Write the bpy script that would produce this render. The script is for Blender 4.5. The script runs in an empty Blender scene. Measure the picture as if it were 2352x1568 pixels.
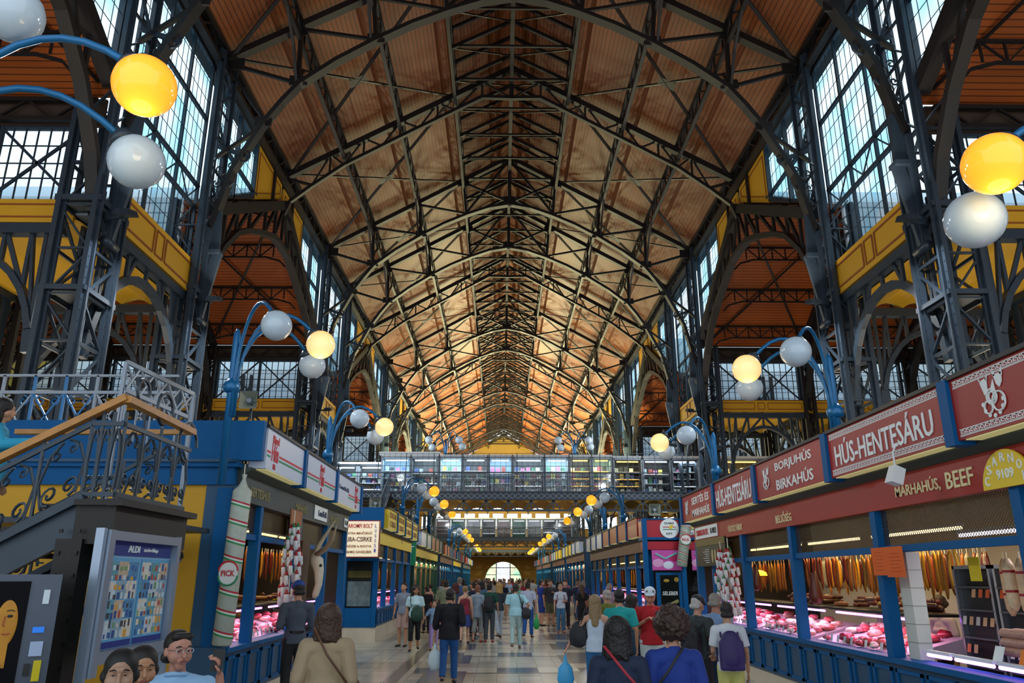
import bpy, math, random
from mathutils import Vector, Matrix
R = math.radians
random.seed(7)
S = bpy.context.scene
COL = S.collection

# ------------------------------------------------------------------ camera
cam_d = bpy.data.cameras.new('camera')
cam = bpy.data.objects.new('camera', cam_d)
COL.objects.link(cam)
cam_d.sensor_width = 36.0
cam_d.lens = 36.0 * 1764 / 2352
cam_d.clip_end = 600
cam.location = (-0.35, 0.0, 1.82)
cam.rotation_euler = (R(90 + 17.05), 0, -R(0.807))
S.camera = cam

# ------------------------------------------------------------------ world, exposure
S.view_settings.view_transform = 'Standard'
S.view_settings.look = 'None'
S.view_settings.gamma = 1.0
S.view_settings.use_curve_mapping = False
S.view_settings.exposure = -0.12
world = bpy.data.worlds.new('sky')
S.world = world
world.use_nodes = True
wn = world.node_tree.nodes
wl = world.node_tree.links
bg = wn['Background']
tc = wn.new('ShaderNodeTexCoord')
sx = wn.new('ShaderNodeSeparateXYZ')
ramp = wn.new('ShaderNodeValToRGB')
ramp.color_ramp.elements[0].position = 0.0
ramp.color_ramp.elements[0].color = (0.80, 0.86, 0.95, 1)
ramp.color_ramp.elements[1].position = 0.7
ramp.color_ramp.elements[1].color = (0.66, 0.88, 1.0, 1)
e = ramp.color_ramp.elements.new(0.30)
e.color = (0.80, 0.92, 1.0, 1)
wl.new(tc.outputs['Generated'], sx.inputs[0])
wl.new(sx.outputs['Z'], ramp.inputs[0])
wl.new(ramp.outputs[0], bg.inputs[0])
bg.inputs[1].default_value = 1.7
LIGHT_K = 1.0

# ------------------------------------------------------------------ materials
MATS = {}
def lin(h):
    if isinstance(h, str):
        c = [int(h[i:i + 2], 16) / 255 for i in (0, 2, 4)]
        return tuple(((x + .055) / 1.055) ** 2.4 if x > .04045 else x / 12.92 for x in c)
    return h
def mat(name, col, rough=.6, metal=0, emit=0, noise=0, nscale=8, bump=0, spec=None, alpha=None, trans=0, ecol=None):
    if name in MATS: return MATS[name]
    m = bpy.data.materials.new(name); m.use_nodes = True
    nt = m.node_tree; b = nt.nodes['Principled BSDF']
    c = lin(col)
    b.inputs['Base Color'].default_value = (*c, 1)
    b.inputs['Roughness'].default_value = rough
    b.inputs['Metallic'].default_value = metal
    if spec is not None: b.inputs['Specular IOR Level'].default_value = spec
    if trans: b.inputs['Transmission Weight'].default_value = trans
    if alpha is not None: b.inputs['Alpha'].default_value = alpha
    if emit:
        b.inputs['Emission Color'].default_value = (*lin(ecol or col), 1)
        b.inputs['Emission Strength'].default_value = emit
    if noise:
        t = nt.nodes.new('ShaderNodeTexCoord'); n = nt.nodes.new('ShaderNodeTexNoise')
        n.inputs['Scale'].default_value = nscale; n.inputs['Detail'].default_value = 3
        nt.links.new(t.outputs['Object'], n.inputs['Vector'])
        mx = nt.nodes.new('ShaderNodeMix'); mx.data_type = 'RGBA'
        mx.inputs['A'].default_value = (*[x * (1 - noise) for x in c], 1)
        mx.inputs['B'].default_value = (*[min(1, x * (1 + noise)) for x in c], 1)
        nt.links.new(n.outputs['Fac'], mx.inputs['Factor'])
        nt.links.new(mx.outputs['Result'], b.inputs['Base Color'])
        if bump:
            bp = nt.nodes.new('ShaderNodeBump'); bp.inputs['Strength'].default_value = bump; bp.inputs['Distance'].default_value = .02
            nt.links.new(n.outputs['Fac'], bp.inputs['Height']); nt.links.new(bp.outputs[0], b.inputs['Normal'])
    MATS[name] = m
    return m

class NT:
    """small helper for node trees"""
    def __init__(s, name):
        s.m = bpy.data.materials.new(name); s.m.use_nodes = True
        s.t = s.m.node_tree; s.b = s.t.nodes['Principled BSDF']; MATS[name] = s.m
        s.tc = s.t.nodes.new('ShaderNodeTexCoord')
    def n(s, typ, **k):
        o = s.t.nodes.new(typ)
        for a, v in k.items(): setattr(o, a, v)
        return o
    def l(s, a, b): s.t.links.new(a, b)
    def val(s, a, sock):
        if isinstance(a, (int, float)): sock.default_value = a
        elif isinstance(a, tuple): sock.default_value = a if len(a) == 4 else (*a, 1)
        else: s.l(a, sock)
    def math(s, op, a, b=0.0):
        o = s.n('ShaderNodeMath', operation=op); s.val(a, o.inputs[0]); s.val(b, o.inputs[1]); return o.outputs[0]
    def mix(s, f, a, b):
        o = s.n('ShaderNodeMix', data_type='RGBA'); s.val(f, o.inputs['Factor']); s.val(a, o.inputs['A']); s.val(b, o.inputs['B']); return o.outputs['Result']
    def xyz(s):
        o = s.n('ShaderNodeSeparateXYZ'); s.l(s.tc.outputs['Object'], o.inputs[0]); return o.outputs
    def stripe(s, x, period, width, off=0.0):
        """1 inside a line of the given width every period"""
        a = s.math('FRACT', s.math('DIVIDE', s.math('ADD', x, 1000 * period + off), period))
        return s.math('LESS_THAN', a, width / period)
    def noise(s, scale, detail=3, vec=None, stretch=None):
        o = s.n('ShaderNodeTexNoise'); o.inputs['Scale'].default_value = scale; o.inputs['Detail'].default_value = detail
        v = vec or s.tc.outputs['Object']
        if stretch:
            mp = s.n('ShaderNodeMapping'); mp.inputs['Scale'].default_value = stretch; s.l(v, mp.inputs[0]); v = mp.outputs[0]
        s.l(v, o.inputs['Vector']); return o.outputs['Fac']
    def rng(s, x, lo, hi, a=0.0, b=1.0):
        o = s.n('ShaderNodeMapRange'); s.val(x, o.inputs[0])
        for i, v in enumerate((lo, hi, a, b)): o.inputs[i + 1].default_value = v
        return o.outputs[0]

def planks(name, axis, c1, c2):
    k = NT(name); p = k.xyz()
    ax, other = (p['X'], p['Y']) if axis == 'X' else (p['Y'], p['X'])
    line = k.stripe(ax, .13, .024)
    idx = k.math('FLOOR', k.math('DIVIDE', ax, .13))
    wn_ = k.n('ShaderNodeTexWhiteNoise', noise_dimensions='1D'); k.l(idx, wn_.inputs['W'])
    base = k.mix(wn_.outputs['Value'], lin(c1), lin(c2))
    st = k.noise(.35, 4)
    base = k.mix(k.rng(st, .40, .68, 0, .45), base, lin('6a3a24'))
    col = k.mix(k.math('MULTIPLY', line, .75), base, lin('1c0c06'))
    k.l(col, k.b.inputs['Base Color'])
    k.b.inputs['Roughness'].default_value = .5; k.b.inputs['Specular IOR Level'].default_value = .35
    return k.m
M_PLANK = planks('varnished_planks', 'X', '7c4016', '884a20')
M_PLANK_T = planks('varnished_planks_aisle', 'Y', '9c4a12', 'a9551a')
M_ROOF = mat('pale_metal_roof', 'b9c2c9', .5, 0, noise=.1, nscale=1)
M_IRON = mat('dark_blue_grey_iron', '313d49', .42, .25, noise=.25, nscale=3, bump=.1)
M_IRON_R = mat('black_brown_roof_iron', '1d1918', .5, .2, noise=.2, nscale=2)
M_YEL = mat('mustard_paint', 'd09a14', .6, noise=.06, nscale=2)
M_YELV = mat('mustard_vault', 'c79a12', .65, noise=.1, nscale=1.5)
M_BROWNL = mat('brown_outline_paint', '8e4a14', .6)
M_BLUE = mat('blue_stall_paint', '005690', .55, spec=.2, noise=.08, nscale=4)
M_BLUED = mat('deep_blue_stall_paint', '07466a', .4, noise=.1, nscale=3)
M_LAMPB = mat('turquoise_blue_lamp_paint', '16679c', .3, .2)
M_WHITE = mat('white_plastic', 'e6eaee', .4)
M_WOODR = mat('handrail_oak', 'b27a38', .4, noise=.3, nscale=12)
M_GREYP = mat('grey_metal_paint', '8b95a1', .4, .3)
M_DARK = mat('near_black', '0c0d10', .5)
M_CHROME = mat('steel', 'b8c0c8', .25, .9)
M_CREAM = mat('cream_tiles', 'cfc3ad', .35, noise=.08, nscale=6)
M_REDS = mat('brick_red_sign', '9c1f10', .45)
M_LETW = mat('white_lettering', 'e9f0f2', .5)
M_LETY = mat('cream_lettering', 'e6d9a8', .5)

def glass(name, c1, c2, gl=.12):
    m = bpy.data.materials.new(name); m.use_nodes = True; nt = m.node_tree
    nt.nodes.remove(nt.nodes['Principled BSDF']); out = nt.nodes['Material Output']
    t = nt.nodes.new('ShaderNodeTexCoord'); mp = nt.nodes.new('ShaderNodeMapping'); mp.inputs['Scale'].default_value = (.6, .8, .8)
    n = nt.nodes.new('ShaderNodeTexNoise'); n.inputs['Scale'].default_value = .9; n.inputs['Detail'].default_value = 2
    nt.links.new(t.outputs['Object'], mp.inputs[0]); nt.links.new(mp.outputs[0], n.inputs['Vector'])
    rg = nt.nodes.new('ShaderNodeMapRange'); rg.inputs[1].default_value = .38; rg.inputs[2].default_value = .6
    nt.links.new(n.outputs['Fac'], rg.inputs[0])
    mx = nt.nodes.new('ShaderNodeMix'); mx.data_type = 'RGBA'
    mx.inputs['A'].default_value = (*lin(c1), 1); mx.inputs['B'].default_value = (*lin(c2), 1)
    nt.links.new(rg.outputs[0], mx.inputs['Factor'])
    tr = nt.nodes.new('ShaderNodeBsdfTransparent'); gg = nt.nodes.new('ShaderNodeBsdfGlossy'); gg.inputs['Roughness'].default_value = .05
    ms = nt.nodes.new('ShaderNodeMixShader'); ms.inputs[0].default_value = gl
    nt.links.new(mx.outputs['Result'], tr.inputs[0]); nt.links.new(tr.outputs[0], ms.inputs[1]); nt.links.new(gg.outputs[0], ms.inputs[2])
    nt.links.new(ms.outputs[0], out.inputs[0]); MATS[name] = m
    return m
M_GLASS = glass('tinted_window_glass', 'b4e2f2', 'ffffff', .04)
M_GLASSC = glass('clear_display_glass', 'dfe9ec', 'ffffff', .10)

# ------------------------------------------------------------------ mesh builder
WL = {}
def V(*a): return Vector(a)
class MB:
    def __init__(s): s.v = []; s.f = []
    def add(s, vs, fs):
        o = len(s.v); s.v += [tuple(x) for x in vs]; s.f += [tuple(i + o for i in f) for f in fs]; return s
    def box(s, x0, x1, y0, y1, z0, z1):
        return s.add([(x0, y0, z0), (x1, y0, z0), (x1, y1, z0), (x0, y1, z0), (x0, y0, z1), (x1, y0, z1), (x1, y1, z1), (x0, y1, z1)],
                     [(3, 2, 1, 0), (4, 5, 6, 7), (0, 1, 5, 4), (1, 2, 6, 5), (2, 3, 7, 6), (3, 0, 4, 7)])
    def beam(s, p, q, w, h=None, up=(0, 0, 1)):
        p = Vector(p); q = Vector(q); h = h or w; d = q - p
        if d.length < 1e-5: return s
        d.normalize(); up = Vector(up)
        if abs(d.dot(up)) > .98: up = Vector((0, 1, 0)) if abs(d.y) < .9 else Vector((1, 0, 0))
        a = d.cross(up).normalized() * (w / 2); b = a.cross(d).normalized() * (h / 2)
        return s.add([p - a - b, p + a - b, p + a + b, p - a + b, q - a - b, q + a - b, q + a + b, q - a + b],
                     [(3, 2, 1, 0), (4, 5, 6, 7), (0, 1, 5, 4), (1, 2, 6, 5), (2, 3, 7, 6), (3, 0, 4, 7)])
    def chain(s, pts, w, h=None, up=(0, 0, 1)):
        for a, b in zip(pts, pts[1:]): s.beam(a, b, w, h, up)
        return s
    def tube(s, pts, r, n=8, close=True):
        pts = [Vector(p) for p in pts]; rs = r if isinstance(r, (list, tuple)) else [r] * len(pts)
        vs = []; prev = None
        for i, p in enumerate(pts):
            d = (pts[min(i + 1, len(pts) - 1)] - pts[max(i - 1, 0)]).normalized()
            if prev is None:
                a = d.orthogonal().normalized()
            else:
                a = (prev - d * prev.dot(d))
                a = a.normalized() if a.length > 1e-6 else d.orthogonal().normalized()
            prev = a; b = d.cross(a)
            vs += [p + (a * math.cos(2 * math.pi * k / n) + b * math.sin(2 * math.pi * k / n)) * rs[i] for k in range(n)]
        fs = [(i * n + k, i * n + (k + 1) % n, (i + 1) * n + (k + 1) % n, (i + 1) * n + k) for i in range(len(pts) - 1) for k in range(n)]
        if close: fs += [tuple(range(n))[::-1], tuple((len(pts) - 1) * n + k for k in range(n))]
        return s.add(vs, fs)
    def ball(s, c, r, nu=16, nv=10, sc=(1, 1, 1), jit=0, rot=None):
        vs = []; c = Vector(c)
        for j in range(nv + 1):
            t = math.pi * j / nv
            for i in range(nu):
                p = 2 * math.pi * i / nu
                q = Vector((math.sin(t) * math.cos(p) * sc[0], math.sin(t) * math.sin(p) * sc[1], math.cos(t) * sc[2])) * r * (1 + (random.uniform(-jit, jit) if 0 < j < nv else 0))
                if rot: q = rot @ q
                vs.append(c + q)
        fs = [(j * nu + i, (j + 1) * nu + i, (j + 1) * nu + (i + 1) % nu, j * nu + (i + 1) % nu) for j in range(nv) for i in range(nu)]
        return s.add(vs, fs)
    def cap(s, p, q, r0, r1, n=10, sq=1.0, sqax=(0, 1, 0), flat=0):
        """tapered capsule; squashed along sqax by sq"""
        p = Vector(p); q = Vector(q); d = q - p; L = d.length
        d = d.normalized() if L > 1e-6 else Vector((0, 0, 1))
        ax = Vector(sqax); a = d.orthogonal().normalized(); b = d.cross(a)
        vs = []; m = 4; rings = []
        for k in range(m + 1):
            t = -math.pi / 2 + math.pi / 2 * k / m
            rings.append((p + d * r0 * math.sin(t) * (.04 if flat & 1 else 1), r0 * (math.cos(t) if not flat & 1 else .8 + .2 * math.cos(t))))
        for k in range(m + 1):
            t = math.pi / 2 * k / m
            rings.append((q + d * r1 * math.sin(t) * (.04 if flat & 2 else 1), r1 * (math.cos(t) if not flat & 2 else .8 + .2 * math.cos(t))))
        for c, r in rings:
            for k in range(n):
                o = (a * math.cos(2 * math.pi * k / n) + b * math.sin(2 * math.pi * k / n)) * max(r, 1e-4)
                if sq != 1: o = o - ax * o.dot(ax) * (1 - sq)
                vs.append(c + o)
        fs = [(i * n + k, i * n + (k + 1) % n, (i + 1) * n + (k + 1) % n, (i + 1) * n + k) for i in range(len(rings) - 1) for k in range(n)]
        fs += [tuple(range(n))[::-1], tuple((len(rings) - 1) * n + k for k in range(n))]
        return s.add(vs, fs)
    def lathe(s, prof, c=(0, 0, 0), n=16):
        vs = [(c[0] + r * math.cos(2 * math.pi * k / n), c[1] + r * math.sin(2 * math.pi * k / n), c[2] + z) for r, z in prof for k in range(n)]
        fs = [(i * n + k, i * n + (k + 1) % n, (i + 1) * n + (k + 1) % n, (i + 1) * n + k) for i in range(len(prof) - 1) for k in range(n)]
        fs += [tuple(range(n))[::-1], tuple((len(prof) - 1) * n + k for k in range(n))]
        return s.add(vs, fs)
    def prism(s, pts, d):
        """polygon of 3D points pushed along d"""
        d = Vector(d); n = len(pts); pts = [Vector(p) for p in pts]
        return s.add(pts + [p + d for p in pts], [tuple(range(n))[::-1], tuple(range(n, 2 * n))] + [(i, (i + 1) % n, (i + 1) % n + n, i + n) for i in range(n)])
    def quad(s, a, b, c, d): return s.add([a, b, c, d], [(0, 1, 2, 3)])
    def spiral(s, c, r, u, w, t0=0, turns=1.4, th=.02, sgn=1, n=16, end=.2):
        """flat scroll in the plane of the unit vectors u, w"""
        c = Vector(c); u = Vector(u); w = Vector(w)
        pts = []
        for k in range(n + 1):
            f = k / n; a = t0 + sgn * f * turns * 2 * math.pi; rr = r * (1 - (1 - end) * f)
            pts.append(c + u * math.cos(a) * rr + w * math.sin(a) * rr)
        return s.tube(pts, th, 4)
    def build(s, name, m, parent=None, smooth=False, thick=0):
        o3 = Vector((0, 0, 0)) if parent is None else WL.get(parent.name, Vector((0, 0, 0)))
        me = bpy.data.meshes.new(name)
        me.from_pydata([(x - o3.x, y - o3.y, z - o3.z) for x, y, z in s.v], [], s.f); me.update()
        if smooth: me.polygons.foreach_set('use_smooth', [True] * len(me.polygons))
        me.materials.append(m)
        ob = bpy.data.objects.new(name, me); COL.objects.link(ob)
        if parent is not None: ob.parent = parent; WL[ob.name] = o3
        return ob

def thing(name, label, cat, loc=(0, 0, 0), group=None):
    o = bpy.data.objects.new(name, None); COL.objects.link(o); o.empty_display_size = .1
    o.location = loc; WL[o.name] = Vector(loc)
    o['label'] = label; o['category'] = cat
    if group: o['group'] = group
    return o
def tag(o, label, cat, group=None):
    o['label'] = label; o['category'] = cat
    if group: o['group'] = group
    return o
def center(o):
    """move the origin of a single-mesh thing to its base centre"""
    me = o.data; xs = [v.co for v in me.vertices]
    if not xs: return o
    c = Vector(((min(p.x for p in xs) + max(p.x for p in xs)) / 2, (min(p.y for p in xs) + max(p.y for p in xs)) / 2, min(p.z for p in xs)))
    for v in me.vertices: v.co -= c
    o.location = c; WL[o.name] = c
    return o
def struct(o):
    o['kind'] = 'structure'; return o
def sroot(name, loc=(0, 0, 0)):
    o = bpy.data.objects.new(name, None); COL.objects.link(o); o.location = loc; WL[o.name] = Vector(loc); o['kind'] = 'structure'; return o
KIDS = {}
def copy_tree(o, delta=(0, 0, 0), label=None, group=None, loc=None, mirror=False, rz=None):
    c = o.copy(); COL.objects.link(c)
    c.location = Vector(loc) if loc is not None else o.location + Vector(delta)
    if mirror: c.scale.x = -o.scale.x
    if rz is not None: c.rotation_euler[2] = rz
    if label: c['label'] = label
    if group: c['group'] = group
    WL[c.name] = Vector(c.location)
    for ch in list(o.children):
        d = ch.copy(); COL.objects.link(d); d.parent = c
        for g in list(ch.children):
            h = g.copy(); COL.objects.link(h); h.parent = d
    return c
FONT_DIR = {'R': ((0, -1, 0), (-1, 0, 0)), 'L': ((0, 1, 0), (1, 0, 0)), 'C': ((1, 0, 0), (0, -1, 0))}
def text(body, side, center_, width, height, m, parent=None, name='lettering', depth=.004, bold=.012, shear=0):
    """flat lettering fitted into width x height, facing the aisle (R, L) or the camera (C)"""
    cu = bpy.data.curves.new(name, 'FONT'); cu.body = body; cu.align_x = 'CENTER'; cu.align_y = 'CENTER'
    cu.extrude = depth; cu.offset = bold; cu.resolution_u = 2; cu.space_line = .95; cu.shear = shear
    cu.materials.append(m)
    ob = bpy.data.objects.new(name, cu); COL.objects.link(ob)
    bpy.context.view_layer.update()
    dx, dy = max(ob.dimensions.x, .01), max(ob.dimensions.y, .01)
    bb = [Vector(c) for c in ob.bound_box]
    cx = (min(b.x for b in bb) + max(b.x for b in bb)) / 2; cy = (min(b.y for b in bb) + max(b.y for b in bb)) / 2
    sx_, sy_ = width / dx, height / dy
    X, N = (Vector(a) for a in FONT_DIR[side]); Yv = Vector((0, 0, 1))
    mtx = Matrix((( *X, 0), (*Yv, 0), (*N, 0), (0, 0, 0, 1))).transposed()
    pos = Vector(center_) - X * cx * sx_ - Yv * cy * sy_
    base = WL.get(parent.name, Vector((0, 0, 0))) if parent is not None else Vector((0, 0, 0))
    mtx.translation = pos - base
    ob.matrix_basis = mtx @ Matrix.Diagonal((sx_, sy_, 1, 1))
    bpy.context.view_layer.update()
    me = bpy.data.meshes.new_from_object(ob.evaluated_get(bpy.context.evaluated_depsgraph_get()))
    mo = bpy.data.objects.new(name, me); COL.objects.link(mo); mo.matrix_basis = ob.matrix_basis.copy()
    if not me.materials: me.materials.append(m)
    bpy.data.objects.remove(ob); bpy.data.curves.remove(cu)
    if parent is not None: mo.parent = parent
    return mo
ORD = 'first second third fourth fifth sixth seventh eighth ninth tenth eleventh twelfth thirteenth fourteenth fifteenth sixteenth seventeenth eighteenth nineteenth twentieth'.split()
SIDE = {1: 'right', -1: 'left'}
# ================================================================== the hall: setting
END = 110.4
PIERS = [14.5, 19.4, 33.1, 38.1, 52.2, 57.6, 71.5, 76.6, 90.8, 95.9]
FULL = list(zip(PIERS[::2], PIERS[1::2]))
TRANS = [(0.4, 14.5)] + list(zip(PIERS[1::2], PIERS[2::2] + [110.4]))
XW = 8.6; XO = 24.0
RZ = lambda x: 21.35 - .575 * abs(x)          # top chord of the nave roof
CZ = lambda x: RZ(x) + .30                      # plank ceiling

# floor
k = NT('hall_floor_tiles'); p = k.xyz(); X, Y = p['X'], p['Y']
c = lin('b9b7ab')
blue, grey, cream = lin('4f6276'), lin('76796f'), lin('c6c3b4')
tx = k.math('FLOOR', k.math('DIVIDE', X, .42)); ty = k.math('FLOOR', k.math('DIVIDE', Y, .42))
cv = k.n('ShaderNodeCombineXYZ'); k.l(tx, cv.inputs[0]); k.l(ty, cv.inputs[1])
wn_ = k.n('ShaderNodeTexWhiteNoise', noise_dimensions='2D'); k.l(cv.outputs[0], wn_.inputs['Vector'])
col = k.mix(wn_.outputs['Value'], lin('a9a79b'), lin('bdbbad'))
inmid = k.math('LESS_THAN', k.math('ABSOLUTE', X), 2.1)
line = k.math('LESS_THAN', k.math('ABSOLUTE', k.math('SUBTRACT', k.math('ABSOLUTE', X), 2.35)), .13)
col = k.mix(line, col, grey)
band = k.stripe(Y, 3.36, .84, .2)
chk = k.math('LESS_THAN', k.math('FRACT', k.math('ADD', k.math('DIVIDE', X, 1.68), 10.25)), .5)
bcol = k.mix(chk, cream, blue)
col = k.mix(k.math('MULTIPLY', band, inmid), col, bcol)
band2 = k.stripe(Y, 3.36, .21, .42)
col = k.mix(k.math('MULTIPLY', band2, inmid), col, grey)
chk2 = k.math('LESS_THAN', k.math('ABSOLUTE', k.math('SUBTRACT', k.math('ABSOLUTE', X), 1.45)), .42)
band3 = k.stripe(Y, 3.36, 1.9, 1.9)
col = k.mix(k.math('MULTIPLY', chk2, band3), col, k.mix(k.stripe(X, .84, .42), blue, grey))
gr = k.math('MAXIMUM', k.stripe(X, .42, .012), k.stripe(Y, .84, .012))
col = k.mix(k.math('MULTIPLY', gr, .6), col, lin('4c4a44'))
k.l(col, k.b.inputs['Base Color']); k.b.inputs['Roughness'].default_value = .22
M_FLOOR = k.m
struct(MB().box(-XO, XO, -6, END + 12, -.2, 0).build('floor', M_FLOOR))

# nave ceiling with the raised ridge strip
def slab(a, b, y0, y1, zf, th, nm, m):
    mb = MB(); mb.prism([(a, y0, zf(a)), (b, y0, zf(b)), (b, y0, zf(b) + th), (a, y0, zf(a) + th)], (0, y1 - y0, 0)); return mb
for s in (1, -1):
    for nm, m, zo, th in (('ceiling', M_PLANK, 0, .1), ('roof', M_ROOF, .12, .08)):
        mb = slab(s * 2.25, s * 9.1, -3, END + .5, lambda x: CZ(x) + zo, th, nm, m)
        struct(mb.build(nm, m))
    mb = slab(0, s * 2.6, -3, END + .5, lambda x: CZ(x) + .75, .1, 'ceiling', M_PLANK); struct(mb.build('ceiling', M_PLANK))
    # low upright side of the ridge strip
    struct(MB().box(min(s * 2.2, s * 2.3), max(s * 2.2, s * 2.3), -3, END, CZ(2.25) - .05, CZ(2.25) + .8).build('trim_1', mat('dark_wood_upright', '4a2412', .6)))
struct(MB().box(-9.2, 9.2, -3.2, -3.0, 15.9, 22.5).build('wall_back', M_PLANK))

# transverse aisle ceilings and their outer roofs, both sides
for (a, b) in TRANS:
    mid = (a + b) / 2
    for s in (1, -1):
        for y0, y1, z0, z1 in ((a, mid, 11.75, 15.75), (mid, b, 15.75, 11.75)):
            x0, x1 = s * 8.75, s * XO
            mb = MB().prism([(x0, y0, z0), (x0, y1, z1), (x0, y1, z1 + .08), (x0, y0, z0 + .08)], (x1 - x0, 0, 0))
            struct(mb.build('ceiling', M_PLANK_T))
            mb = MB().prism([(x0, y0, z0 + .1), (x0, y1, z1 + .1), (x0, y1, z1 + .16), (x0, y0, z0 + .16)], (x1 - x0, 0, 0))
            struct(mb.build('roof', M_ROOF))
# flat yellow jack-arch ceilings over the narrow strips
for (a, b) in FULL:
    for s in (1, -1):
        mb = MB(); n = 20; w = (XO - 8.9) / n
        for i in range(n):
            x0 = 8.9 + i * w; m_ = 6
            for j in range(m_):
                u0, u1 = j / m_, (j + 1) / m_
                z0, z1 = 8.72 + .17 * math.sin(math.pi * u0), 8.72 + .17 * math.sin(math.pi * u1)
                xa, xb = s * (x0 + w * u0), s * (x0 + w * u1)
                mb.quad((xa, a, z0), (xb, a, z1), (xb, b, z1), (xa, b, z0))
        o = struct(mb.build('ceiling', M_YELV, smooth=True))
        struct(MB().box(min(s * 8.9, s * XO), max(s * 8.9, s * XO), a, b, 8.95, 9.05).build('roof', M_ROOF))
# outer side walls, with pale openings left by tall windows
M_OUT = mat('dim_plaster', 'a2801f', .8, noise=.1, nscale=.5)
for s in (1, -1):
    nm = 'wall_right' if s > 0 else 'wall_left'
    mb = MB()
    mb.box(min(s * XO, s * (XO + .3)), max(s * XO, s * (XO + .3)), -6, END, 0, 5.2)
    mb.box(min(s * XO, s * (XO + .3)), max(s * XO, s * (XO + .3)), -6, END, 8.0, 16)
    y = -6
    while y < END:
        mb.box(min(s * XO, s * (XO + .3)), max(s * XO, s * (XO + .3)), y, y + 2.2, 5.2, 8.0); y += 4.6
    struct(mb.build(nm, M_OUT))

# ------------------------------------------------------------------ far end wall with the arched doorway
M_ENDW = mat('ochre_end_wall', '8a6a2a', .75, noise=.15, nscale=.4)
mb = MB(); rad = 2.5; zc = 1.35
pts = [(-rad, END, 0), (-rad, END, zc)] + [(-rad * math.cos(t * math.pi / 16), END, zc + rad * math.sin(t * math.pi / 16)) for t in range(1, 16)] + [(rad, END, zc), (rad, END, 0)]
# wall round the arch: strips
for i in range(len(pts) - 1):
    p0, p1 = pts[i], pts[i + 1]
    if abs(p1[0] - p0[0]) > 1e-6:
        mb.prism([(p0[0], END, p0[2]), (p1[0], END, p1[2]), (p1[0], END, 8.3), (p0[0], END, 8.3)], (0, .5, 0))
mb.box(-XO, -rad, END, END + .5, 0, 8.3); mb.box(rad, XO, END, END + .5, 0, 8.3)
for i in range(-12, 12):
    mb.box(i * 2, i * 2 + .5, END, END + .5, 8.3, 10.4)
mb.box(-XO, -7, END, END + .5, 10.4, 16); mb.box(7, XO, END, END + .5, 10.4, 16); mb.box(-7, 7, END, END + .5, 10.4, 10.9); mb.box(-7, 7, END, END + .5, 15.3, 16); mb.prism([(-9, END, 16), (9, END, 16), (0, END, 21.8)], (0, .5, 0))
struct(mb.build('wall_far_end', M_ENDW))
wnd = sroot('window_0', (0, END + .2, 10.9)); mb = MB()  # window hidden behind the bridge, added to light the far ceiling
for i in range(15): mb.beam((-7 + i, END + .2, 10.9), (-7 + i, END + .2, 15.3), .06, .06)
for i in range(5): mb.beam((-7, END + .2, 10.9 + i * 1.1), (7, END + .2, 10.9 + i * 1.1), .06, .06)
mb.build('window_frame', M_IRON, wnd)
d1 = sroot('door_1', (0, END + .1, 0))
mb = MB()
for x in (-.95, .95): mb.box(x - .06, x + .06, END + .05, END + .15, 0, 3.65)
mb.box(-2.5, 2.5, END + .05, END + .15, 3.0, 3.1); mb.box(-2.5, -.95, END + .05, END + .15, 2.1, 2.18); mb.box(.95, 2.5, END + .05, END + .15, 2.1, 2.18)
for i in range(9):
    a = math.pi * i / 8; mb.beam((-.3 * math.cos(a), END + .1, 1.9 + .3 * math.sin(a)), (-2.45 * math.cos(a), END + .1, max(3.1, zc + 2.45 * math.sin(a))), .035) if 0 < i < 8 else None
mb.build('door_frame', M_IRON, d1)
MB().quad((-2.5, END + .12, 0), (-1, END + .12, 0), (-1, END + .12, 3.9), (-2.5, END + .12, 3.9)).build('pane', glass('green_door_glass', '9fd6b0', 'fff4c0', .03), d1)
MB().quad((1, END + .12, 0), (2.5, END + .12, 0), (2.5, END + .12, 3.9), (1, END + .12, 3.9)).build('pane', MATS['green_door_glass'], d1)
# ground outside the door
struct(MB().box(-30, 30, END + 12, END + 60, -.2, 0).build('floor_outside', mat('bright_pavement', 'e8e4da', .8)))

# ------------------------------------------------------------------ clerestory windows along the nave
def yz(mb, y0, z0, y1, z1, x, w, d=.08): mb.beam((x, y0, z0), (x, y1, z1), w, d, up=(1, 0, 0))
WN = 0
def clerestory(a, b, s):
    global WN
    WN += 1
    x = s * (XW + .1); ya, yb = a + .4, b - .4; z0, z1 = 9.9, 15.9
    r = sroot('window_%d' % WN, (x, (a + b) / 2, z0))
    fr = MB()
    for z in (z0, 11.4, 12.06, 14.15, z1): yz(fr, ya, z, yb, z, x, .09, .09)
    n = 3; w = (yb - ya) / n
    for i in range(n + 1): yz(fr, ya + i * w, z0, ya + i * w, z1, x, .075, .08)
    for i in range(n):
        for j in range(2):
            u = ya + i * w + j * w / 2
            yz(fr, u, 11.4 if j else 12.06, u + w / 2, 12.06 if j else 11.4, x - s * .06, .035, .03)
    fr.build('window_frame', M_IRON, r)
    mu = MB()
    for i in range(n):
        for j in range(1, 5): yz(mu, ya + i * w + j * w / 5, z0, ya + i * w + j * w / 5, z1, x, .013, .013)
    for z in (10.4, 10.9, 12.6, 13.1, 13.65, 14.7, 15.3): yz(mu, ya, z, yb, z, x, .013, .013)
    mu.build('glazing_bars', M_IRON, r)
    MB().quad((x, ya, z0), (x, yb, z0), (x, yb, z1), (x, ya, z1)).build('glass_pane', M_GLASS, r)
def slz(y, a, b): return 15.35 - abs(y - (a + b) / 2) * .525
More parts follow.
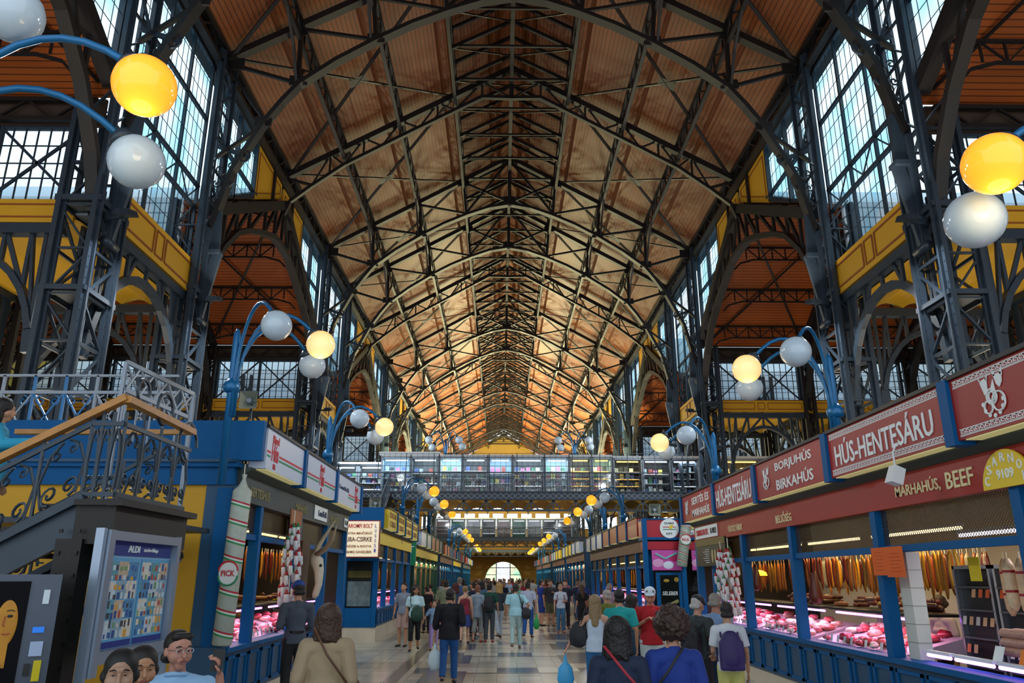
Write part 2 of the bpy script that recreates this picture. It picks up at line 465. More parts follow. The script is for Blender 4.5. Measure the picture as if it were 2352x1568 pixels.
def clerestory_t(a, b, s):
    """sloping-foot windows beside the piers of a wide bay, yellow boards towards its middle"""
    global WN
    x = s * (XW + .1); mid = (a + b) / 2
    for q in (0, 1):
        WN += 1
        y0, y1 = (a + .4, a + 3.8) if q == 0 else (b - 3.8, b - .4)
        r = sroot('window_%d' % WN, (x, (y0 + y1) / 2, 12))
        fr = MB(); mu = MB()
        zt = 15.9
        yz(fr, y0, zt, y1, zt, x, .10, .16); yz(fr, y0, slz(y0, a, b) + .2, y1, slz(y1, a, b) + .2, x, .1, .14)
        for i in range(3):
            y = y0 + (y1 - y0) * i / 2; yz(fr, y, slz(y, a, b) + .15, y, zt, x, .09, .14)
        yl = y0 if q == 0 else y1; ym = mid - (14.1 - .2 - 15.35) / -.525 if q == 0 else mid + (14.1 - .2 - 15.35) / -.525
        yz(fr, yl, 14.15, ym, 14.15, x, .08, .12)
        for i in range(1, 10):
            y = y0 + (y1 - y0) * i / 10
            if i != 5: yz(mu, y, slz(y, a, b) + .15, y, zt, x, .013, .013)
        for z in (12.6, 13.1, 13.6, 14.7, 15.3):
            d = (15.35 - (z - .2)) / .525
            ye = mid - d if q == 0 else mid + d
            if q == 0: ye = min(ye, y1)
            else: ye = max(ye, y0)
            if (q == 0 and ye > y0) or (q == 1 and ye < y1): yz(mu, yl, z, ye, z, x, .013, .013)
        fr.build('window_frame', M_IRON, r); mu.build('glazing_bars', M_IRON, r)
        MB().add([(x, y0, slz(y0, a, b)), (x, y1, slz(y1, a, b)), (x, y1, zt), (x, y0, zt)], [(0, 1, 2, 3)]).build('glass_pane', M_GLASS, r)
for s in (-1, 1):
    for a, b in FULL: clerestory(a, b, s)
    for a, b in TRANS: clerestory_t(a, b, s)

# pale outer boarding on the far side of every narrow strip, seen through the window bands
k = NT('pale_siding'); p = k.xyz()
k.l(k.mix(k.stripe(p['Z'], .3, .05), lin('dfe3e8'), lin('9aa2b0')), k.b.inputs['Base Color'])
for a, b in FULL:
    for s in (1, -1): struct(MB().box(min(s * 9.2, s * XO), max(s * 9.2, s * XO), b - .05, b + .05, 9.05, 11.9).build('wall_strip', k.m))
# yellow boards: long fascia under each full window, and the gable boards of the wide bays
def boards(x, ya, yb, z0, z1, s, name, label, parts=((.04, .42), (.45, .55), (.58, .96))):
    L = yb - ya; root = thing(name, label, 'panel', (x, ya, z0))
    MB().box(min(x, x + s * .08), max(x, x + s * .08), ya, yb, z0, z1).build('board', M_YEL, root)
    ol = MB(); xx = x - s * .012; m = .16
    for u0, u1 in parts:
        p, q = ya + u0 * L, ya + u1 * L; za, zb = z0 + m, z1 - m
        for c in (((p, za), (q, za)), ((p, zb), (q, zb)), ((p, za), (p, zb)), ((q, za), (q, zb))):
            yz(ol, *c[0], *c[1], xx, .05, .015)
    ol.build('brown_outline', M_BROWNL, root)
    return root
for i, (a, b) in enumerate(FULL):
    for s in (-1, 1):
        boards(s * (XW - .05), a + .45, b - .3, 8.95, 9.86, s, 'yellow_fascia_panel', 'long mustard fascia panel under the %s tall nave window bay, %s side' % (ORD[i], SIDE[s]))
for i, (a, b) in enumerate(TRANS):
    mid = (a + b) / 2
    for s in (-1, 1):
        x = s * (XW + .05)
        for q in (0, 1):
            e0 = a + 3.85 if q == 0 else b - 3.85; e1 = mid - .15 if q == 0 else mid + .15
            root = thing('yellow_gable_panel', 'mustard tapering board %s the peak of the %s wide aisle gable, %s side' % ('before' if q == 0 else 'beyond', ORD[i], SIDE[s]), 'panel', (x, e0, slz(e0, a, b)))
            pts = [(x, e0, slz(e0, a, b) + .1), (x, e1, slz(e1, a, b) + .1), (x, e1, 15.95), (x, e0, 15.95)]
            MB().prism(pts, (s * .06, 0, 0)).build('board', M_YEL, root)
            ol = MB(); xx = x - s * .012; em = e0 + (e1 - e0) * .62
            d = .18 if q == 0 else -.18
            for (p, q2) in ((e0 + d, em - d * .4), (em + d * .4, e1 - d)):
                za, zb = slz(p, a, b) + .32, slz(q2, a, b) + .32
                for cc in ((p, za, q2, zb), (p, za, p, 15.75), (q2, min(zb, 15.7), q2, 15.75), (p, 15.75, q2, 15.75)): yz(ol, *cc, xx, .04, .015)
            ol.build('brown_outline', M_BROWNL, root)
            st = MB(); yz(st, em, slz(em, a, b), em, 15.9, x - s * .05, .12, .1); st.build('iron_strip', M_IRON_R, root)

# eave girder on top of the clerestory
for s in (-1, 1):
    r = thing('eave_girder', 'long dark lattice eave girder above the %s nave windows' % SIDE[s], 'girder', (s * XW, 50, 16))
    mb = MB(); x = s * (XW - .1)
    mb.beam((x, -3, 16.0), (x, END, 16.0), .22, .12); mb.beam((x, -3, 16.62), (x, END, 16.62), .22, .12); mb.build('girder_chord', M_IRON_R, r)
    mb = MB(); y = -3.0; u = 0
    while y < END - .8:
        yz(mb, y, 16.0 if u else 16.6, y + .75, 16.6 if u else 16.0, x, .07, .1); y += .75; u = 1 - u
    mb.build('girder_lattice', M_IRON_R, r)
    struct(MB().box(min(s * 8.75, s * 9.05), max(s * 8.75, s * 9.05), -3, END, 15.95, 16.75).build('trim_2', M_IRON_R))

# ------------------------------------------------------------------ iron piers
def pier_mesh(root, s, ytop=16.4):
    cx, cy = 0, 0
    for dx in (-.36, .36):
        for dy in (-.50, .50):
            p = MB(); zt = ytop if (dx * s < 0) else 11.6
            p.box(dx - .05, dx + .05, dy - .13, dy + .13, 0, zt); p.box(dx - .11, dx + .11, dy - .03, dy + .03, 0, zt)
            for zz in range(int((zt - 3.6) / .22)):
                z = 3.6 + zz * .22
                for o_ in (-.09, .09): p.box(dx + (-s) * .05 - .012, dx + (-s) * .05 + .012, dy + o_ - .012, dy + o_ + .012, z, z + .024)
            q = [(x + root.location.x, y + root.location.y, z) for x, y, z in p.v]; p.v = q
            p.build('corner_post', M_IRON, root)
    lt = MB(); X0, Y0 = root.location.x, root.location.y
    z = .4; u = 0
    while z < 15.8:
        for dx in ((-.36, .36) if z < 11 else (-.36 * s,)):
            lt.beam((X0 + dx, Y0 - .45, z), (X0 + dx, Y0 + .45, z), .04, .07)
            lt.beam((X0 + dx, Y0 - .45, z if u else z + .85), (X0 + dx, Y0 + .45, z + .85 if u else z), .04, .065, up=(1, 0, 0))
        if z < 11:
            for dy in (-.5, .5):
                lt.beam((X0 - .33, Y0 + dy, z), (X0 + .33, Y0 + dy, z), .07, .04)
                lt.beam((X0 - .33, Y0 + dy, z if u else z + .85), (X0 + .33, Y0 + dy, z + .85 if u else z), .065, .036)
        z += .95; u = 1 - u
    lt.build('lattice_brace', M_IRON, root)
    MB().tube([(X0 - s * .1, Y0, .2), (X0 - s * .1, Y0, 9.5)], .11, 10).build('drain_pipe', M_IRON, root, smooth=True)
    # cap collar, side plate and hinge shoe
    for za, zb in ((9.0, 9.12), (7.1, 7.2), (0, .35)): MB().box(X0 - .45, X0 + .45, Y0 - .62, Y0 + .62, za, zb).build('collar', M_IRON, root)
    mb = MB(); xi = X0 - s * .5
    mb.prism([(xi, Y0 - .19, 10.9), (xi, Y0 + .19, 10.9), (xi + s * .0, Y0 + .13, 8.35), (xi, Y0 - .13, 8.35)], (s * .14, 0, 0)); mb.build('bracket_leg', M_IRON, root)
    MB().tube([(xi + s * .05, Y0 - .24, 8.3), (xi + s * .05, Y0 + .24, 8.3)], .10, 10).build('hinge_pin', M_IRON, root, smooth=True)
for s in (-1, 1):
    proto = None
    for i, y in enumerate(PIERS):
        lab = 'tall riveted lattice iron pier, %s from the camera in the %s nave row' % (ORD[i], SIDE[s])
        if proto is None:
            proto = thing('iron_pier', lab, 'pier', (s * 8.8, y, 0)); pier_mesh(proto, s)
        else: copy_tree(proto, (0, y - PIERS[0], 0), lab)

# outer aisle columns
for s in (-1, 1):
    proto = None; n = 0
    for j, xx in enumerate((13.2, 17.8)):
        for i, y in enumerate(PIERS[:8]):
            lab = 'slim dark lattice column in the %s aisle, %s in the %s row outward' % (SIDE[s], ORD[i], ORD[j])
            if proto is None:
                proto = thing('aisle_column', lab, 'column', (s * xx, y, 0)); X0 = s * xx
                for dx in (-.2, .2):
                    for dy in (-.24, .24): MB().box(X0 + dx - .07, X0 + dx + .07, y + dy - .07, y + dy + .07, 0, 11.6).build('corner_post', M_IRON_R, proto)
                lt = MB(); z = .3; u = 0
                while z < 11:
                    for dy in (-.24, .24): lt.beam((X0 - .2, y + dy, z if u else z + .55), (X0 + .2, y + dy, z + .55 if u else z), .06, .04)
                    lt.beam((X0, y - .24, z if u else z + .55), (X0, y + .24, z + .55 if u else z), .04, .06, up=(1, 0, 0)); z += .6; u = 1 - u
                lt.build('lattice_brace', M_IRON_R, proto); first = (s * xx, y)
            else: copy_tree(proto, (s * xx - first[0], y - first[1], 0), lab)

# ------------------------------------------------------------------ nave roof trusses
def bw(mb, a, b, Y, w, d=.12):
    """bar in the truss plane, both halves"""
    for s in (1, -1): mb.beam((s * a[0], Y, a[1]), (s * b[0], Y, b[1]), d, w)
def truss_main(Y, lab):
    r = thing('roof_truss', lab, 'truss', (0, Y, 16.4))
    mb = MB(); bw(mb, (8.5, 16.45), (0, 21.3), Y, .20, .26); mb.build('top_chord', M_IRON_R, r)
    arch = [(8.35, 11.0), (7.95, 12.75), (7.2, 14.3), (6.75, 15.0), (6.3, 15.6), (5.3, 16.4), (4.15, 17.15), (3.1, 17.75), (2.0, 18.25), (1.0, 18.62), (0, 18.8)]
    for s in (1, -1):
        mb = MB()
        for a, b in zip(arch, arch[1:]): mb.beam((s * a[0], Y, a[1]), (s * b[0], Y, b[1]), .30, .13)
        mb.build('arch_chord', M_IRON_R, r)
    for a, b in (((6.4, 17.6), (6.35, 15.65)), ((4.3, 18.8), (4.15, 17.2)), ((2.2, 20.0), (2.05, 18.3))):
        for s in (1, -1): MB().beam((s * a[0], Y, a[1]), (s * b[0], Y, b[1]), .12, .13).build('vertical_strut', M_IRON_R, r)
    mb = MB()
    for a, b in (((6.4, 17.55), (4.15, 17.2)), ((8.4, 16.3), (6.35, 15.65)), ((8.4, 16.1), (7.2, 14.4)), ((7.2, 14.25), (8.45, 13.2)), ((4.3, 18.75), (2.05, 18.3)), ((2.2, 19.95), (0, 18.9)), ((0, 21.2), (2.05, 18.35))): bw(mb, a, b, Y, .10, .09)
    mb.build('diagonal_brace', M_IRON_R, r)
    MB().beam((0, Y, 18.7), (0, Y, 21.3), .16, .16).build('king_post', M_IRON_R, r)
    mb = MB()
    for (x, z, w) in ((6.35, 15.75, .26), (4.15, 17.25, .26), (7.25, 14.35, .24), (8.3, 16.3, .32), (6.4, 17.45, .2), (0, 18.95, .3), (2.2, 19.9, .25)):
        for s in ((1, -1) if x else (1,)): mb.box(s * x - w, s * x + w, Y - .03, Y + .03, z - w * .6, z + w * .6)
    mb.build('gusset_plate', M_IRON_R, r)
    # scrollwork bracket between arch foot and pier
    for s in (1, -1):
        mb = MB(); U = (s, 0, 0); Wv = (0, 0, 1)
        mb.tube([(s * 8.5, Y, 11.2), (s * 8.48, Y, 13.2)], .035, 5)
        for (x, z, rr, t, sg) in ((8.28, 11.35, .12, 0, 1), (8.3, 11.75, .15, 2, -1), (8.18, 12.15, .16, 4, 1), (8.34, 12.35, .12, 1, -1), (8.12, 12.6, .14, 5, 1), (8.34, 12.8, .11, 3, -1), (8.0, 12.95, .15, 2, 1)):
            mb.spiral((s * x, Y, z), rr, U, Wv, t, 1.3, .022, sg)
        mb.spiral((s * 7.72, Y, 13.25), .2, U, Wv, 0, 1.0, .03, 1, end=1); mb.spiral((s * 7.72, Y, 13.25), .1, U, Wv, 1, 1.0, .03, 1, end=.6)
        mb.beam((s * 7.55, Y, 13.2), (s * 8.45, Y, 13.55), .06, .12); mb.beam((s * 7.9, Y, 12.4), (s * 8.45, Y, 11.8), .05, .06)
        mb.build('scroll_bracket', M_IRON, r)
        mb = MB(); mb.prism([(s * 8.5, Y - .06, 11.25), (s * 8.1, Y - .06, 11.5), (s * 8.05, Y - .06, 10.35), (s * 8.5, Y - .06, 10.3)], (0, .12, 0)); mb.box(min(s * 8.0, s * 8.55), max(s * 8.0, s * 8.55), Y - .16, Y + .16, 10.2, 10.3)
        mb.beam((s * 8.1, Y, 10.25), (s * 8.42, Y, 8.4), .26, .1)
        mb.spiral((s * 8.32, Y, 9.9), .1, U, Wv, 0, 1.0, .03, 1, end=1); mb.spiral((s * 8.38, Y, 9.5), .07, U, Wv, 0, 1.0, .03, 1, end=1); mb.build('bracket_plate', M_IRON, r)
    return r
def truss_mid(Y, lab):
    r = thing('roof_truss', lab, 'truss', (0, Y, 16.4))
    mb = MB(); bw(mb, (8.55, 16.4), (0, 21.3), Y, .22, .24); mb.build('top_chord', M_IRON_R, r)
    lo = [(8.55, 14.8), (8.35, 15.35), (7.6, 16.0), (6.4, 16.93), (4.33, 18.15), (2.2, 19.38), (1.16, 19.98), (0, 19.95)]
    mb = MB()
    for a, b in zip(lo, lo[1:]): bw(mb, a, b, Y, .13, .16)
    mb.build('lower_chord', M_IRON_R, r)
    zl = lambda x: next(a[1] + (b[1] - a[1]) * (a[0] - x) / (a[0] - b[0]) for a, b in zip(lo[1:], lo[2:]) if b[0] <= x <= a[0])
    mb = MB()
    xs = [7.6, 6.95, 6.4, 5.7, 5.0, 4.33, 3.6, 2.9, 2.2, 1.16, .0]
    for j, x in enumerate(xs):
        if j % 2: bw(mb, (x, zl(x)), (x, RZ(x)), Y, .07, .07)
        if j < len(xs) - 1:
            x2 = xs[j + 1]
            bw(mb, (x, zl(x) if j % 2 == 0 else RZ(x)), (x2, RZ(x2) if j % 2 == 0 else zl(x2)), Y, .06, .06)
    bw(mb, (8.5, 16.3), (7.6, 16.05), Y, .08)
    mb.build('web_brace', M_IRON_R, r)
    MB().beam((0, Y, 19.9), (0, Y, 21.3), .16, .16).build('king_post', M_IRON_R, r)
    return r
mains = [.4] + PIERS; mids = [(a + b) / 2 for a, b in TRANS]
all_t = sorted([(y, 0) for y in mains] + [(y, 1) for y in mids])
pm = pd = None
for i, (y, q) in enumerate(all_t):
    lab = ('arched nave roof truss with scroll brackets, %s truss from the camera' if q == 0 else 'shallow iron roof truss without piers, %s truss from the camera') % ORD[i]
    if q == 0: pm = truss_main(y, lab) if pm is None else copy_tree(pm, (0, y - pm.location.y, 0), lab) and pm
    else: pd = truss_mid(y, lab) if pd is None else copy_tree(pd, (0, y - pd.location.y, 0), lab) and pd

# purlins, bay by bay, and bracing crosses
TY = [y for y, q in all_t] + [END]
names = {2.2: 'edge of the ridge strip', 4.3: 'middle of the slope', 6.4: 'lower slope'}
for s in (1, -1):
    for x in (2.2, 4.3, 6.4):
        r = thing('roof_purlin', 'lattice purlin running the length of the nave, %s, %s slope' % (names[x], SIDE[s]), 'purlin', (s * x, 50, RZ(x)))
        zt = RZ(x) + .1; mb = MB()
        mb.beam((s * x, -3, zt), (s * x, END, zt), .14, .10)
        zb = zt - .62
        mb.beam((s * x, -3, zb), (s * x, END, zb), .12, .09); mb.build('purlin_chord', M_IRON_R, r)
        lt = MB(); y = -3; u = 0
        while y < END - 1:
            yz(lt, y, zt if u else zb, y + .95, zb if u else zt, s * x, .06, .05)
            yz(lt, y, zb, y, zt, s * x, .06, .05); y += .95; u = 1 - u
        lt.build('purlin_lattice', M_IRON_R, r)
        for yy in mains:
            if yy > 0 and x > 3: zz = (17.2 if x < 5 else 15.7); MB().chain([(s * x, yy - 1.5, zb), (s * x, yy - .6, (zb + zz) / 2 + .1), (s * x, yy, zz), (s * x, yy + .6, (zb + zz) / 2 + .1), (s * x, yy + 1.5, zb)], .08, .07).build('knee_brace', M_IRON_R, r)
crn = 0
proto = {}
for i, (a, b) in enumerate(zip(TY, TY[1:])):
    for s in (1, -1):
        L = round(b - a, 2)
        lab = 'crossed flat braces under the %s nave slope, %s bay from the camera' % (SIDE[s], ORD[i])
        r = thing('cross_brace', lab, 'brace', (s * 5, (a + b) / 2, RZ(5)))
        for q in (0, 1):
            p0 = (s * 8.4, a if q else b, 16.5); p1 = (s * 2.3, b if q else a, 20.0)
            MB().beam(p0, p1, .11, .05).build('brace_bar', M_IRON_R, r)
        cy, cz = (a + b) / 2, (16.5 + 20.0) / 2
        MB().add([(s * 5.35 + dx, cy + dy, cz - s * dx * .575 - .04) for dx, dy in ((-.28, -.2), (.28, -.2), (.28, .2), (-.28, .2))], [(0, 1, 2, 3)]).build('gusset_plate', M_IRON_R, r)
# ridge strip: closely spaced small frames and the ridge girder
r = thing('ridge_girder', 'dark girder running under the ridge of the nave roof', 'girder', (0, 50, 21))
mb = MB(); mb.beam((0, -3, 21.25), (0, END, 21.25), .16, .14); mb.beam((0, -3, 20.55), (0, END, 20.55), .14, .1); mb.build('girder_chord', M_IRON_R, r)
mb = MB(); y = -3
while y < END - 1: yz(mb, y, 20.55, y + .9, 21.2, 0, .06, .05); yz(mb, y + .9, 20.55, y + .9, 21.2, 0, .06, .05); y += .9
mb.build('girder_lattice', M_IRON_R, r)
pf = None; y = 4.1; i = 0
while y < END:
    if pf is None:
        pf = thing('ridge_truss', 'small iron A-frame crossing the dark ridge strip of the roof', 'frame', (0, y, 20), 'small frames along the ridge strip')
        mb = MB()
        for s in (1, -1):
            mb.beam((s * 2.2, y, 20.05), (0, y, 21.25), .1, .13); mb.beam((s * 2.2, y, 20.05), (s * 2.2, y, 20.95), .1, .1)
            mb.beam((s * 2.2, y, 20.9), (0, y, 22.1), .1, .12)
        mb.build('rafter', M_IRON_R, pf)
        mb = MB(); mb.beam((-2.2, y, 20.15), (2.2, y, 20.15), .07, .08)
        for s in (1, -1): mb.beam((s * 2.2, y, 20.05), (0, y + 1.9, 21.2), .05, .05)
        mb.build('tie', M_IRON_R, pf)
    else: copy_tree(pf, (0, y - 4.1, 0))
    y += 1.93

# ------------------------------------------------------------------ gable trusses of the wide bays, arch trusses of the narrow ones
def gable_truss(a, b, X, lab, m):
    mid = (a + b) / 2; r = thing('gable_truss', lab, 'truss', (X, mid, 12))
    mb = MB()
    for q in (-1, 1): yz(mb, mid + q * 6.6, slz(mid + 6.6, a, b) - .1, mid, 15.3, X, .34, .3)
    mb.build('top_chord', m, r)
    lo = [(6.75, 8.9), (6.3, 10.0), (5.55, 11.1), (4.6, 12.0), (3.5, 12.6), (2.0, 13.2), (.9, 13.55), (0, 13.6)]
    mb = MB()
    for p, q in zip(lo, lo[1:]):
        for t in (-1, 1): yz(mb, mid + t * p[0], p[1], mid + t * q[0], q[1], X, .17, .26)
    mb.build('lower_chord', m, r)
    mb = MB()
    for j, p in enumerate(lo[2:-1]):
        q = lo[min(j + 3, len(lo) - 1)]
        for t in (-1, 1):
            yz(mb, mid + t * p[0], p[1], mid + t * p[0], slz(mid + p[0], a, b), X, .09, .1)
            yz(mb, mid + t * p[0], p[1], mid + t * q[0], slz(mid + q[0], a, b) - .1, X, .09, .1)
    yz(mb, mid, 13.6, mid, 15.3, X, .1, .1)
    mb.build('web_brace', m, r)
    return r
def arch_truss_y(a, b, X, lab, m):
    """segment arch under the long fascia, in a plane along the nave"""
    c = (a + b) / 2; w = (b - a) / 2 - .35; r = thing('arch_truss', lab, 'truss', (X, c, 6))
    MB().box(X - .12, X + .12, a + .3, b - .3, 8.72, 8.93).build('top_chord', m, r)
    pts = [(X, c - w * math.cos(t * math.pi / 14), 6.0 + 2.35 * math.sin(t * math.pi / 14)) for t in range(15)]
    MB().chain(pts, .13, .20).build('arch_chord', m, r)
    mb = MB()
    for t in range(1, 14):
        p = pts[t]
        if t % 2 or t in (2, 12): mb.beam(p, (X, p[1], 8.8), .1, .07, up=(1, 0, 0))
        if t < 7: mb.beam(p, (X, pts[t + 1][1] - .1, 8.8), .09, .06, up=(1, 0, 0)) if t % 2 else None
        if t > 7: mb.beam(p, (X, pts[t - 1][1] + .1, 8.8), .09, .06, up=(1, 0, 0)) if t % 2 else None
    mb.build('web_brace', m, r); return r
def arch_truss_x(x0, x1, Y, lab, m):
    c = (x0 + x1) / 2; w = abs(x1 - x0) / 2 - .3; r = thing('arch_truss', lab, 'truss', (c, Y, 6))
    MB().box(min(x0, x1), max(x0, x1), Y - .12, Y + .12, 8.5, 8.72).build('top_chord', m, r)
    pts = [(c - w * math.cos(t * math.pi / 14), Y, 6.0 + 2.1 * math.sin(t * math.pi / 14)) for t in range(15)]
    MB().chain(pts, .20, .13).build('arch_chord', m, r)
    mb = MB()
    for t in range(1, 14):
        p = pts[t]
        if t % 2: mb.beam(p, (p[0], Y, 8.6), .07, .1)
        if t % 2 and t < 7: mb.beam(p, (pts[t + 2][0], Y, 8.6), .06, .09)
        if t % 2 and t > 7: mb.beam(p, (pts[t - 2][0], Y, 8.6), .06, .09)
    mb.build('web_brace', m, r); return r
for s in (1, -1):
    g0 = None
    for j, X in enumerate((8.6, 13.2, 17.8)):
        for i, (a, b) in enumerate(TRANS[:5]):
            if j and i > 3: continue
            lab = 'gabled iron truss over the %s wide opening, %s line %s of the nave' % (ORD[i], ORD[j], SIDE[s])
            if g0 is None: g0 = gable_truss(a, b, s * X, lab, M_IRON_R); g0k = (s * X, a)
            else: copy_tree(g0, (s * X - g0k[0], a - g0k[1], 0), lab)
    g0 = None
    for j, X in enumerate((8.72, 13.2, 17.8)):
        for i, (a, b) in enumerate(FULL[:4]):
            lab = 'arched iron truss parallel to the nave, %s narrow strip, %s line, %s side' % (ORD[i], ORD[j], SIDE[s])
            if g0 is None: g0 = arch_truss_y(a, b, s * X, lab, M_IRON); g0k = (s * X, a)
            else: copy_tree(g0, (s * X - g0k[0], a - g0k[1], 0), lab)
    g0 = None
    for j, (x0, x1) in enumerate(((9.3, 13.0), (13.4, 17.6), (18.0, 22.2))):
        for i, y in enumerate(PIERS[:8]):
            lab = 'arched iron truss crossing the %s aisle at the %s pier, %s span out' % (SIDE[s], ORD[i], ORD[j])
            if j == 0 or g0 is None:
                if i == 0: g0 = arch_truss_x(s * x0, s * x1, y, lab, M_IRON); continue
            if i == 0: g0 = arch_truss_x(s * x0, s * x1, y, lab, M_IRON)
            else: copy_tree(g0, (0, y - PIERS[0], 0), lab)
    # lattice purlins of the aisle roofs, on the slopes that face the camera
    p0 = None
    for i, (a, b) in enumerate(TRANS[:4]):
        mid = (a + b) / 2
        for j, off in enumerate((.2, 2.0, 3.9, 5.7)):
            lab = 'curved-ended lattice purlin, %s down the slope of the %s aisle roof, %s side' % (ORD[j], ORD[i], SIDE[s])
            if p0 is None:
                y = mid + off; z = 15.6 - .57 * off; p0 = thing('aisle_purlin', lab, 'purlin', (s * 9, y, z)); pk = (y, z)
                ch = MB(); lt = MB()
                for x0, x1 in ((8.9, 13.1), (13.3, 17.7), (17.9, 22.5)):
                    ch.beam((s * x0, y, z), (s * x1, y, z), .07, .07)
                    n = 8; w = (x1 - x0) / n
                    pts = [(s * (x0), y, z - .95), (s * (x0 + .25), y, z - .68), (s * (x0 + .8), y, z - .52), (s * (x1 - .8), y, z - .52), (s * (x1 - .25), y, z - .68), (s * x1, y, z - .95)]
                    ch.chain(pts, .07, .06)
                    for q in range(n):
                        xa, xb = s * (x0 + q * w), s * (x0 + (q + 1) * w)
                        lt.beam((xa, y, z if q % 2 else z - .5), (xb, y, z - .5 if q % 2 else z), .04, .04); lt.beam((xb, y, z), (xb, y, z - .5), .04, .05)
                ch.build('purlin_chord', M_IRON_R, p0); lt.build('purlin_lattice', M_IRON_R, p0)
            else: copy_tree(p0, (0, mid + off - pk[0], 15.6 - .57 * off - pk[1]), lab)
        for j, (x0, x1) in enumerate(((8.9, 13.1), (13.3, 17.7))):
            r = thing('cross_brace', 'crossed braces under the %s aisle roof, %s span, %s side' % (ORD[i], ORD[j], SIDE[s]), 'brace', (s * x0, mid + 3, 14))
            for q in (0, 1):
                MB().beam((s * (x0 if q else x1), mid + .3, 15.35), (s * (x1 if q else x0), b - .4, 11.85), .08, .04).build('brace_bar', M_IRON_R, r)

# cross walls above the narrow strips: window band, lattice girder, fascia (they face the camera)
for s in (1, -1):
    for i, y in enumerate(PIERS[::2]):
        for j, (x0, x1) in enumerate(((9.25, 12.95), (13.45, 17.55), (18.05, 22.5))):
            if j == 2 and i > 2: continue
            xa, xb = s * x0, s * x1; xl, xr = min(xa, xb), max(xa, xb)
            WN += 1
            r = sroot('window_%d' % WN, ((xa + xb) / 2, y, 9.3)); fr = MB(); mu = MB(); Yw = y + .1
            for z in (9.3, 11.05): fr.beam((xl, Yw, z), (xr, Yw, z), .1, .08)
            xm = (xl + xr) / 2
            for x in (xl, xm, xr): fr.beam((x, Yw, 9.3), (x, Yw, 11.05), .1, .09)
            for p, q in ((xl, xm), (xm, xr)):
                fr.beam((p, Yw - .05, 9.3), (q, Yw - .05, 11.05), .05, .06); fr.beam((q, Yw - .05, 9.3), (p, Yw - .05, 11.05), .05, .06)
            n = 14
            for q in range(1, n): mu.beam((xl + (xr - xl) * q / n, Yw, 9.3), (xl + (xr - xl) * q / n, Yw, 11.05), .03, .022)
            for z in (9.85, 10.2, 10.62): mu.beam((xl, Yw, z), (xr, Yw, z), .03, .022)
            fr.build('window_frame', M_IRON, r); mu.build('glazing_bars', M_IRON, r)
            MB().quad((xl, Yw + .02, 9.3), (xr, Yw + .02, 9.3), (xr, Yw + .02, 11.05), (xl, Yw + .02, 11.05)).build('glass_pane', glass('clear_window_glass', 'e4f0fa', 'ffffff', .03) if 'clear_window_glass' not in MATS else MATS['clear_window_glass'], r)
            f = thing('yellow_fascia_panel', 'mustard fascia under the %s camera-facing window band, %s span, %s side' % (ORD[i], ORD[j], SIDE[s]), 'panel', (xm, y, 8.75))
            MB().box(xl - .1, xr + .1, y - .06, y + .02, 8.76, 9.28).build('board', M_YEL, f)
            ol = MB(); L = xr - xl
            for u0, u1 in ((.02, .42), (.46, .54), (.58, .98)):
                p, q = xl + u0 * L, xl + u1 * L
                for c0, c1 in (((p, 8.88), (q, 8.88)), ((p, 9.16), (q, 9.16)), ((p, 8.88), (p, 9.16)), ((q, 8.88), (q, 9.16))): ol.beam((c0[0], y - .07, c0[1]), (c1[0], y - .07, c1[1]), .015, .035)
            ol.build('brown_outline', M_BROWNL, f)
            g = thing('eave_lattice_girder', 'low dark lattice girder above the %s camera-facing window band, %s span, %s side' % (ORD[i], ORD[j], SIDE[s]), 'girder', (xm, y, 11.1))
            mb = MB(); mb.beam((xl - .2, y - .1, 11.15), (xr + .2, y - .1, 11.15), .12, .1); mb.beam((xl - .2, y - .1, 11.62), (xr + .2, y - .1, 11.62), .12, .1); mb.build('girder_chord', M_IRON_R, g)
            mb = MB(); q = xl; u = 0
            while q < xr - .3: mb.beam((q, y - .1, 11.15 if u else 11.62), (q + .6, y - .1, 11.62 if u else 11.15), .05, .05); q += .6; u = 1 - u
            mb.build('girder_lattice', M_IRON_R, g)
            struct(MB().box(xl - .3, xr + .3, y + .05, y + .12, 11.08, 11.75).build('trim_3', mat('brown_board', '3a2a1c', .7)))

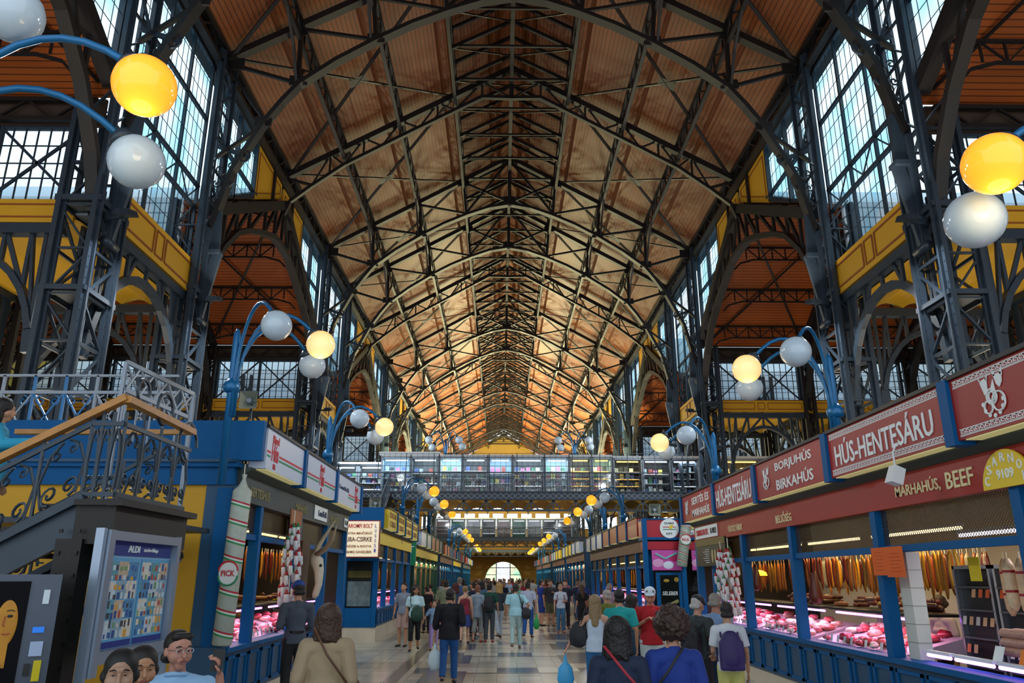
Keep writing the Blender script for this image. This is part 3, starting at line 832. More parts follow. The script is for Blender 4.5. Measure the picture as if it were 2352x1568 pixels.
# lights: floodlights bolted to the piers, added fill for the vault and aisles
def area(name, loc, size, power, color, rot, sy=None):
    l = bpy.data.lights.new(name, 'AREA'); l.energy = power * LIGHT_K; l.color = color; l.size = size
    if sy: l.shape = 'RECTANGLE'; l.size_y = sy
    o = bpy.data.objects.new(name, l); COL.objects.link(o); o.location = loc; o.rotation_euler = rot
    return o
M_LAMPOFF = mat('floodlight_glass', 'cdd6c8', .2)
for s in (1, -1):
    for i, y in enumerate(PIERS):
        f = thing('floodlight', 'small floodlight bolted to the %s pier of the %s row' % (ORD[i], SIDE[s]), 'floodlight', (s * 8.0, y - .2, 8.7))
        MB().beam((s * 8.55, y - .2, 8.75), (s * 7.9, y - .45, 8.7), .05, .05).build('arm', M_IRON, f)
        MB().add([(s * 7.8 + dx, y - .6 + dy, 8.65 + dz + .3 * dy) for dx, dy, dz in ((-.16, -.22, 0), (.16, -.22, 0), (.16, .22, 0), (-.16, .22, 0), (-.12, -.18, .13), (.12, -.18, .13), (.12, .18, .13), (-.12, .18, .13))],
                 [(3, 2, 1, 0), (4, 5, 6, 7), (0, 1, 5, 4), (1, 2, 6, 5), (2, 3, 7, 6), (3, 0, 4, 7)]).build('housing', M_IRON, f)
        far = y > 60
        area('floodlight_beam_and_fill', (s * 7.6, y - .6, 8.6), .4, 110 if far else 260, (.86, .94, 1), (0, s * R(30), 0))
        area('floodlight_beam_and_fill', (s * 7.6, y - .6, 8.9), .45, (5200 if y > 80 else 3600) if far else 900 if y > 50 else 110, (1, .93, .5) if y > 50 else (1, .93, .85), (R(180), -s * R(40), 0))  # upward beam added to brighten the plank ceiling, stronger and yellower far off
for s in (1, -1):
    for (p, q), pw in [((f[0], f[1]), 110) for f in FULL[:4]] + [(t, 150) for t in TRANS[:5]]:
        area('aisle_vault_fill', (s * 11.2, (p + q) / 2, 4.3), 2.0, pw, (1, .86, .66), (R(180), 0, 0))  # added upward fill that brightens the aisle vaults, no lamp stands there
area('end_window_fill', (0, END + 1.5, 13.1), 13.5, 1800, (1, .92, .55), (R(90 + 12), 0, math.pi*0), 4.2)  # added yellow light outside the unseen end window, brightens the far ceiling
# ================================================================== gallery bridges
M_MESHP = mat('brown_mesh_backing', '2a1d10', .6)
def scroll_rail(root, x0, x1, y, z0, z1, m, along='X', step=.62, nm='railing_scroll', cap=100):
    """wrought rail: verticals with paired scrolls; each panel its own part up to the cap"""
    L = abs(x1 - x0); n = max(1, round(L / step)); w = (x1 - x0) / n
    P = (lambda u, z: (u, y, z)) if along == 'X' else (lambda u, z: (y, u, z))
    U = (1, 0, 0) if along == 'X' else (0, 1, 0)
    rl = MB(); rl.beam(P(x0, z1), P(x1, z1), .05, .05); rl.beam(P(x0, z0), P(x1, z0), .04, .04); rl.beam(P(x0, z1 - .18), P(x1, z1 - .18), .025, .025)
    rl.build('rail_bar', m, root)
    sc = MB(); h = z1 - z0
    for i in range(n):
        a = x0 + i * w; c = a + w / 2
        sc.beam(P(a, z0), P(a, z1), .03, .03)
        for q in (-1, 1):
            sc.spiral(P(c + q * w * .22, z0 + h * .25), w * .2, U, (0, 0, 1), math.pi / 2, 1.25, .012, q, 12)
            sc.tube([P(c + q * w * .22, z0 + h * .45), P(c + q * w * .42, z0 + h * .6), P(c + q * w * .3, z0 + h * .8)], .011, 4)
            sc.spiral(P(c + q * w * .2, z1 - .3 * h), w * .12, U, (0, 0, 1), 0, 1.0, .01, -q, 8)
    sc.build(nm, m, root)
def bridge(y0, y1, i, detail=True, dz=0.0):
    lab = 'gallery bridge with scrollwork railing crossing the hall, %s from the camera' % ORD[i]
    r = thing('gallery_bridge', lab, 'bridge', (0, (y0 + y1) / 2, 5))
    MB().box(-XO + .1, XO - .1, y0, y1, 5.0, 5.14).build('deck', M_IRON, r)
    mb = MB(); mb.box(-8.3, 8.3, y0 - .10, y0 - .02, 4.9, 5.25); mb.box(-8.3, 8.3, y0 - .16, y0 - .02, 5.22, 5.28); mb.box(-8.3, 8.3, y0 - .16, y0 - .02, 4.88, 4.95)
    mb.build('edge_girder', M_IRON, r)
    mb = MB(); x = -8.2
    while x < 8.2: mb.beam((x, y0 - .12, 4.95), (x + .27, y0 - .12, 5.2), .02, .02); mb.beam((x + .27, y0 - .12, 4.95), (x, y0 - .12, 5.2), .02, .02); x += .27
    mb.build('edge_lattice', M_GREYP, r)
    # underside truss with spread arms, yellow jack arches behind
    mb = MB(); n = 16; w = 16.6 / n
    mb.beam((-8.3, y0 - .05, 4.42), (8.3, y0 - .05, 4.42), .1, .08)
    for q in range(n + 1):
        x = -8.3 + q * w; mb.beam((x, y0 - .05, 4.42), (x, y0 - .05, 4.9), .07, .07)
        if q < n:
            mb.beam((x + w * .32, y0 - .05, 4.45), (x, y0 - .05, 4.88), .07, .06); mb.beam((x + w * .68, y0 - .05, 4.45), (x + w, y0 - .05, 4.88), .07, .06)
            mb.box(x + w * .3, x + w * .7, y0 - .09, y0 - .02, 4.40, 4.47)
    mb.build('under_truss', M_IRON, r)
    mb = MB()
    for q in range(n):
        x = -8.3 + q * w
        P = [(x + w * (.5 - .5 * math.cos(math.pi * t / 8)), 4.5 + .38 * math.sin(math.pi * t / 8)) for t in range(9)]
        for (xa, za), (xb, zb) in zip(P, P[1:]): mb.quad((xa, y0 - .03, za), (xb, y0 - .03, zb), (xb, y1, zb), (xa, y1, za))
    mb.build('jack_arch_soffit', M_YELV, r)
    mb = MB()
    for q in range(n):
        x = -8.3 + q * w
        P = [(x + w * (.5 - .5 * math.cos(math.pi * t / 8)), 4.5 + .38 * math.sin(math.pi * t / 8)) for t in range(9)]
        mb.add([(a, y0 - .03, b) for a, b in P] + [(a, y0 - .03, 4.95) for a, b in P], [(t, t + 1, t + 10, t + 9) for t in range(8)])
    mb.build('yellow_spandrel', M_YEL, r)
    if detail: scroll_rail(r, -8.3, 8.3, y0 - .05, 5.28, 6.15, M_IRON, step=.69)
    mb = MB(); 
    for s in (-1, 1):
        for q in range(5): mb.spiral((s * (8.0 - q * .28), y0, 4.2 - .18 * q * 0 - .2), .13, (s, 0, 0), (0, 0, 1), q, 1.2, .02)
        mb.beam((s * 8.4, y0, 3.2), (s * 6.6, y0, 4.4), .08, .08)
    mb.build('corner_scroll', M_IRON, r)
    r.location.z += dz; WL[r.name] = Vector(r.location)
    return r
bridge(36.2, 40.2, 0, True, .34); bridge(71.5, 76.6, 1); bridge(105, 110.3, 2, False)
# hanging wires of tall safety mesh in front of the bridge stands
f = thing('safety_fence', 'tall thin wire fence above the railing of the front gallery bridge', 'fence', (0, 36.2, 5.6))
mb = MB()
for i in range(58): x = -6.1 + i * .26; mb.beam((x, 36.18, 5.64), (x, 36.18, 7.4), .012 if i % 5 else .035, .012 if i % 5 else .035)
for z in (6.8, 7.1, 7.4): mb.beam((-6.2, 36.18, z), (9.0, 36.18, z), .015, .02)
mb.build('fence_wire', M_IRON, f)

# souvenir stands on the bridges: cabinets with lit shelves and goods
SHELFC = ['dfe9ee', '8fa6b0', '8d3d34', '3f7f64', 'd6c35a', '4460a0', 'e9e2cf', '2e3a44', 'b06a9a', '5a3a2a']
def goods(root_list, x0, x1, y, z, h, w, grp, lab, cat, colors, nm, dy=.0, cap=999):
    x = x0; n = 0
    while x + w < x1 and n < cap:
        hh = h * random.uniform(.55, 1); c = random.choice(colors)
        k = (nm, c)
        if k not in KIDS:
            mb = MB(); mb.box(-w * .42, w * .42, -w * .3, w * .3, 0, 1); o = mb.build(nm, mat('goods_' + c, c, .5)); tag(o, lab, cat, grp); KIDS[k] = o
            o.location = (x + w / 2, y + dy, z); o.scale.z = hh; o.rotation_euler[2] = random.uniform(-.2, .2)
        else:
            o = KIDS[k].copy(); COL.objects.link(o); o.location = (x + w / 2, y + dy, z); o.scale.z = hh; o.rotation_euler[2] = random.uniform(-.2, .2); tag(o, lab, cat, grp)
        x += w * random.uniform(1.0, 1.35); n += 1
def stand(x0, x1, y, z, h, i, warm, where, frame=M_GREYP, shelves=4, items=True, back='39454e', bright=2.2):
    r = thing('souvenir_stand', 'glass-fronted souvenir stand with lit shelves, %s along the %s' % (ORD[i], where), 'market stand', ((x0 + x1) / 2, y, z))
    mb = MB()
    for x in (x0, x1): mb.box(x - .04, x + .04, y - .04, y + .04, z, z + h)
    mb.box(x0, x1, y - .04, y + .04, z + h - .08, z + h); mb.box(x0, x1, y - .04, y + .04, z, z + .12); mb.build('frame', frame, r)
    mb = MB(); mb.box(x0, x1, y + .9, y + .95, z, z + h); mb.box(x0, x0 + .03, y, y + .9, z, z + h); mb.box(x1 - .03, x1, y, y + .9, z, z + h); mb.build('back_board', mat('stand_' + back, back, .7), r)
    MB().box(x0 - .05, x1 + .05, y - .1, y + 1, z + h, z + h + .1).build('roof', mat('pale_stand_roof', 'c9ced2', .5), r)
    lw = mat('warm_tube', 'ffd070', emit=3.5) if warm else mat('cool_tube', 'e6f3ff', emit=5)
    MB().tube([(x0 + .15, y + .1, z + h - .16), (x1 - .15, y + .1, z + h - .16)], .03, 6).build('light_tube', lw, r)
    if not warm and i % 3 == 1: shelves = 3
    for q in range(shelves):
        zz = z + .2 + q * (h - .5) / shelves
        s_ = MB().box(x0 + .03, x1 - .03, y + .35, y + .85, zz, zz + .025).build('shelf', M_WHITE, r)
        if warm or (q == 1 and i % 2): MB().box(x0 + .1, x1 - .1, y + .34, y + .36, zz - .02, zz + .0).build('shelf_light', mat('gold_strip', 'ffb41e', emit=2.2) if warm else mat('white_strip', 'e8f4ff', emit=1.8), s_)
        if items: goods(None, x0 + .08, x1 - .06, y + .55, zz + .026, (h - .5) / shelves * .75, .215, 'souvenirs on the shelves of the %s' % where, 'small souvenir standing on a lit shelf of the %s' % where, 'souvenir', SHELFC, 'souvenir')
    if items: area('stand_light', ((x0 + x1) / 2, y + .15, z + h - .2), x1 - x0, 16 if not warm else 10, (1, .8, .4) if warm else (.85, .95, 1), (R(35), 0, 0), .2)
    MB().quad((x0 + .04, y, z + .12), (x1 - .04, y, z + .12), (x1 - .04, y, z + h - .08), (x0 + .04, y, z + h - .08)).build('glass_front', M_GLASSC, r)
xs = [x * 1.09 for x in (-5.6, -4.3, -3.05, -2.0, -.9, .2, 1.6, 2.7, 3.7, 4.6)]
for i in range(len(xs) - 1): stand(xs[i] + .02, xs[i + 1] - .04, 37.2, 5.48, 1.9, i, i in (7, 8), 'front gallery bridge', items=True, shelves=4, back=('8fb4c8', '4a5960', 'a9c8d6', '3a4650')[i % 4])
for i, (a, b) in enumerate(((5.1, 6.45), (6.5, 7.85), (7.9, 9.2))): stand(a, b, 37.2, 5.48, 1.85, 9 + i, i == 0, 'front gallery bridge', back='15181b')
for i, (a, b) in enumerate(((10.0, 12.2), (12.3, 14.6))): stand(a, b, 37.2, 5.48, 1.85, 12 + i, True, 'front gallery bridge', back='4b4020')
for i, (a, b) in enumerate(((-8.7, -7.5), (-7.4, -6.2))): stand(a, b, 38.4, 5.48, 1.7, 14 + i, False, 'front gallery bridge', back='5a646a')
for i in range(9):
    a = -6.3 + i * 1.4; stand(a, a + 1.25, 72.6, 5.14, 1.8, i, False, 'middle gallery bridge', items=False, back=('a98f8f', '2f7f66', 'c9c9d4', '4a4750')[i % 4], bright=3)
mb = MB().box(-6.25, -3.3, 37.1, 38.2, 7.49, 7.61); tag(center(mb.build('stand_awning', M_WHITE)), 'white flat awning over the stands at the left end of the bridge', 'awning')

# four-globe lamps standing on the bridge
M_GLOBE = mat('opal_glass_globe', 'c3d4e2', .12, spec=.6)
def _amber():
    k = NT('lit_amber_globe'); lw = k.n('ShaderNodeLayerWeight'); lw.inputs['Blend'].default_value = .35
    e_ = k.mix(k.rng(lw.outputs['Facing'], .0, .9), lin('ffc21e'), lin('f0902a'))
    k.l(e_, k.b.inputs['Emission Color']); k.b.inputs['Emission Strength'].default_value = .85
    k.b.inputs['Base Color'].default_value = (*lin('f0b040'), 1); k.b.inputs['Roughness'].default_value = .12
    return k.m
M_AMBER = _amber()
k = NT('lit_cream_globe'); lw = k.n('ShaderNodeLayerWeight'); lw.inputs['Blend'].default_value = .4
k.l(k.mix(k.rng(lw.outputs['Facing'], .0, .9), lin('ffe2a0'), lin('f2b060')), k.b.inputs['Emission Color']); k.b.inputs['Emission Strength'].default_value = .95
k.b.inputs['Base Color'].default_value = (*lin('e8c48c'), 1); k.b.inputs['Roughness'].default_value = .15
M_AMBER2 = k.m
def arm_pts(p, c, rise):
    """bow from the pole at p to the globe top at c"""
    p = Vector(p); c = Vector(c); out = []
    for i in range(13):
        t = i / 12; q = p.lerp(c, t ** 1.25 if t else 0); hh = max(p.z, c.z) + rise
        z = p.z * (1 - t) ** 2 + 2 * (hh * 1.0 + (hh - (p.z + c.z) / 2)) * t * (1 - t) + c.z * t ** 2
        out.append((q.x, q.y, z))
    return out
def lamp(x, y, s, label, globes, ztop=4.85, zb=3.0, lit=None):
    r = thing('street_lamp', label, 'lamp', (x, y, zb))
    MB().lathe([(.055, 0), (.055, ztop - zb - .25), (.05, ztop - zb - .02), (.03, ztop - zb + .03), (.02, ztop - zb + .06)], (x, y, zb), 12).build('pole', M_LAMPB, r, True)
    MB().lathe([(.06, -.02), (.105, 0), (.115, .05), (.115, .10), (.09, .14), (.06, .18)], (x, y, ztop - .85), 14).build('collar', M_LAMPB, r, True)
    for (gx, gy, gz, on) in globes:
        g = Vector((gx, gy, gz)); d = Vector((gx - x, gy - y, 0)).normalized()
        a0 = Vector((x, y, 0)) + d * .07
        pts = [(a0.x, a0.y, ztop - 1.2), (a0.x, a0.y, ztop - .55)]
        top = g - d * .12 + Vector((0, 0, .17))
        n = 10; H = Vector((a0.x, a0.y, ztop - .55)); L = (Vector((top.x, top.y, 0)) - Vector((H.x, H.y, 0))).length
        zc = max(top.z, H.z) + .25
        for i in range(1, n + 1):
            t = i / n; xy = H.lerp(top, 1 - math.cos(t * math.pi * .62) if False else t ** 1.3)
            z = (1 - t) ** 2 * H.z + 2 * t * (1 - t) * (2 * zc - (H.z + top.z) / 2) * 1.0 + t * t * top.z
            pts.append((xy.x, xy.y, z))
        arm = MB().tube(pts, .026, 8).build('arm', M_LAMPB, r, True)
        hd = (g - top).normalized()
        MB().tube([top - hd * .06, top - hd * .01, top + hd * .03], [.04, .095, .10], 12).build('globe_cap', M_DARK if zb > 4 else M_IRON, arm, True)
        m = M_GLOBE if not on else (M_AMBER if on == 1 else M_AMBER2)
        gl = MB().ball(g, .2, 24, 16).build('globe', m, r, True)
        gl['label'] = ('lit amber globe' if on == 1 else 'lit cream-yellow globe') if on else 'unlit white globe'
        if on:
            l = bpy.data.lights.new('globe_light', 'POINT'); l.energy = 9; l.color = (1, .72, .35); l.shadow_soft_size = .2
            o = bpy.data.objects.new('globe_light', l); COL.objects.link(o); o.location = (gx, gy, gz - .26)
    return r
def lamp_std(s, y, label, xp, z, on=1):
    lamp(xp, y, s, label, [(xp - s * .80, y - .85, z + .02, 0), (xp - s * 1.2, y - .05, z, on), (xp - s * .85, y + .95, z - .03, 0)], z + .18)
LY = [10.45, 16.65, 29.8, 35.2, 41.0, 57.0, 63.4, 69.8, 84.0, 90.5, 97]
for i, y in enumerate(LY):
    lamp_std(1, y, 'blue three-globe lamp post over the right-hand stalls, %s with its post in view' % ORD[i], 4.3, 4.62, 2 if i < 2 else 1)
    lamp_std(-1, y, 'blue three-globe lamp post over the left-hand stalls, %s with its post in view' % ORD[i], -4.1, 4.95, 2 if i < 2 else 1)
lamp(-4.35, 4.6, -1, 'near blue lamp whose arms reach in at the top left with one lit amber globe', [(-2.70, 4.36, 4.90, 1), (-3.06, 5.09, 4.76, 0), (-3.76, 4.49, 5.57, 0)], 5.1)
lamp(4.35, 4.8, 1, 'near blue lamp at the right edge with one lit amber and one white globe', [(2.88, 4.43, 4.41, 1), (2.99, 4.89, 4.23, 0)], 4.7)
for s, x in ((-1, -2.95), (1, 3.15)):
    z = 7.7; x = x * 1.09; z = 8.3; g = [(x - .85, 39.2, z + .25, 0), (x - .7, 39.7, z - .05, 0), (x + .7, 39.2, z + .25, 0), (x + .85, 39.7, z, 0)]
    lamp(x, 39.5, s, 'blue lamp post with four white globes behind the %s stands of the bridge' % ('left' if s < 0 else 'right'), g, 8.6, 5.48)

# ================================================================== stairs at the left
M_STAIR = M_IRON
r = thing('iron_staircase', 'grey iron staircase with scrollwork balustrade rising to a landing at the left', 'staircase', (-6, 7.5, 0))
LX, LZ, Y0s, Y1s = -3.72, 2.43, 6.85, 8.35; slope = .60
x0, z0 = -7.6, LZ - (-4.0 + 7.6) * slope
lx = -4.0
MB().box(lx, LX, Y0s, Y1s, LZ - .06, LZ).build('landing', M_IRON, r); MB().box(-6.2, -4.2, Y1s, 10.5, LZ - .06, LZ).build('landing', M_IRON, r)
mb = MB(); mb.box(lx, LX, Y0s - .06, Y0s, LZ - .34, LZ + .02); mb.box(LX + .002, LX + .06, Y0s - .064, Y1s, LZ - .344, LZ + .018); mb.box(lx, LX + .1, Y0s - .12, Y0s, LZ - .02, LZ + .03); mb.box(LX + .004, LX + .14, Y0s - .124, Y1s + .05, LZ - .024, LZ + .034)
mb.build('landing_beam', M_IRON_R, r)
mb = MB(); y = Y0s
while y < Y1s: mb.spiral((LX + .03, y + .1, LZ - .42), .07, (0, 1, 0), (0, 0, 1), 0, 1.2, .014); y += .2
mb.build('pierced_frieze', M_IRON_R, r)
for yy in (Y0s, Y1s):
    mb = MB(); mb.prism([(x0, yy - .03, z0 - .15), (lx, yy - .03, LZ - .3), (lx, yy - .03, LZ + .03), (x0, yy - .03, z0 + .18)], (0, .06, 0))
    mb.beam((x0, yy - .04, z0 + .2), (lx + .05, yy - .04, LZ + .05), .1, .05); mb.beam((x0, yy - .04, z0 - .45), (lx, yy - .04, LZ - .62), .08, .06)
    mb.build('stringer', M_IRON, r)
mb = MB(); n = 11
for i in range(n): x = x0 + (lx - x0) * i / n; z = z0 + (LZ - z0) * (i + 1) / n; mb.box(x, x + .32, Y0s, Y1s, z - .04, z)
mb.build('tread', M_IRON_R, r)
for xx in (lx, ):
    MB().box(xx - .11, xx + .11, Y1s - .1, Y1s + .1, 0, LZ - .3).build('support_post', M_IRON_R, r)
    mb = MB(); mb.box(xx - .11, xx + .11, Y0s - .1, Y0s + .1, 0, LZ - .3)
    for yy in (Y0s, ):
        for k in range(12): mb.box(xx - .09, xx - .06, yy - .115, yy - .1, .2 + k * .18, .23 + k * .18); mb.box(xx + .06, xx + .09, yy - .115, yy - .1, .2 + k * .18, .23 + k * .18)
    mb.build('support_post', M_IRON_R, r)
mb = MB(); mb.chain([(lx - .1, Y0s, .9), (lx - .14, Y0s, 1.4), (lx - .3, Y0s, 1.7), (lx - .7, Y0s, 1.75)], .06, .18); mb.build('support_bracket', M_IRON_R, r)
# scrollwork: flight and landing
def flight_rail(root, p0, p1, h, n, m):
    p0 = Vector(p0); p1 = Vector(p1); U = (p1 - p0).normalized(); w = (p1 - p0).length / n
    fr = MB(); fr.beam(p0 + Vector((0, 0, .08)), p1 + Vector((0, 0, .08)), .03, .04); fr.beam(p0 + Vector((0, 0, h - .12)), p1 + Vector((0, 0, h - .12)), .03, .04)
    fr.build('rail_bar', m, root)
    for i in range(n):
        a = p0 + U * (w * i); b = a + U * w; c = (a + b) / 2
        mb = MB(); mb.beam(a, a + Vector((0, 0, h - .01)), .024, .024)
        for q in (-1, 1):
            e_ = c + U * (q * w * .46)
            pts = [c + U * (q * w * .06) + Vector((0, 0, h * .80)), c + U * (q * w * .30) + Vector((0, 0, h * .70)), e_ + Vector((0, 0, h * .45)), c + U * (q * w * .34) + Vector((0, 0, h * .16))]
            mb.tube(pts, .014, 5)
            mb.spiral(c + U * (q * w * .20) + Vector((0, 0, h * .27)), w * .19, U, (0, 0, 1), -math.pi / 2 + 0, 1.35, .013, q, 14)
            mb.spiral(c + U * (q * w * .16) + Vector((0, 0, h * .68)), w * .11, U, (0, 0, 1), math.pi / 2, 1.2, .011, -q, 10)
        mb.build('scroll_panel', m, root)
flight_rail(r, (x0, Y0s - .02, z0 + .15), (lx, Y0s - .02, LZ), .82, 9, M_IRON)
flight_rail(r, (lx, Y0s - .02, LZ), (LX, Y0s - .02, LZ), .82, 3, M_IRON)
flight_rail(r, (LX, Y0s, LZ), (LX, Y1s, LZ), .82, 4, M_IRON)
flight_rail(r, (x0, Y1s - .02, z0 + .15), (lx, Y1s - .02, LZ), .82, 9, M_IRON)
mb = MB(); hz = .92
mb.beam((x0, Y0s - .03, z0 + hz + .10), (LX, Y0s - .03, LZ + hz + .02), .09, .06)
mb.beam((LX, Y0s - .05, LZ + hz), (LX, Y1s, LZ + hz - .02), .09, .06, up=(0, 0, 1)); mb.beam((LX, Y1s, LZ + hz - .02), (LX - 1.9, Y1s, LZ + hz - .02), .08, .05)
mb.build('wooden_handrail', M_WOODR, r)
mb = MB()
for a, b, cc, rr in (((0, 1, 0), (0, 0, 1), (LX + .0, Y0s + .25, LZ + 1.05), .14), ((0, 1, 0), (0, 0, 1), (LX, Y0s + .75, LZ + .98), .2), ((0, 1, 0), (0, 0, 1), (LX, Y1s - .1, LZ + .75), .26)): mb.spiral(cc, rr, a, b, 0, .8, .018, 1, 14, .7)
mb.build('scroll_finial', M_IRON, r)
# upper flight and gallery rail behind
r = thing('upper_gallery_railing', 'pale blue-grey gallery railing with crosses behind the staircase at the left', 'railing', (-7, 11.9, 4))
mb = MB(); ya = 12.2
zt = 4.95
for z, w in ((zt, .04), (zt - .28, .05), (3.9, .05)): mb.beam((-9.5, ya, z), (-5.6, ya, z), w, w)
mb.build('rail_bar', M_GREYP, r)
x = -9.4
while x < -5.7:
    mb = MB(); mb.beam((x, ya, 3.9), (x, ya, zt), .04, .04); mb.beam((x, ya, zt - .28), (x + .5, ya, 3.9), .025, .025); mb.beam((x + .5, ya, zt - .28), (x, ya, 3.9), .025, .025)
    for q in (-1, 1): mb.spiral((x + q * .14, ya, zt - .42), .09, (q, 0, 0), (0, 0, 1), math.pi / 2, 1.1, .014)
    mb.build('cross_panel', M_LAMPB if x > -8.4 and x < -7 else M_GREYP, r); x += .5
r = thing('raised_gate_railing', 'sloping grey iron railing with crossed bars above the stair landing', 'railing', (-5.4, 10, 3.9))
pt = lambda t, h: (-5.35 + .0 * t, 9.2 + 2.0 * t, 4.15 + h - .05 * t)
mb = MB(); A = (-4.98, 9.2, 4.36); B = (-4.47, 10.1, 4.16); A2 = (-4.94, 9.2, 4.0); B2 = (-4.49, 10.1, 3.84)
mb.beam(A, B, .04, .05); mb.beam(A2, B2, .04, .05); mb.beam(A, (A[0], A[1], 2.45), .04, .04); mb.beam(B, (B[0], B[1], 2.45), .05, .05); mb.build('rail_bar', M_GREYP, r)
mb = MB()
for i in range(5):
    f = i / 5; g = (i + 1) / 5; a = Vector(A).lerp(Vector(B), f); b = Vector(A2).lerp(Vector(B2), g); c = Vector(A2).lerp(Vector(B2), f); d = Vector(A).lerp(Vector(B), g)
    mb.beam(a, b, .02, .02); mb.beam(c, d, .02, .02); mb.beam(c, (c.x, c.y, 3.4), .02, .02)
mb.build('crossed_bar', M_GREYP, r)

# stair up to the bridge, far left
r = thing('bridge_staircase', 'steep iron stair climbing to the left end of the front gallery bridge', 'staircase', (-5.6, 30, 2))
mb = MB(); mb.beam((-5.3, 28.6, 2.0), (-5.5, 36.2, 5.45), .12, .3); mb.beam((-6.9, 28.6, 2.0), (-7.1, 36.2, 5.45), .12, .3); mb.build('stringer', M_IRON_R, r)
mb = MB()
for i in range(20): f = i / 20; mb.box(-7.0, -5.35, 28.6 + 7.6 * f, 28.6 + 7.6 * f + .38, 2.0 + 3.45 * f, 2.05 + 3.45 * f)
mb.build('tread', M_IRON_R, r); mb = MB()
mb.beam((-5.3, 28.6, 3.05), (-5.5, 36.2, 6.5), .05, .08)
for i in range(36): f = i / 36; mb.beam((-5.3 - .2 * f, 28.6 + 7.6 * f, 2.0 + 3.45 * f), (-5.3 - .2 * f, 28.6 + 7.6 * f + (.3 if i % 2 else -.0), 3.05 + 3.45 * f), .02, .02)
mb.build('railing', M_IRON, r)
# ================================================================== goods prototypes
def proto_copy(key, maker, loc, lab, cat, grp=None, rz=0, rx=0, sc=1):
    if key not in KIDS:
        o = maker(); KIDS[key] = o
    else:
        src = KIDS[key]; o = src.copy(); COL.objects.link(o)
        for ch in list(src.children):
            c = ch.copy(); COL.objects.link(c); c.parent = o
    o.location = loc; o.rotation_euler = (rx, 0, rz); o.scale = (sc, sc, sc) if not isinstance(sc, tuple) else sc
    tag(o, lab, cat, grp)
    return o
def mk_sausage(L, r, bend, col, nm='hanging_sausage', bands=None):
    def f():
        m = mat('sausage_' + col, col, .35, noise=.35, nscale=30)
        pts = [(bend * math.sin(math.pi * i / 8), 0, -L * i / 8) for i in range(9)]
        rs = [r * (.35 if i in (0, 8) else .9 if i in (1, 7) else 1) for i in range(9)]
        o = MB().tube(pts, rs, 8).build(nm, m, None, True)
        b = MB().tube([(0, 0, .06), (0, 0, 0)], .004, 4)
        b.build('string', mat('white_string', 'e4ddcc', .8), o)
        if bands:
            b = MB()
            for i in (2, 5): b.tube([(pts[i][0], 0, pts[i][2] + .012), (pts[i][0], 0, pts[i][2] - .012)], r * 1.06, 8)
            b.build('paper_band', mat('band_' + bands, bands, .6), o)
        return o
    return f
def hang_row(x, y0, y1, z, kinds, step, lab, grp, where):
    y = y0
    while y < y1:
        key, mk = random.choice(kinds)
        proto_copy(key, mk, (x + random.uniform(-.05, .05), y, z), lab, 'sausage', grp, rz=random.uniform(0, 6)); y += step * random.uniform(.9, 1.15)
K_SLIM = [('s1', mk_sausage(.5, .022, .03, '8a3a1a')), ('s2', mk_sausage(.55, .024, .02, 'a8621e')), ('s3', mk_sausage(.42, .022, .03, '6e2414'))]
K_GOLD = [('s4', mk_sausage(.5, .026, .03, 'c08a1c')), ('s2', K_SLIM[1][1]), ('s5', mk_sausage(.6, .025, .02, 'b4761a'))]
K_SAL = [('s6', mk_sausage(.5, .04, .01, '8f8a72')), ('s7', mk_sausage(.45, .045, .0, '4a1c14')), ('s8', mk_sausage(.5, .04, .01, 'a89c80', bands='c8c4b4'))]
K_BIG = [('s9', mk_sausage(.55, .055, 0, 'd9b48e', bands='a01e28')), ('s10', mk_sausage(.5, .06, 0, 'e0c4a0', bands='a01e28')), ('s11', mk_sausage(.45, .05, 0, 'c88c6c', bands='3c8a3a'))]
def mk_meat(col, seed):
    def f():
        random.seed(seed); o = MB().ball((0, 0, .03), .09, 10, 7, (1.2, .8, .5), .22).build('meat_cut', mat('meat_' + col, col, .25, noise=.4, nscale=25), None, True); random.seed(seed + 100); return o
    return f
K_MEAT = [('m%d' % i, mk_meat(c, i)) for i, c in enumerate(('b8404e', 'd8707c', 'a02c3a', 'e4a49c', 'c8545c', 'e8c8bc'))]
def mk_tag(col):
    def f():
        o = MB().prism([(-.035, 0, 0), (.035, 0, 0), (.035, .02, .09), (-.035, .02, .09)], (0, .003, 0)).build('price_tag', mat('tag_' + col, col, .6)); return o
    return f
M_PINKT = mat('violet_tube', 'e6a0ff', emit=6, ecol='c878ff')
M_TUBE = mat('warm_white_tube', 'ffe0a0', emit=4)
M_CANO = mat('lit_canopy_panel', 'd8d090', emit=.30, ecol='e8dc9a')
M_CORN = mat('dark_cornice', '33403c', .5)
M_INT = mat('dark_stall_interior', '1e1a17', .7)
M_TILE = mat('white_wall_tile', 'cfd0c8', .3)
k = NT('brown_wire_mesh'); p = k.xyz()
u_ = k.math('ADD', p['Y'], p['Z']); v_ = k.math('SUBTRACT', p['Y'], p['Z'])
g_ = k.math('MAXIMUM', k.stripe(u_, .045, .016), k.stripe(v_, .045, .016))
k.b.inputs['Base Color'].default_value = (*lin('54401e'), 1); k.b.inputs['Roughness'].default_value = .4; k.b.inputs['Metallic'].default_value = .4
k.l(g_, k.b.inputs['Alpha']); M_MESH = k.m

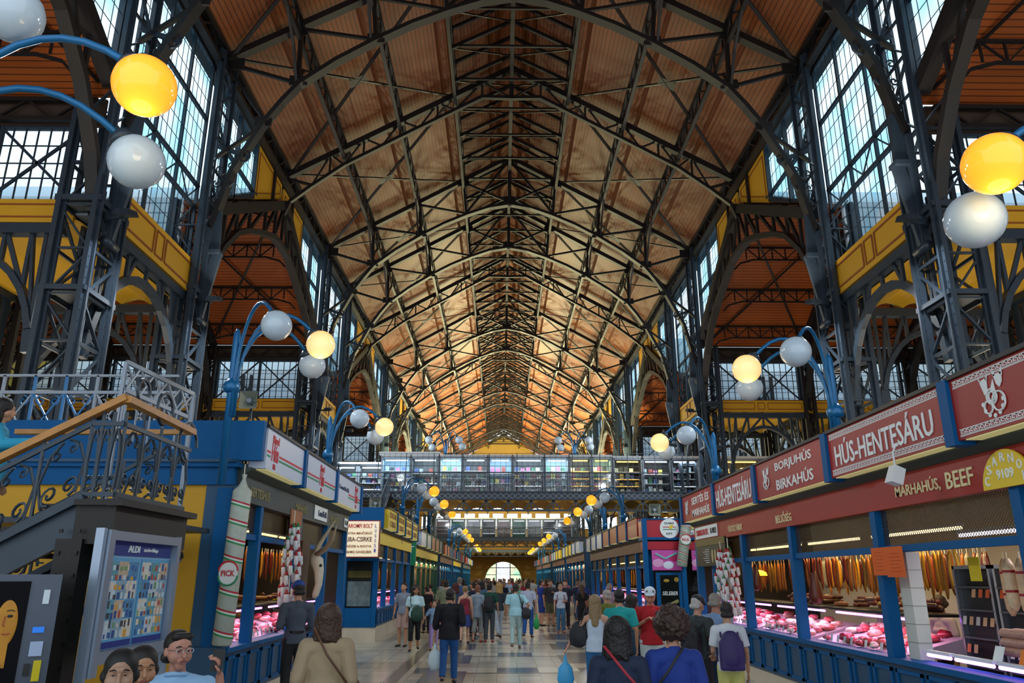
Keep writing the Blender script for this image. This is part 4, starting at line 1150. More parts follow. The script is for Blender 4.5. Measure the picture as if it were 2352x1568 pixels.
def key_border(x, y0, y1, z, s, parent, d=.045):
    mb = MB(); xx = x - s * .004; n = int((y1 - y0) / .075); w = (y1 - y0) / n; t = .009
    B = lambda ya, yb, za, zb: mb.box(min(xx, xx + s * .006), max(xx, xx + s * .006), ya, yb, za, zb)
    B(y0, y1, z - d / 2 - .012, z - d / 2 - .004); B(y0, y1, z + d / 2 + .004, z + d / 2 + .012)
    for i in range(n):
        a = y0 + i * w; B(a, a + t, z - d / 2, z + d / 2); B(a, a + w * .75, z + d / 2 - t, z + d / 2); B(a + w * .7, a + w * .7 + t, z - d * .2, z + d / 2); B(a + w * .35, a + w * .7, z - d * .2, z - d * .2 + t)
        B(a, a + w, z - d / 2, z - d / 2 + t * .6)
    mb.build('key_pattern_border', M_LETW, parent)

def stall(s, xf, y0, y1, posts, label, dz=0, fascia=M_REDS, signs=(), depth=2.8, lights='warm', detail=2, mesh=True, paint=M_BLUE, dark=M_BLUED, base=None, name='market_stall', plinth=.25):
    r = thing(name, label, 'market stall', (xf, (y0 + y1) / 2, 0))
    X = lambda d: xf + s * d
    def bx(mb, d0, d1, a, b, z0, z1): mb.box(min(X(d0), X(d1)), max(X(d0), X(d1)), a, b, z0, z1); return mb
    bx(MB(), .03, .2, y0, y1, 0, plinth).build('plinth', M_CREAM, r)
    mb = MB(); bx(mb, .0, .15, y0, y1, plinth, .86); mb2 = MB()
    bx(MB(), -.06, .2, y0, y1, .86, .92).build('sill', paint, r)
    for a, b in zip(posts, posts[1:]):
        n = max(1, round((b - a) / .62)); w = (b - a) / n
        for i in range(n):
            for c0, c1, e0, e1 in ((a + i * w + .05, a + (i + 1) * w - .05, plinth + .05, plinth + .09), (a + i * w + .05, a + (i + 1) * w - .05, .76, .80), (a + i * w + .05, a + i * w + .09, plinth + .05, .80), (a + (i + 1) * w - .09, a + (i + 1) * w - .05, plinth + .05, .80)): bx(mb2, -.02, .0, c0, c1, e0, e1)
    mb.build('base_panel', dark, r); mb2.build('base_moulding', paint, r)
    zt = 2.1 + dz
    for y in posts:
        bx(MB(), -.03, .12, y - .07, y + .07, .86, 2.62 + dz).build('post', paint, r)
    bx(MB(), 0, .1, y0, y1, zt, zt + .08).build('transom', paint, r)
    if mesh:
        for a, b in zip(posts, posts[1:]):
            x = X(.05); MB().quad((x, a + .07, zt + .08), (x, b - .07, zt + .08), (x, b - .07, 2.6 + dz), (x, a + .07, 2.6 + dz)).build('mesh_screen', M_MESH, r)
    fz0, fz1 = 2.6 + dz, 2.96 + dz
    bx(MB(), -.04, .1, y0, y1, fz0, fz1).build('fascia', fascia, r)
    mb = MB()
    mb.prism([(X(-.05), y0, fz1), (X(-.14), y0, fz1 + .07), (X(-.14), y0, fz1 + .10), (X(.1), y0, fz1 + .10), (X(.1), y0, fz1)], (0, y1 - y0, 0)); mb.build('cornice', M_CORN, r)
    # canopy: slab, side walls, back wall, roof
    sz0 = 3.06 + dz; sz1 = 3.64 + dz
    bx(MB(), -.06, depth, y0, y1, sz0, sz0 + .05).build('roof', M_IRON, r)
    if detail:
        mb = MB(); bx(mb, depth - .05, depth, y0, y1, .0, sz0); mb.build('back_wall', M_INT if lights == 'warm' else M_TILE, r)
        bx(MB(), .1, depth, y1 - .06, y1, 0, sz0).build('side_wall', M_INT, r); bx(MB(), .1, depth, y0, y0 + .06, 0, sz0).build('side_wall', M_INT, r)
    else:
        bx(MB(), .2, .3, y0, y1, .9, sz0).build('back_wall', mat('warm_shelf_back', '8a5a2a', .7, noise=.6, nscale=9), r)
    for (a, b, m, txt) in signs:
        g = MB(); bx(g, -.30, -.06, a, b, sz0, sz1); sg = g.build('sign_box', m, r)
        e_ = MB(); bx(e_, -.33, .0, a - .05, b + .05, sz1, sz1 + .04); e_.build('sign_top_rail', M_DARK, r)
        bx(MB(), -.29, -.07, a + .1, b - .1, sz0 - .012, sz0 - .002).build('canopy_light', M_CANO, r)
        bb = MB(); bx(bb, -.34, .06, b, b + .16, sz0 - .04, sz1 + .02); bb.build('sign_divider', paint, r)
        if txt: txt(sg, X(-.30), a, b, sz0, sz1, s)
    return r
def sg_text(lines, col=None, key=False, hpad=.1, dd='R'):
    def f(sg, x, a, b, z0, z1, s):
        c = col or M_LETW; n = len(lines); H = z1 - z0 - (.16 if key else .06)
        d = 'R' if s > 0 else 'L'
        for i, ln in enumerate(lines):
            body, wf, hf, off = ln if isinstance(ln, tuple) else (ln, .84, .78 / n, 0)
            zc = (z0 + z1) / 2 + (n - 1) * H * .25 - i * H * .5 if n == 2 else (z0 + z1) / 2
            yc = (a + b) / 2 + (-off if s > 0 else off) * (b - a)
            text(body, d, (x - s * .006, yc, zc), (b - a) * wf, H * hf, c, sg)
        if key: key_border(x, a + .05, b - .05, z1 - .06, s, sg); key_border(x, a + .05, b - .05, z0 + .06, s, sg)
    return f
def emblem(sg, x, yc, zc, sc, s, m=M_LETW):
    """butcher emblem: cow and pig heads over coiled sausages"""
    mb = MB(); xx = x - s * .012
    def disc(y, z, ry, rz, n=14): mb.prism([(xx, y + ry * math.cos(2 * math.pi * i / n), z + rz * math.sin(2 * math.pi * i / n)) for i in range(n)], (s * .008, 0, 0))
    def tri(*p): mb.prism([(xx, yc - s * u * sc, zc + v * sc) for u, v in p], (s * .008, 0, 0))
    P = lambda u, v: (yc - s * u * sc, zc + v * sc)
    tri((-.75, .85), (-.2, .95), (-.25, .35), (-.5, .15)); tri((-.85, 1.05), (-.72, .8), (-.65, .85)); tri((-.1, 1.1), (-.2, .8), (-.3, .9)); tri((-.1, .2), (.25, .75), (.3, .2))
    tri((.35, .95), (.95, .95), (.85, .5), (.65, .3), (.45, .5)); tri((.3, 1.15), (.35, .85), (.5, .9)); tri((1.0, 1.2), (.8, .9), (.95, .8))
    U, W_ = (0, -s, 0), (0, 0, 1)
    for (u, v, rr) in ((0, 0, .36), (0, 0, .22), (.45, -.3, .45), (-.35, -.45, .3)):
        y, z = P(u, v); mb.spiral((xx, y, z), rr * sc, U, W_, 0, 1.0, .028 * sc + .004, 1, 18, 1)
    for i in range(7):
        a = math.pi * (1.0 + i / 6); y, z = P(.0 + .75 * math.cos(a), -.25 + .65 * math.sin(a)); disc(y, z, .11 * sc, .11 * sc, 8)
    mb.build('butcher_emblem', m, sg)
M_WHITES = mat('white_sign', 'bcc8dc', .4, emit=.05); M_REDL = mat('red_lettering', 'c4202c', .5); M_GREENL = mat('green_stripe', '1a8a5c', .5)
M_YS = mat('yellow_sign', 'e8c820', .5); M_BRL = mat('brown_lettering', '8a4a14', .5); M_OR = mat('orange_brown_sign', 'a0481c', .5)

# ---- right-hand butcher stall, the long one near the camera
def s1(sg, x, a, b, z0, z1, s):
    sg_text([('SERTÉS ÉS', .50, .36, .16), ('MARHAHÚS', .50, .36, .16)], key=True)(sg, x, a, b, z0, z1, s); emblem(sg, x, b - .62, (z0 + z1) / 2, .19, s)
def s3(sg, x, a, b, z0, z1, s):
    sg_text([('BORJUHÚS', .52, .38, .10), ('BIRKAHÚS', .52, .38, .10)])(sg, x, a, b, z0, z1, s); emblem(sg, x, b - .5, (z0 + z1) / 2, .17, s)
def s5(sg, x, a, b, z0, z1, s):
    sg_text([('SERTÉS ÉS', .56, .38, .14), ('MARHAHÚS', .56, .38, .14)])(sg, x, a, b, z0, z1, s); emblem(sg, x, b - .45, (z0 + z1) / 2, .15, s)
RP = [4.25, 6.95, 9.72, 12.62, 15.2, 17.4, 18.75]
R1 = stall(1, 4.3, 4.2, 18.8, RP, 'long red-signed butcher stall along the right side of the aisle', signs=(
    (4.3, 7.2, M_REDS, s1), (7.38, 10.12, M_REDS, sg_text([('HÚS-HENTESÁRU', .86, .78, 0)], key=True)), (10.30, 13.15, M_REDS, s3), (13.35, 15.8, M_REDS, sg_text([('HÚS-HENTESÁRU', .92, .82, 0)])), (16.05, 18.7, M_REDS, s5)), lights='cool')
fx = 4.3 - .045
for body, y, w, h, z in (('MARHAHÚS,', 8.55, .95, .17, 2.77), ('BEEF', 7.72, .48, .17, 2.77), ('BELSŐSÉG', 12.75, .72, .17, 2.76), ('FÜSTÖLTÁRUK', 15.45, .95, .15, 2.76)):
    text(body, 'R', (fx - .002, y, z), w, h, M_LETY, R1)
pl = MB().box(fx - .015, fx, 16.7, 18.6, 2.66, 2.92).build('name_plate', M_LETW, R1)
text('CSARNOK-9111 KFT.', 'R', (fx - .02, 17.95, 2.79), 1.05, .13, M_REDL, pl); text('B-VI/21', 'R', (fx - .02, 17.0, 2.79), .45, .12, M_DARK, pl)
mb = MB(); mb.prism([(fx - .03, 6.95 + .36 * math.cos(math.pi * i / 14), 2.60 + .34 * math.sin(math.pi * i / 14)) for i in range(15)], (.02, 0, 0))
half = mb.build('half_round_sign', M_YS, R1)
for i, ch in enumerate('CSARNOK'):
    a = math.pi * (.09 + .82 * i / 6); t_ = text(ch, 'R', (fx - .034, 6.95 + .285 * math.cos(a), 2.6 + .27 * math.sin(a)), .07, .085, M_LETW, half)
text('9109', 'R', (fx - .034, 6.95, 2.72), .24, .09, M_LETW, half)
# hooks and the lantern-like bracket lamp under the sign
r = thing('spot_lamp', 'small white clamp spotlight hanging under the large red sign on the right', 'lamp', (3.9, 8.3, 2.8))
MB().tube([(3.96, 8.3, 3.2), (3.92, 8.3, 3.12), (3.92, 8.3, 2.98)], .01, 6).build('bracket', M_WHITE, r)
MB().add([(3.92 + dx, 8.3 + dy, 2.9 + dz) for dx, dy, dz in ((-.10, -.08, -.10), (.02, -.08, -.14), (.02, .08, -.14), (-.10, .08, -.10), (-.03, -.07, .08), (.08, -.07, .03), (.08, .07, .03), (-.03, .07, .08))], [(3, 2, 1, 0), (4, 5, 6, 7), (0, 1, 5, 4), (1, 2, 6, 5), (2, 3, 7, 6), (3, 0, 4, 7)]).build('housing', M_WHITE, r)

def meat_case(s, xf, y0, y1, where, ncuts, pink=True, zs=1.35, glassx=-.02):
    r = thing('meat_display_case', 'refrigerated glass meat case with violet light, %s' % where, 'display case', (xf, (y0 + y1) / 2, .9))
    X = lambda d: xf + s * d
    MB().add([(X(.12), y0, .90), (X(.12), y1, .90), (X(1.0), y1, 1.12), (X(1.0), y0, 1.12), (X(.12), y0, .87), (X(.12), y1, .87), (X(1.0), y1, .87), (X(1.0), y0, .87)], [(0, 1, 2, 3), (4, 7, 6, 5), (0, 4, 5, 1), (3, 2, 6, 7), (0, 3, 7, 4), (1, 5, 6, 2)]).build('tray', mat('white_tray', 'c9b4c4', .3), r)
    MB().quad((X(.12), y0, .92), (X(.12), y1, .92), (X(.45), y1, zs), (X(.45), y0, zs)).build('sloping_glass', M_GLASSC, r)
    MB().box(min(X(.42), X(1.05)), max(X(.42), X(1.05)), y0, y1, zs, zs + .03).build('counter_top', M_DARK, r)
    MB().tube([(X(.5), y0 + .1, zs - .04), (X(.5), y1 - .1, zs - .04)], .018, 6).build('violet_tube', M_PINKT if pink else M_TUBE, r)
    l = area('case_light', (X(.55), (y0 + y1) / 2, zs - .07), .25, 14 * (y1 - y0) / 2, (1, .5, .72) if pink else (1, .75, .5), (0, 0, 0), y1 - y0 - .2)
    n = 0
    while n < ncuts:
        d = random.uniform(.2, .95); y = random.uniform(y0 + .12, y1 - .12); key, mk = random.choice(K_MEAT)
        proto_copy(key, mk, (X(d), y, .90 + .25 * (d - .12) + random.uniform(0, .03)), 'cut of raw meat in the case, %s' % where, 'meat', 'raw meat in the case, %s' % where, rz=random.uniform(0, 6), sc=random.uniform(.7, 1.15)); n += 1
    y = y0 + .15
    while y < y1 - .1:
        proto_copy('tagw', mk_tag('e4e8ea'), (X(.2), y, .93), 'white price tag in front of the meat, %s' % where, 'price tag', 'price tags, %s' % where, rz=-s * math.pi / 2); y += .22
    return r
def shelf_goods(s, xf, y0, y1, z, n, cols, where, d0=.5, d1=.95):
    for i in range(n):
        c = random.choice(cols)
        proto_copy('g' + c, (lambda c=c: MB().cap((-.07, 0, .03), (.07, 0, .03), .03, .03, 8).build('smoked_sausage', mat('gd_' + c, c, .35, noise=.4, nscale=30), None, True)), (xf + s * random.uniform(d0, d1), random.uniform(y0, y1), z + random.choice((0, .04, .08))),
                   'short smoked sausage piled on the counter, %s' % where, 'sausage', 'sausages piled on the counter, %s' % where, rz=random.uniform(0, 6), sc=random.uniform(.8, 1.3))
SM = ['6a2c16', '8a4a20', '54281a', 'a87a3a', '7a3018']
def tubes(s, xf, y0, y1, z, d, lab, warm=True, p=30):
    r = thing('strip_light', lab, 'light', (xf + s * d, (y0 + y1) / 2, z)); MB().tube([(xf + s * d, y0, z), (xf + s * d, y1, z)], .02, 6).build('tube', M_TUBE if warm else mat('cool_white_tube', 'f0e6ff', emit=5), r)
    MB().box(xf + s * d - .04, xf + s * d + .04, y0, y1, z + .02, z + .06).build('housing', M_WHITE, r)
    area('stall_light', (xf + s * d, (y0 + y1) / 2, z - .04), .2, p, (1, .72, .36) if warm else (.95, .9, 1), (0, 0, 0), y1 - y0)
wh = {0: 'long right stall, part nearest the camera', 1: 'long right stall, white-tiled part', 2: 'long right stall, part with two vendors', 3: 'long right stall, part beside the garlands', 4: 'long right stall, far part'}
meat_case(1, 4.3, 9.85, 12.5, wh[2], 55); meat_case(1, 4.3, 12.75, 15.1, wh[3], 40); meat_case(1, 4.3, 15.3, 18.6, wh[4], 24); meat_case(1, 4.3, 4.6, 6.8, wh[1], 6)
for a, b, i in ((9.85, 12.5, 2), (12.75, 15.1, 3)):
    hang_row(5.75, a, b, 2.12, K_SLIM + K_SAL if i == 2 else K_GOLD + K_SAL, .085, 'sausage hanging in a row in the %s' % wh[i], 'back row of sausages, %s' % wh[i], '')
    hang_row(5.35, a, b, 2.15, K_GOLD if i == 2 else K_SLIM, .10, 'golden or brown sausage hanging in the front row, %s' % wh[i], 'front row of sausages, %s' % wh[i], '')
    shelf_goods(1, 4.3, a + .1, b - .1, 1.40, 46, SM, wh[i]); tubes(1, 4.3, a + .1, b - .1, 2.42, 1.2, 'yellow strip light behind the mesh, %s' % wh[i], True, 26)
hang_row(5.4, 15.4, 18.5, 2.1, K_GOLD + K_SLIM, .14, 'sausage hanging in the %s' % wh[4], 'sausages, %s' % wh[4], '')
tubes(1, 4.3, 15.4, 18.5, 2.42, 1.2, 'yellow strip light behind the mesh, %s' % wh[4], True, 20); tubes(1, 4.3, 4.4, 9.5, 2.3, .9, 'long white strip light behind the mesh, right stall near the camera', False, 45)
# near part: dark glass-door cabinets, price cards, salamis, tied sausages, violet tubes
for i, (a, b) in enumerate(((8.78, 9.5), (8.0, 8.72))):
    r = thing('refrigerated_cabinet', 'tall dark glass cabinet of jars and packs, %s inside the right stall' % ('farther one' if i == 0 else 'closer one'), 'cabinet', (5.2, (a + b) / 2, .6))
    MB().box(5.1, 5.5, a, b, .5, 1.95).build('body', M_DARK, r)
    mb = MB()
    for y in (a, b - .04): mb.box(5.04, 5.1, y, y + .04, .5, 1.95)
    mb.box(5.04, 5.1, a, b, 1.91, 1.95); mb.box(5.04, 5.1, a, b, .5, .55); mb.build('door_frame', M_CHROME, r)
    for z in (.85, 1.15, 1.45, 1.7): MB().box(5.03, 5.1, a + .04, b - .04, z, z + .02).build('shelf', mat('grey_shelf', '5a5e62', .4), r)
    for q in range(5):
        for j, z in enumerate((.62, 1.0, 1.3, 1.6)):
            c = random.choice(('d8d4cc', 'e8641c', 'd8d4cc', 'e0b080'))
            if random.random() < .7: proto_copy('pc' + c, mk_tag(c), (5.02, a + .08 + q * .13, z), 'small price card on the dark glass cabinets', 'price card', 'price cards on the dark cabinets', rz=-math.pi / 2)
hang_row(4.72, 7.1, 8.05, 2.0, K_BIG, .12, 'thick pale salami with red bands hanging near the right edge', 'pale salamis near the right edge', '')
for i in range(3):
    for j in range(5):
        for q in range(2):
            proto_copy('tied', lambda: MB().cap((0, -.09, 0), (0, .09, 0), .045, .045, 10).build('tied_sausage', mat('tied_skin', 'b88a78', .4, noise=.5, nscale=40), None, True), (4.66 + q * .12, 7.2 + j * .2, 1.12 + i * .085), 'short string-tied pink sausage stacked on the counter near the right edge', 'sausage', 'tied sausages stacked near the right edge')
for i, (a, b) in enumerate(((8.75, 9.2), (8.0, 8.65), (7.0, 7.9))):
    r = thing('violet_fluorescent_tube', 'glowing violet tube over the empty meat case, %s from the tiled pillar' % ORD[i], 'light', (4.6, a, 1.2)); MB().tube([(4.45, a, .99), (4.45, b, .99)], .02, 8).build('tube', M_PINKT, r); MB().box(4.43, 4.5, a - .02, b + .02, 1.01, 1.04).build('housing', M_WHITE, r)
r = thing('tiled_pillar', 'white-tiled pillar inside the right stall behind the orange notices', 'pillar', (4.75, 9.5, 0)); MB().box(4.42, 4.58, 9.32, 9.56, 0, 2.1).build('shaft', M_TILE, r)
mb = MB()
for i in range(10): mb.box(4.415, 4.585, 9.315, 9.565, .2 * i + .1, .2 * i + .105)
mb.build('tile_joint', mat('grey_joint', '8a8a84', .8), r)
for i, (a, w) in enumerate(((9.55, .34), (9.17, .42))):
    o = MB().box(4.20, 4.206, a - w / 2, a + w / 2, 1.84 - .02 * i, 2.16).build('orange_notice', mat('orange_paper', 'd9601a', .7)); tag(center(o), 'orange handwritten notice taped to the stall post, %s of two' % ('one farther from' if i == 0 else 'one closer to') + (' the camera'), 'notice')
    mb = MB()
    for q in range(6): mb.box(-.004, -.003 + .0, -w * .35 + .02 * (q % 3), w * .3 - .03 * (q % 2), .06 + q * .04, .064 + q * .04)
    hw = mb.build('handwriting', mat('pencil_line', '8a3008', .8)); hw.parent = o; hw.location = (0, 0, 0)
o = MB().box(4.6, 4.605, 8.2, 8.4, 1.78, 2.02).build('yellow_card', mat('yellow_paper', 'd8c01c', .6)); tag(center(o), 'yellow price card hanging between the notices and the salamis', 'card')
for i, y in enumerate((7.55, 7.95)):
    o = MB().prism([(4.5, y, 1.02), (4.5, y + .15, 1.02), (4.56, y + .15, 1.17), (4.56, y, 1.17)], (.004, 0, 0)).build('price_sign', mat('orange_card', 'e87a10', .6) if i == 0 else M_LETW); tag(center(o), '%s price sign below the tied sausages' % ('orange' if i == 0 else 'white'), 'price sign')
# strings of garlic-like wrapped sausages outside
M_RED2 = mat('dark_red_wrap', 'a0161e', .4)
def garland(x, y, z1, z0, lab, nrow, rr, n=6, cols=('d8dce0', 'a0161e', '2e7a3e'), where=''):
    r = thing('sausage_garland', lab, 'garland', (x, y, z0)); MB().tube([(x, y, z0), (x, y, z1 + .25)], .01, 5).build('cord', mat('white_string', 'e4ddcc', .8), r)
    for j in range(nrow):
        z = z1 - (z1 - z0) * j / nrow
        for i in range(n):
            a = i * 2 * math.pi / n + j * .6; rad = rr * (.35 + .65 * min(1, j / 3))
            cx, cy = x + rad * math.cos(a) + random.uniform(-.02, .02), y + rad * math.sin(a) + random.uniform(-.02, .02); z = z + random.uniform(-.025, .025)
            p = MB().tube([(cx, cy, z + .05), (cx * 1 + .0, cy, z - .01), (cx + .01, cy, z - .12), (cx, cy, z - .15)], [.012, .034, .036, .01], 8).build('wrapped_sausage', mat('wrap_' + cols[0], cols[0], .3, noise=.35, nscale=30), r, True)
            MB().tube([(cx, cy, z + .08), (cx, cy, z + .035), (cx, cy, z + .01)], [.005, .026, .036], 7).build('red_tip', M_RED2 if (i + j) % 5 else mat('green_tip', cols[2], .5), p, True)
    return r
garland(3.95, 15.0, 2.28, 1.15, 'hanging garland of red and white wrapped sausages at the front of the right stall', 9, .13)
garland(4.0, 15.7, 2.25, 1.0, 'silvery garland of wrapped sausages just behind the red and white one', 9, .11, 5)
garland(-3.75, 13.0, 2.62, 1.42, 'silvery garland of wrapped sausages hanging outside the left stall', 9, .13, 6)

# menu board and ham
r = thing('menu_board', 'black menu board with a picture of food hanging at the end of the right stall', 'sign', (4.2, 16.5, 2.1)); MB().box(4.17, 4.2, 15.95, 18.3, 2.05, 2.62).build('panel', mat('menu_black', '151712', .4), r)
MB().box(4.16, 4.17, 15.95, 18.3, 2.48, 2.62).build('gold_header', mat('dull_gold', '6a5a20', .5), r)
mb = MB()
for q in range(3): mb.ball((4.165, 16.5 + q * .22, 2.25), .1, 8, 6, (.1, .8, 1.4))
mb.build('food_picture', mat('food_cream', 'b0a070', .6, noise=.5, nscale=12), r)
mb = MB()
for q in range(7): mb.box(4.164, 4.168, 17.2, 17.5 + .1 * (q % 3), 2.12 + q * .045, 2.13 + q * .045)
mb.build('menu_lines', M_LETW, r)
for i, (y, z) in enumerate(((12.5, 1.75), (15.35, 1.9))):
    o = MB().cap((4.55, y, z - .22), (4.55, y, z + .12), .11, .04, 12).build('hanging_ham', mat('smoked_ham', '5a2414', .35, noise=.4, nscale=10), None, True); tag(center(o), 'brown smoked ham hanging by the post %s' % ('between the two meat cases' if i == 0 else 'beside the garlands'), 'ham')

# ---- left-hand blue stall with the white signs
def rivel(first):
    def f(sg, x, a, b, z0, z1, s):
        L = b - a; zc = (z0 + z1) / 2; xx = x + .004; yc = a + L * (.2 if first == 0 else .5 if first == 1 else .8)
        text('Rivel', 'L', (xx, yc, z1 - .12), .32, .12, M_REDL, sg); text('Hús', 'L', (xx, yc, zc - .02), .34, .26, M_REDL, sg, bold=.012); text('Kft.', 'L', (xx, yc, z0 + .07), .14, .08, M_REDL, sg)
        if first == 2: text('CoronaHús Kft.', 'L', (xx, a + L * .27, zc + .04), L * .4, .09, mat('navy_lettering', '20305c', .5), sg)
        for m, zz in ((M_REDL, zc - .04), (M_GREENL, zc - .10)):
            for u0, u1 in ((a + .02, yc - .22), (yc + .22, b - .03)):
                if u1 - u0 > .1 and not (first == 2 and u1 < yc and False): MB().box(xx - .004, xx, u0 + (L * .45 if first == 2 and u1 < yc else 0), u1, zz - .016, zz + .016).build('stripe', m, sg)
    return f
LP = [11.0, 11.95, 14.36, 16.6, 18.65]
L1 = stall(-1, -4.0, 10.9, 18.7, LP, 'blue butcher stall with white signs along the left side of the aisle', dz=.24, fascia=mat('slate_fascia', '2e3a3c', .5), signs=(
    (11.0, 13.1, M_WHITES, rivel(0)), (13.3, 15.75, M_WHITES, rivel(1)), (15.95, 18.6, M_WHITES, rivel(2))), lights='warm')
fx = -4.0 + .045; M_OLD = mat('faded_gold_lettering', '8a8258', .6)
for body, y, w in (('SERTÉSHÚS', 11.75, .95), ('MARHAHÚS', 14.2, .8), ('BELSŐSÉG', 17.1, .75)): text(body, 'L', (fx, y, 3.02), w, .17, M_OLD, L1)
pl = MB().box(fx, fx + .012, 15.2, 16.3, 2.9, 3.16).build('name_plate', M_LETW, L1); text('CoronaHús Kft', 'L', (fx + .016, 15.85, 3.03), .75, .12, mat('navy_lettering', '20305c', .5), pl)
pl2 = MB().box(fx, fx + .012, 18.15, 18.55, 2.92, 3.12).build('number_plate', M_LETW, L1); text('B-III', 'L', (fx + .016, 18.35, 3.02), .3, .1, M_DARK, pl2)
# end of the left stall that faces the camera: yellow wall, blue frieze
r = thing('stall_end_wall', 'mustard end wall with deep blue frieze facing the camera on the left', 'wall panel', (-6.5, 10.85, 0))
MB().box(-12, -4.42, 10.82, 10.9, 0, 3.04).build('yellow_wall', M_YEL, r)
MB().box(-12, -3.7, 10.78, 10.9, 3.38, 3.94).build('blue_frieze', M_BLUE, r); MB().box(-12, -4.05, 10.76, 10.9, 3.04, 3.28).build('lower_frieze', M_BLUE, r)
MB().box(-12, -3.98, 10.7, 10.9, 3.28, 3.34).build('moulding', M_BLUE, r); MB().box(-12, -4.0, 10.66, 10.9, 3.34, 3.38).build('moulding', M_BLUED, r)
MB().box(-4.42, -3.98, 10.8, 10.9, 0, 3.04).build('corner_pilaster', M_BLUED, r); MB().box(-4.25, -4.05, 10.76, 10.8, .9, 3.0).build('pilaster_strip', M_BLUE, r); MB().box(-4.44, -3.96, 10.72, 10.9, 0, .95).build('pilaster_foot', M_BLUED, r)
wl_ = {0: 'left blue stall, narrow first part', 1: 'left blue stall behind the giant salami', 2: 'left blue stall by the capped man', 3: 'left blue stall, far part'}
meat_case(-1, -4.0, 11.05, 11.88, wl_[0], 16); meat_case(-1, -4.0, 12.05, 14.25, wl_[1], 45); meat_case(-1, -4.0, 14.5, 16.5, wl_[2], 22); meat_case(-1, -4.0, 16.7, 18.5, wl_[3], 12)
for a, b, i in ((11.1, 11.9, 0), (12.1, 14.25, 1), (14.5, 16.5, 2), (16.7, 18.5, 3)):
    hang_row(-5.0, a, b, 2.3, K_GOLD + K_SLIM, .11, 'golden sausage hanging inside the %s' % wl_[i], 'sausages, %s' % wl_[i], '')
    if i < 3: shelf_goods(-1, -4.0, a + .1, b - .1, 1.4, 16, SM + ['c8c03a', 'd8d4a0'], wl_[i])
    tubes(-1, -4.0, a, b, 2.62, 1.0, 'warm strip light behind the mesh, %s' % wl_[i], True, 16)
# giant salamis
def giant(p, q, rad, lab, mark=True):
    p = Vector(p); q = Vector(q); r = thing('giant_salami', lab, 'display', tuple(q)); d = q - p; skin = mat('salami_skin', 'a9b0a6', .5, noise=.2, nscale=14)
    MB().tube([p - d.normalized() * .16, p - d.normalized() * .10, p, p + d * .03, q - d * .01, q], [.035, .02, rad * .5, rad, rad, rad * .85], 20).build('body', skin, r, True)
    MB().tube([p + Vector((0, 0, .3)), p], .006, 5).build('hanging_cord', mat('white_string', 'e4ddcc', .8), r)
    ts = [.10, .22, .34, .45, .66, .78, .91]
    for t in ts:
        for k, m in enumerate((mat('salami_red', 'b01828', .5), mat('salami_white', 'd8dcd8', .5), mat('salami_green', '1c8a48', .5))):
            c = p + d * (t + .011 * k); e_ = d.normalized()
            n = 20; A = e_.orthogonal().normalized(); B = e_.cross(A); mb = MB(); vs = []
            for hh in (0, 1):
                for i in range(n):
                    a = 2 * math.pi * i / n; off = A * math.cos(a) * rad * 1.012 + B * math.sin(a) * rad * 1.012
                    vs.append(c + off + e_ * (hh * .023 * (d.length / 2)) + e_ * (off.x * .25))
            mb.add(vs, [(i, (i + 1) % n, (i + 1) % n + n, i + n) for i in range(n)]); mb.build('tricolour_band', m, r, True)
    if mark:
        c = p + d * .56; sy = -1; mb = MB(); xr = c.x
        mb.prism([(xr + rad * .98 * math.cos(2 * math.pi * i / 16) * 1.0, c.y - rad - .004, c.z + .14 * math.sin(2 * math.pi * i / 16)) for i in range(16)], (0, .01, 0)); bd = mb.build('badge', mat('badge_white', 'e6e4e0', .5), r)
        text('PICK', 'C', (xr, c.y - rad - .012, c.z), rad * 1.4, .075, M_REDL, bd)
        MB().tube([(xr + rad * math.cos(math.pi * i / 8), c.y - rad - .006, c.z + .03 + .12 * math.sin(math.pi * i / 8)) for i in range(9)], .012, 5).build('red_cloud_edge', M_REDL, bd); MB().tube([(xr + rad * math.cos(math.pi * i / 8), c.y - rad - .006, c.z - .03 - .12 * math.sin(math.pi * i / 8)) for i in range(9)], .012, 5).build('green_cloud_edge', M_GREENL, bd)
giant((-3.86, 10.62, 3.0), (-3.93, 10.62, .98), .125, 'giant grey display salami with tricolour bands on the corner of the left stall')
giant((5.34, 23.72, 3.87), (5.03, 23.72, 2.12), .155, 'giant display salami hanging in front of the red corner kiosk')
# long-horn skull
r = thing('horned_skull', 'bleached cattle skull with long upswept horns mounted on a wooden board', 'skull', (-3.8, 15.0, 2.2)); M_BONE = mat('bone', 'c9c0ae', .6, noise=.2, nscale=12)
MB().box(-3.95, -3.88, 14.2, 14.75, 1.25, 2.45).build('mounting_board', mat('dark_board', '4a2c18', .5), r)
MB().tube([(-3.75, 14.55, 2.2), (-3.68, 14.5, 2.1), (-3.62, 14.46, 1.92), (-3.6, 14.42, 1.7), (-3.64, 14.4, 1.52), (-3.66, 14.4, 1.46)], [.07, .12, .09, .065, .06, .03], 12).build('skull', M_BONE, r, True)
for q in (-1, 1): MB().ball((-3.60 + .02 * q, 14.48 - .085 * (q > 0) + .1 * (q < 0), 2.02), .028, 8, 6).build('eye_socket', M_DARK, r)
for q, pts in ((0, [(-3.7, 14.5, 2.2), (-3.5, 14.3, 2.3), (-3.32, 14.0, 2.45), (-3.2, 13.75, 2.7)]), (1, [(-3.75, 14.6, 2.2), (-3.72, 14.7, 2.35), (-3.62, 14.75, 2.55), (-3.42, 14.7, 2.85)])): MB().tube(pts, [.045, .05, .036, .006], 10).build('horn', mat('horn_grey', 'a89c80', .4), r, True)
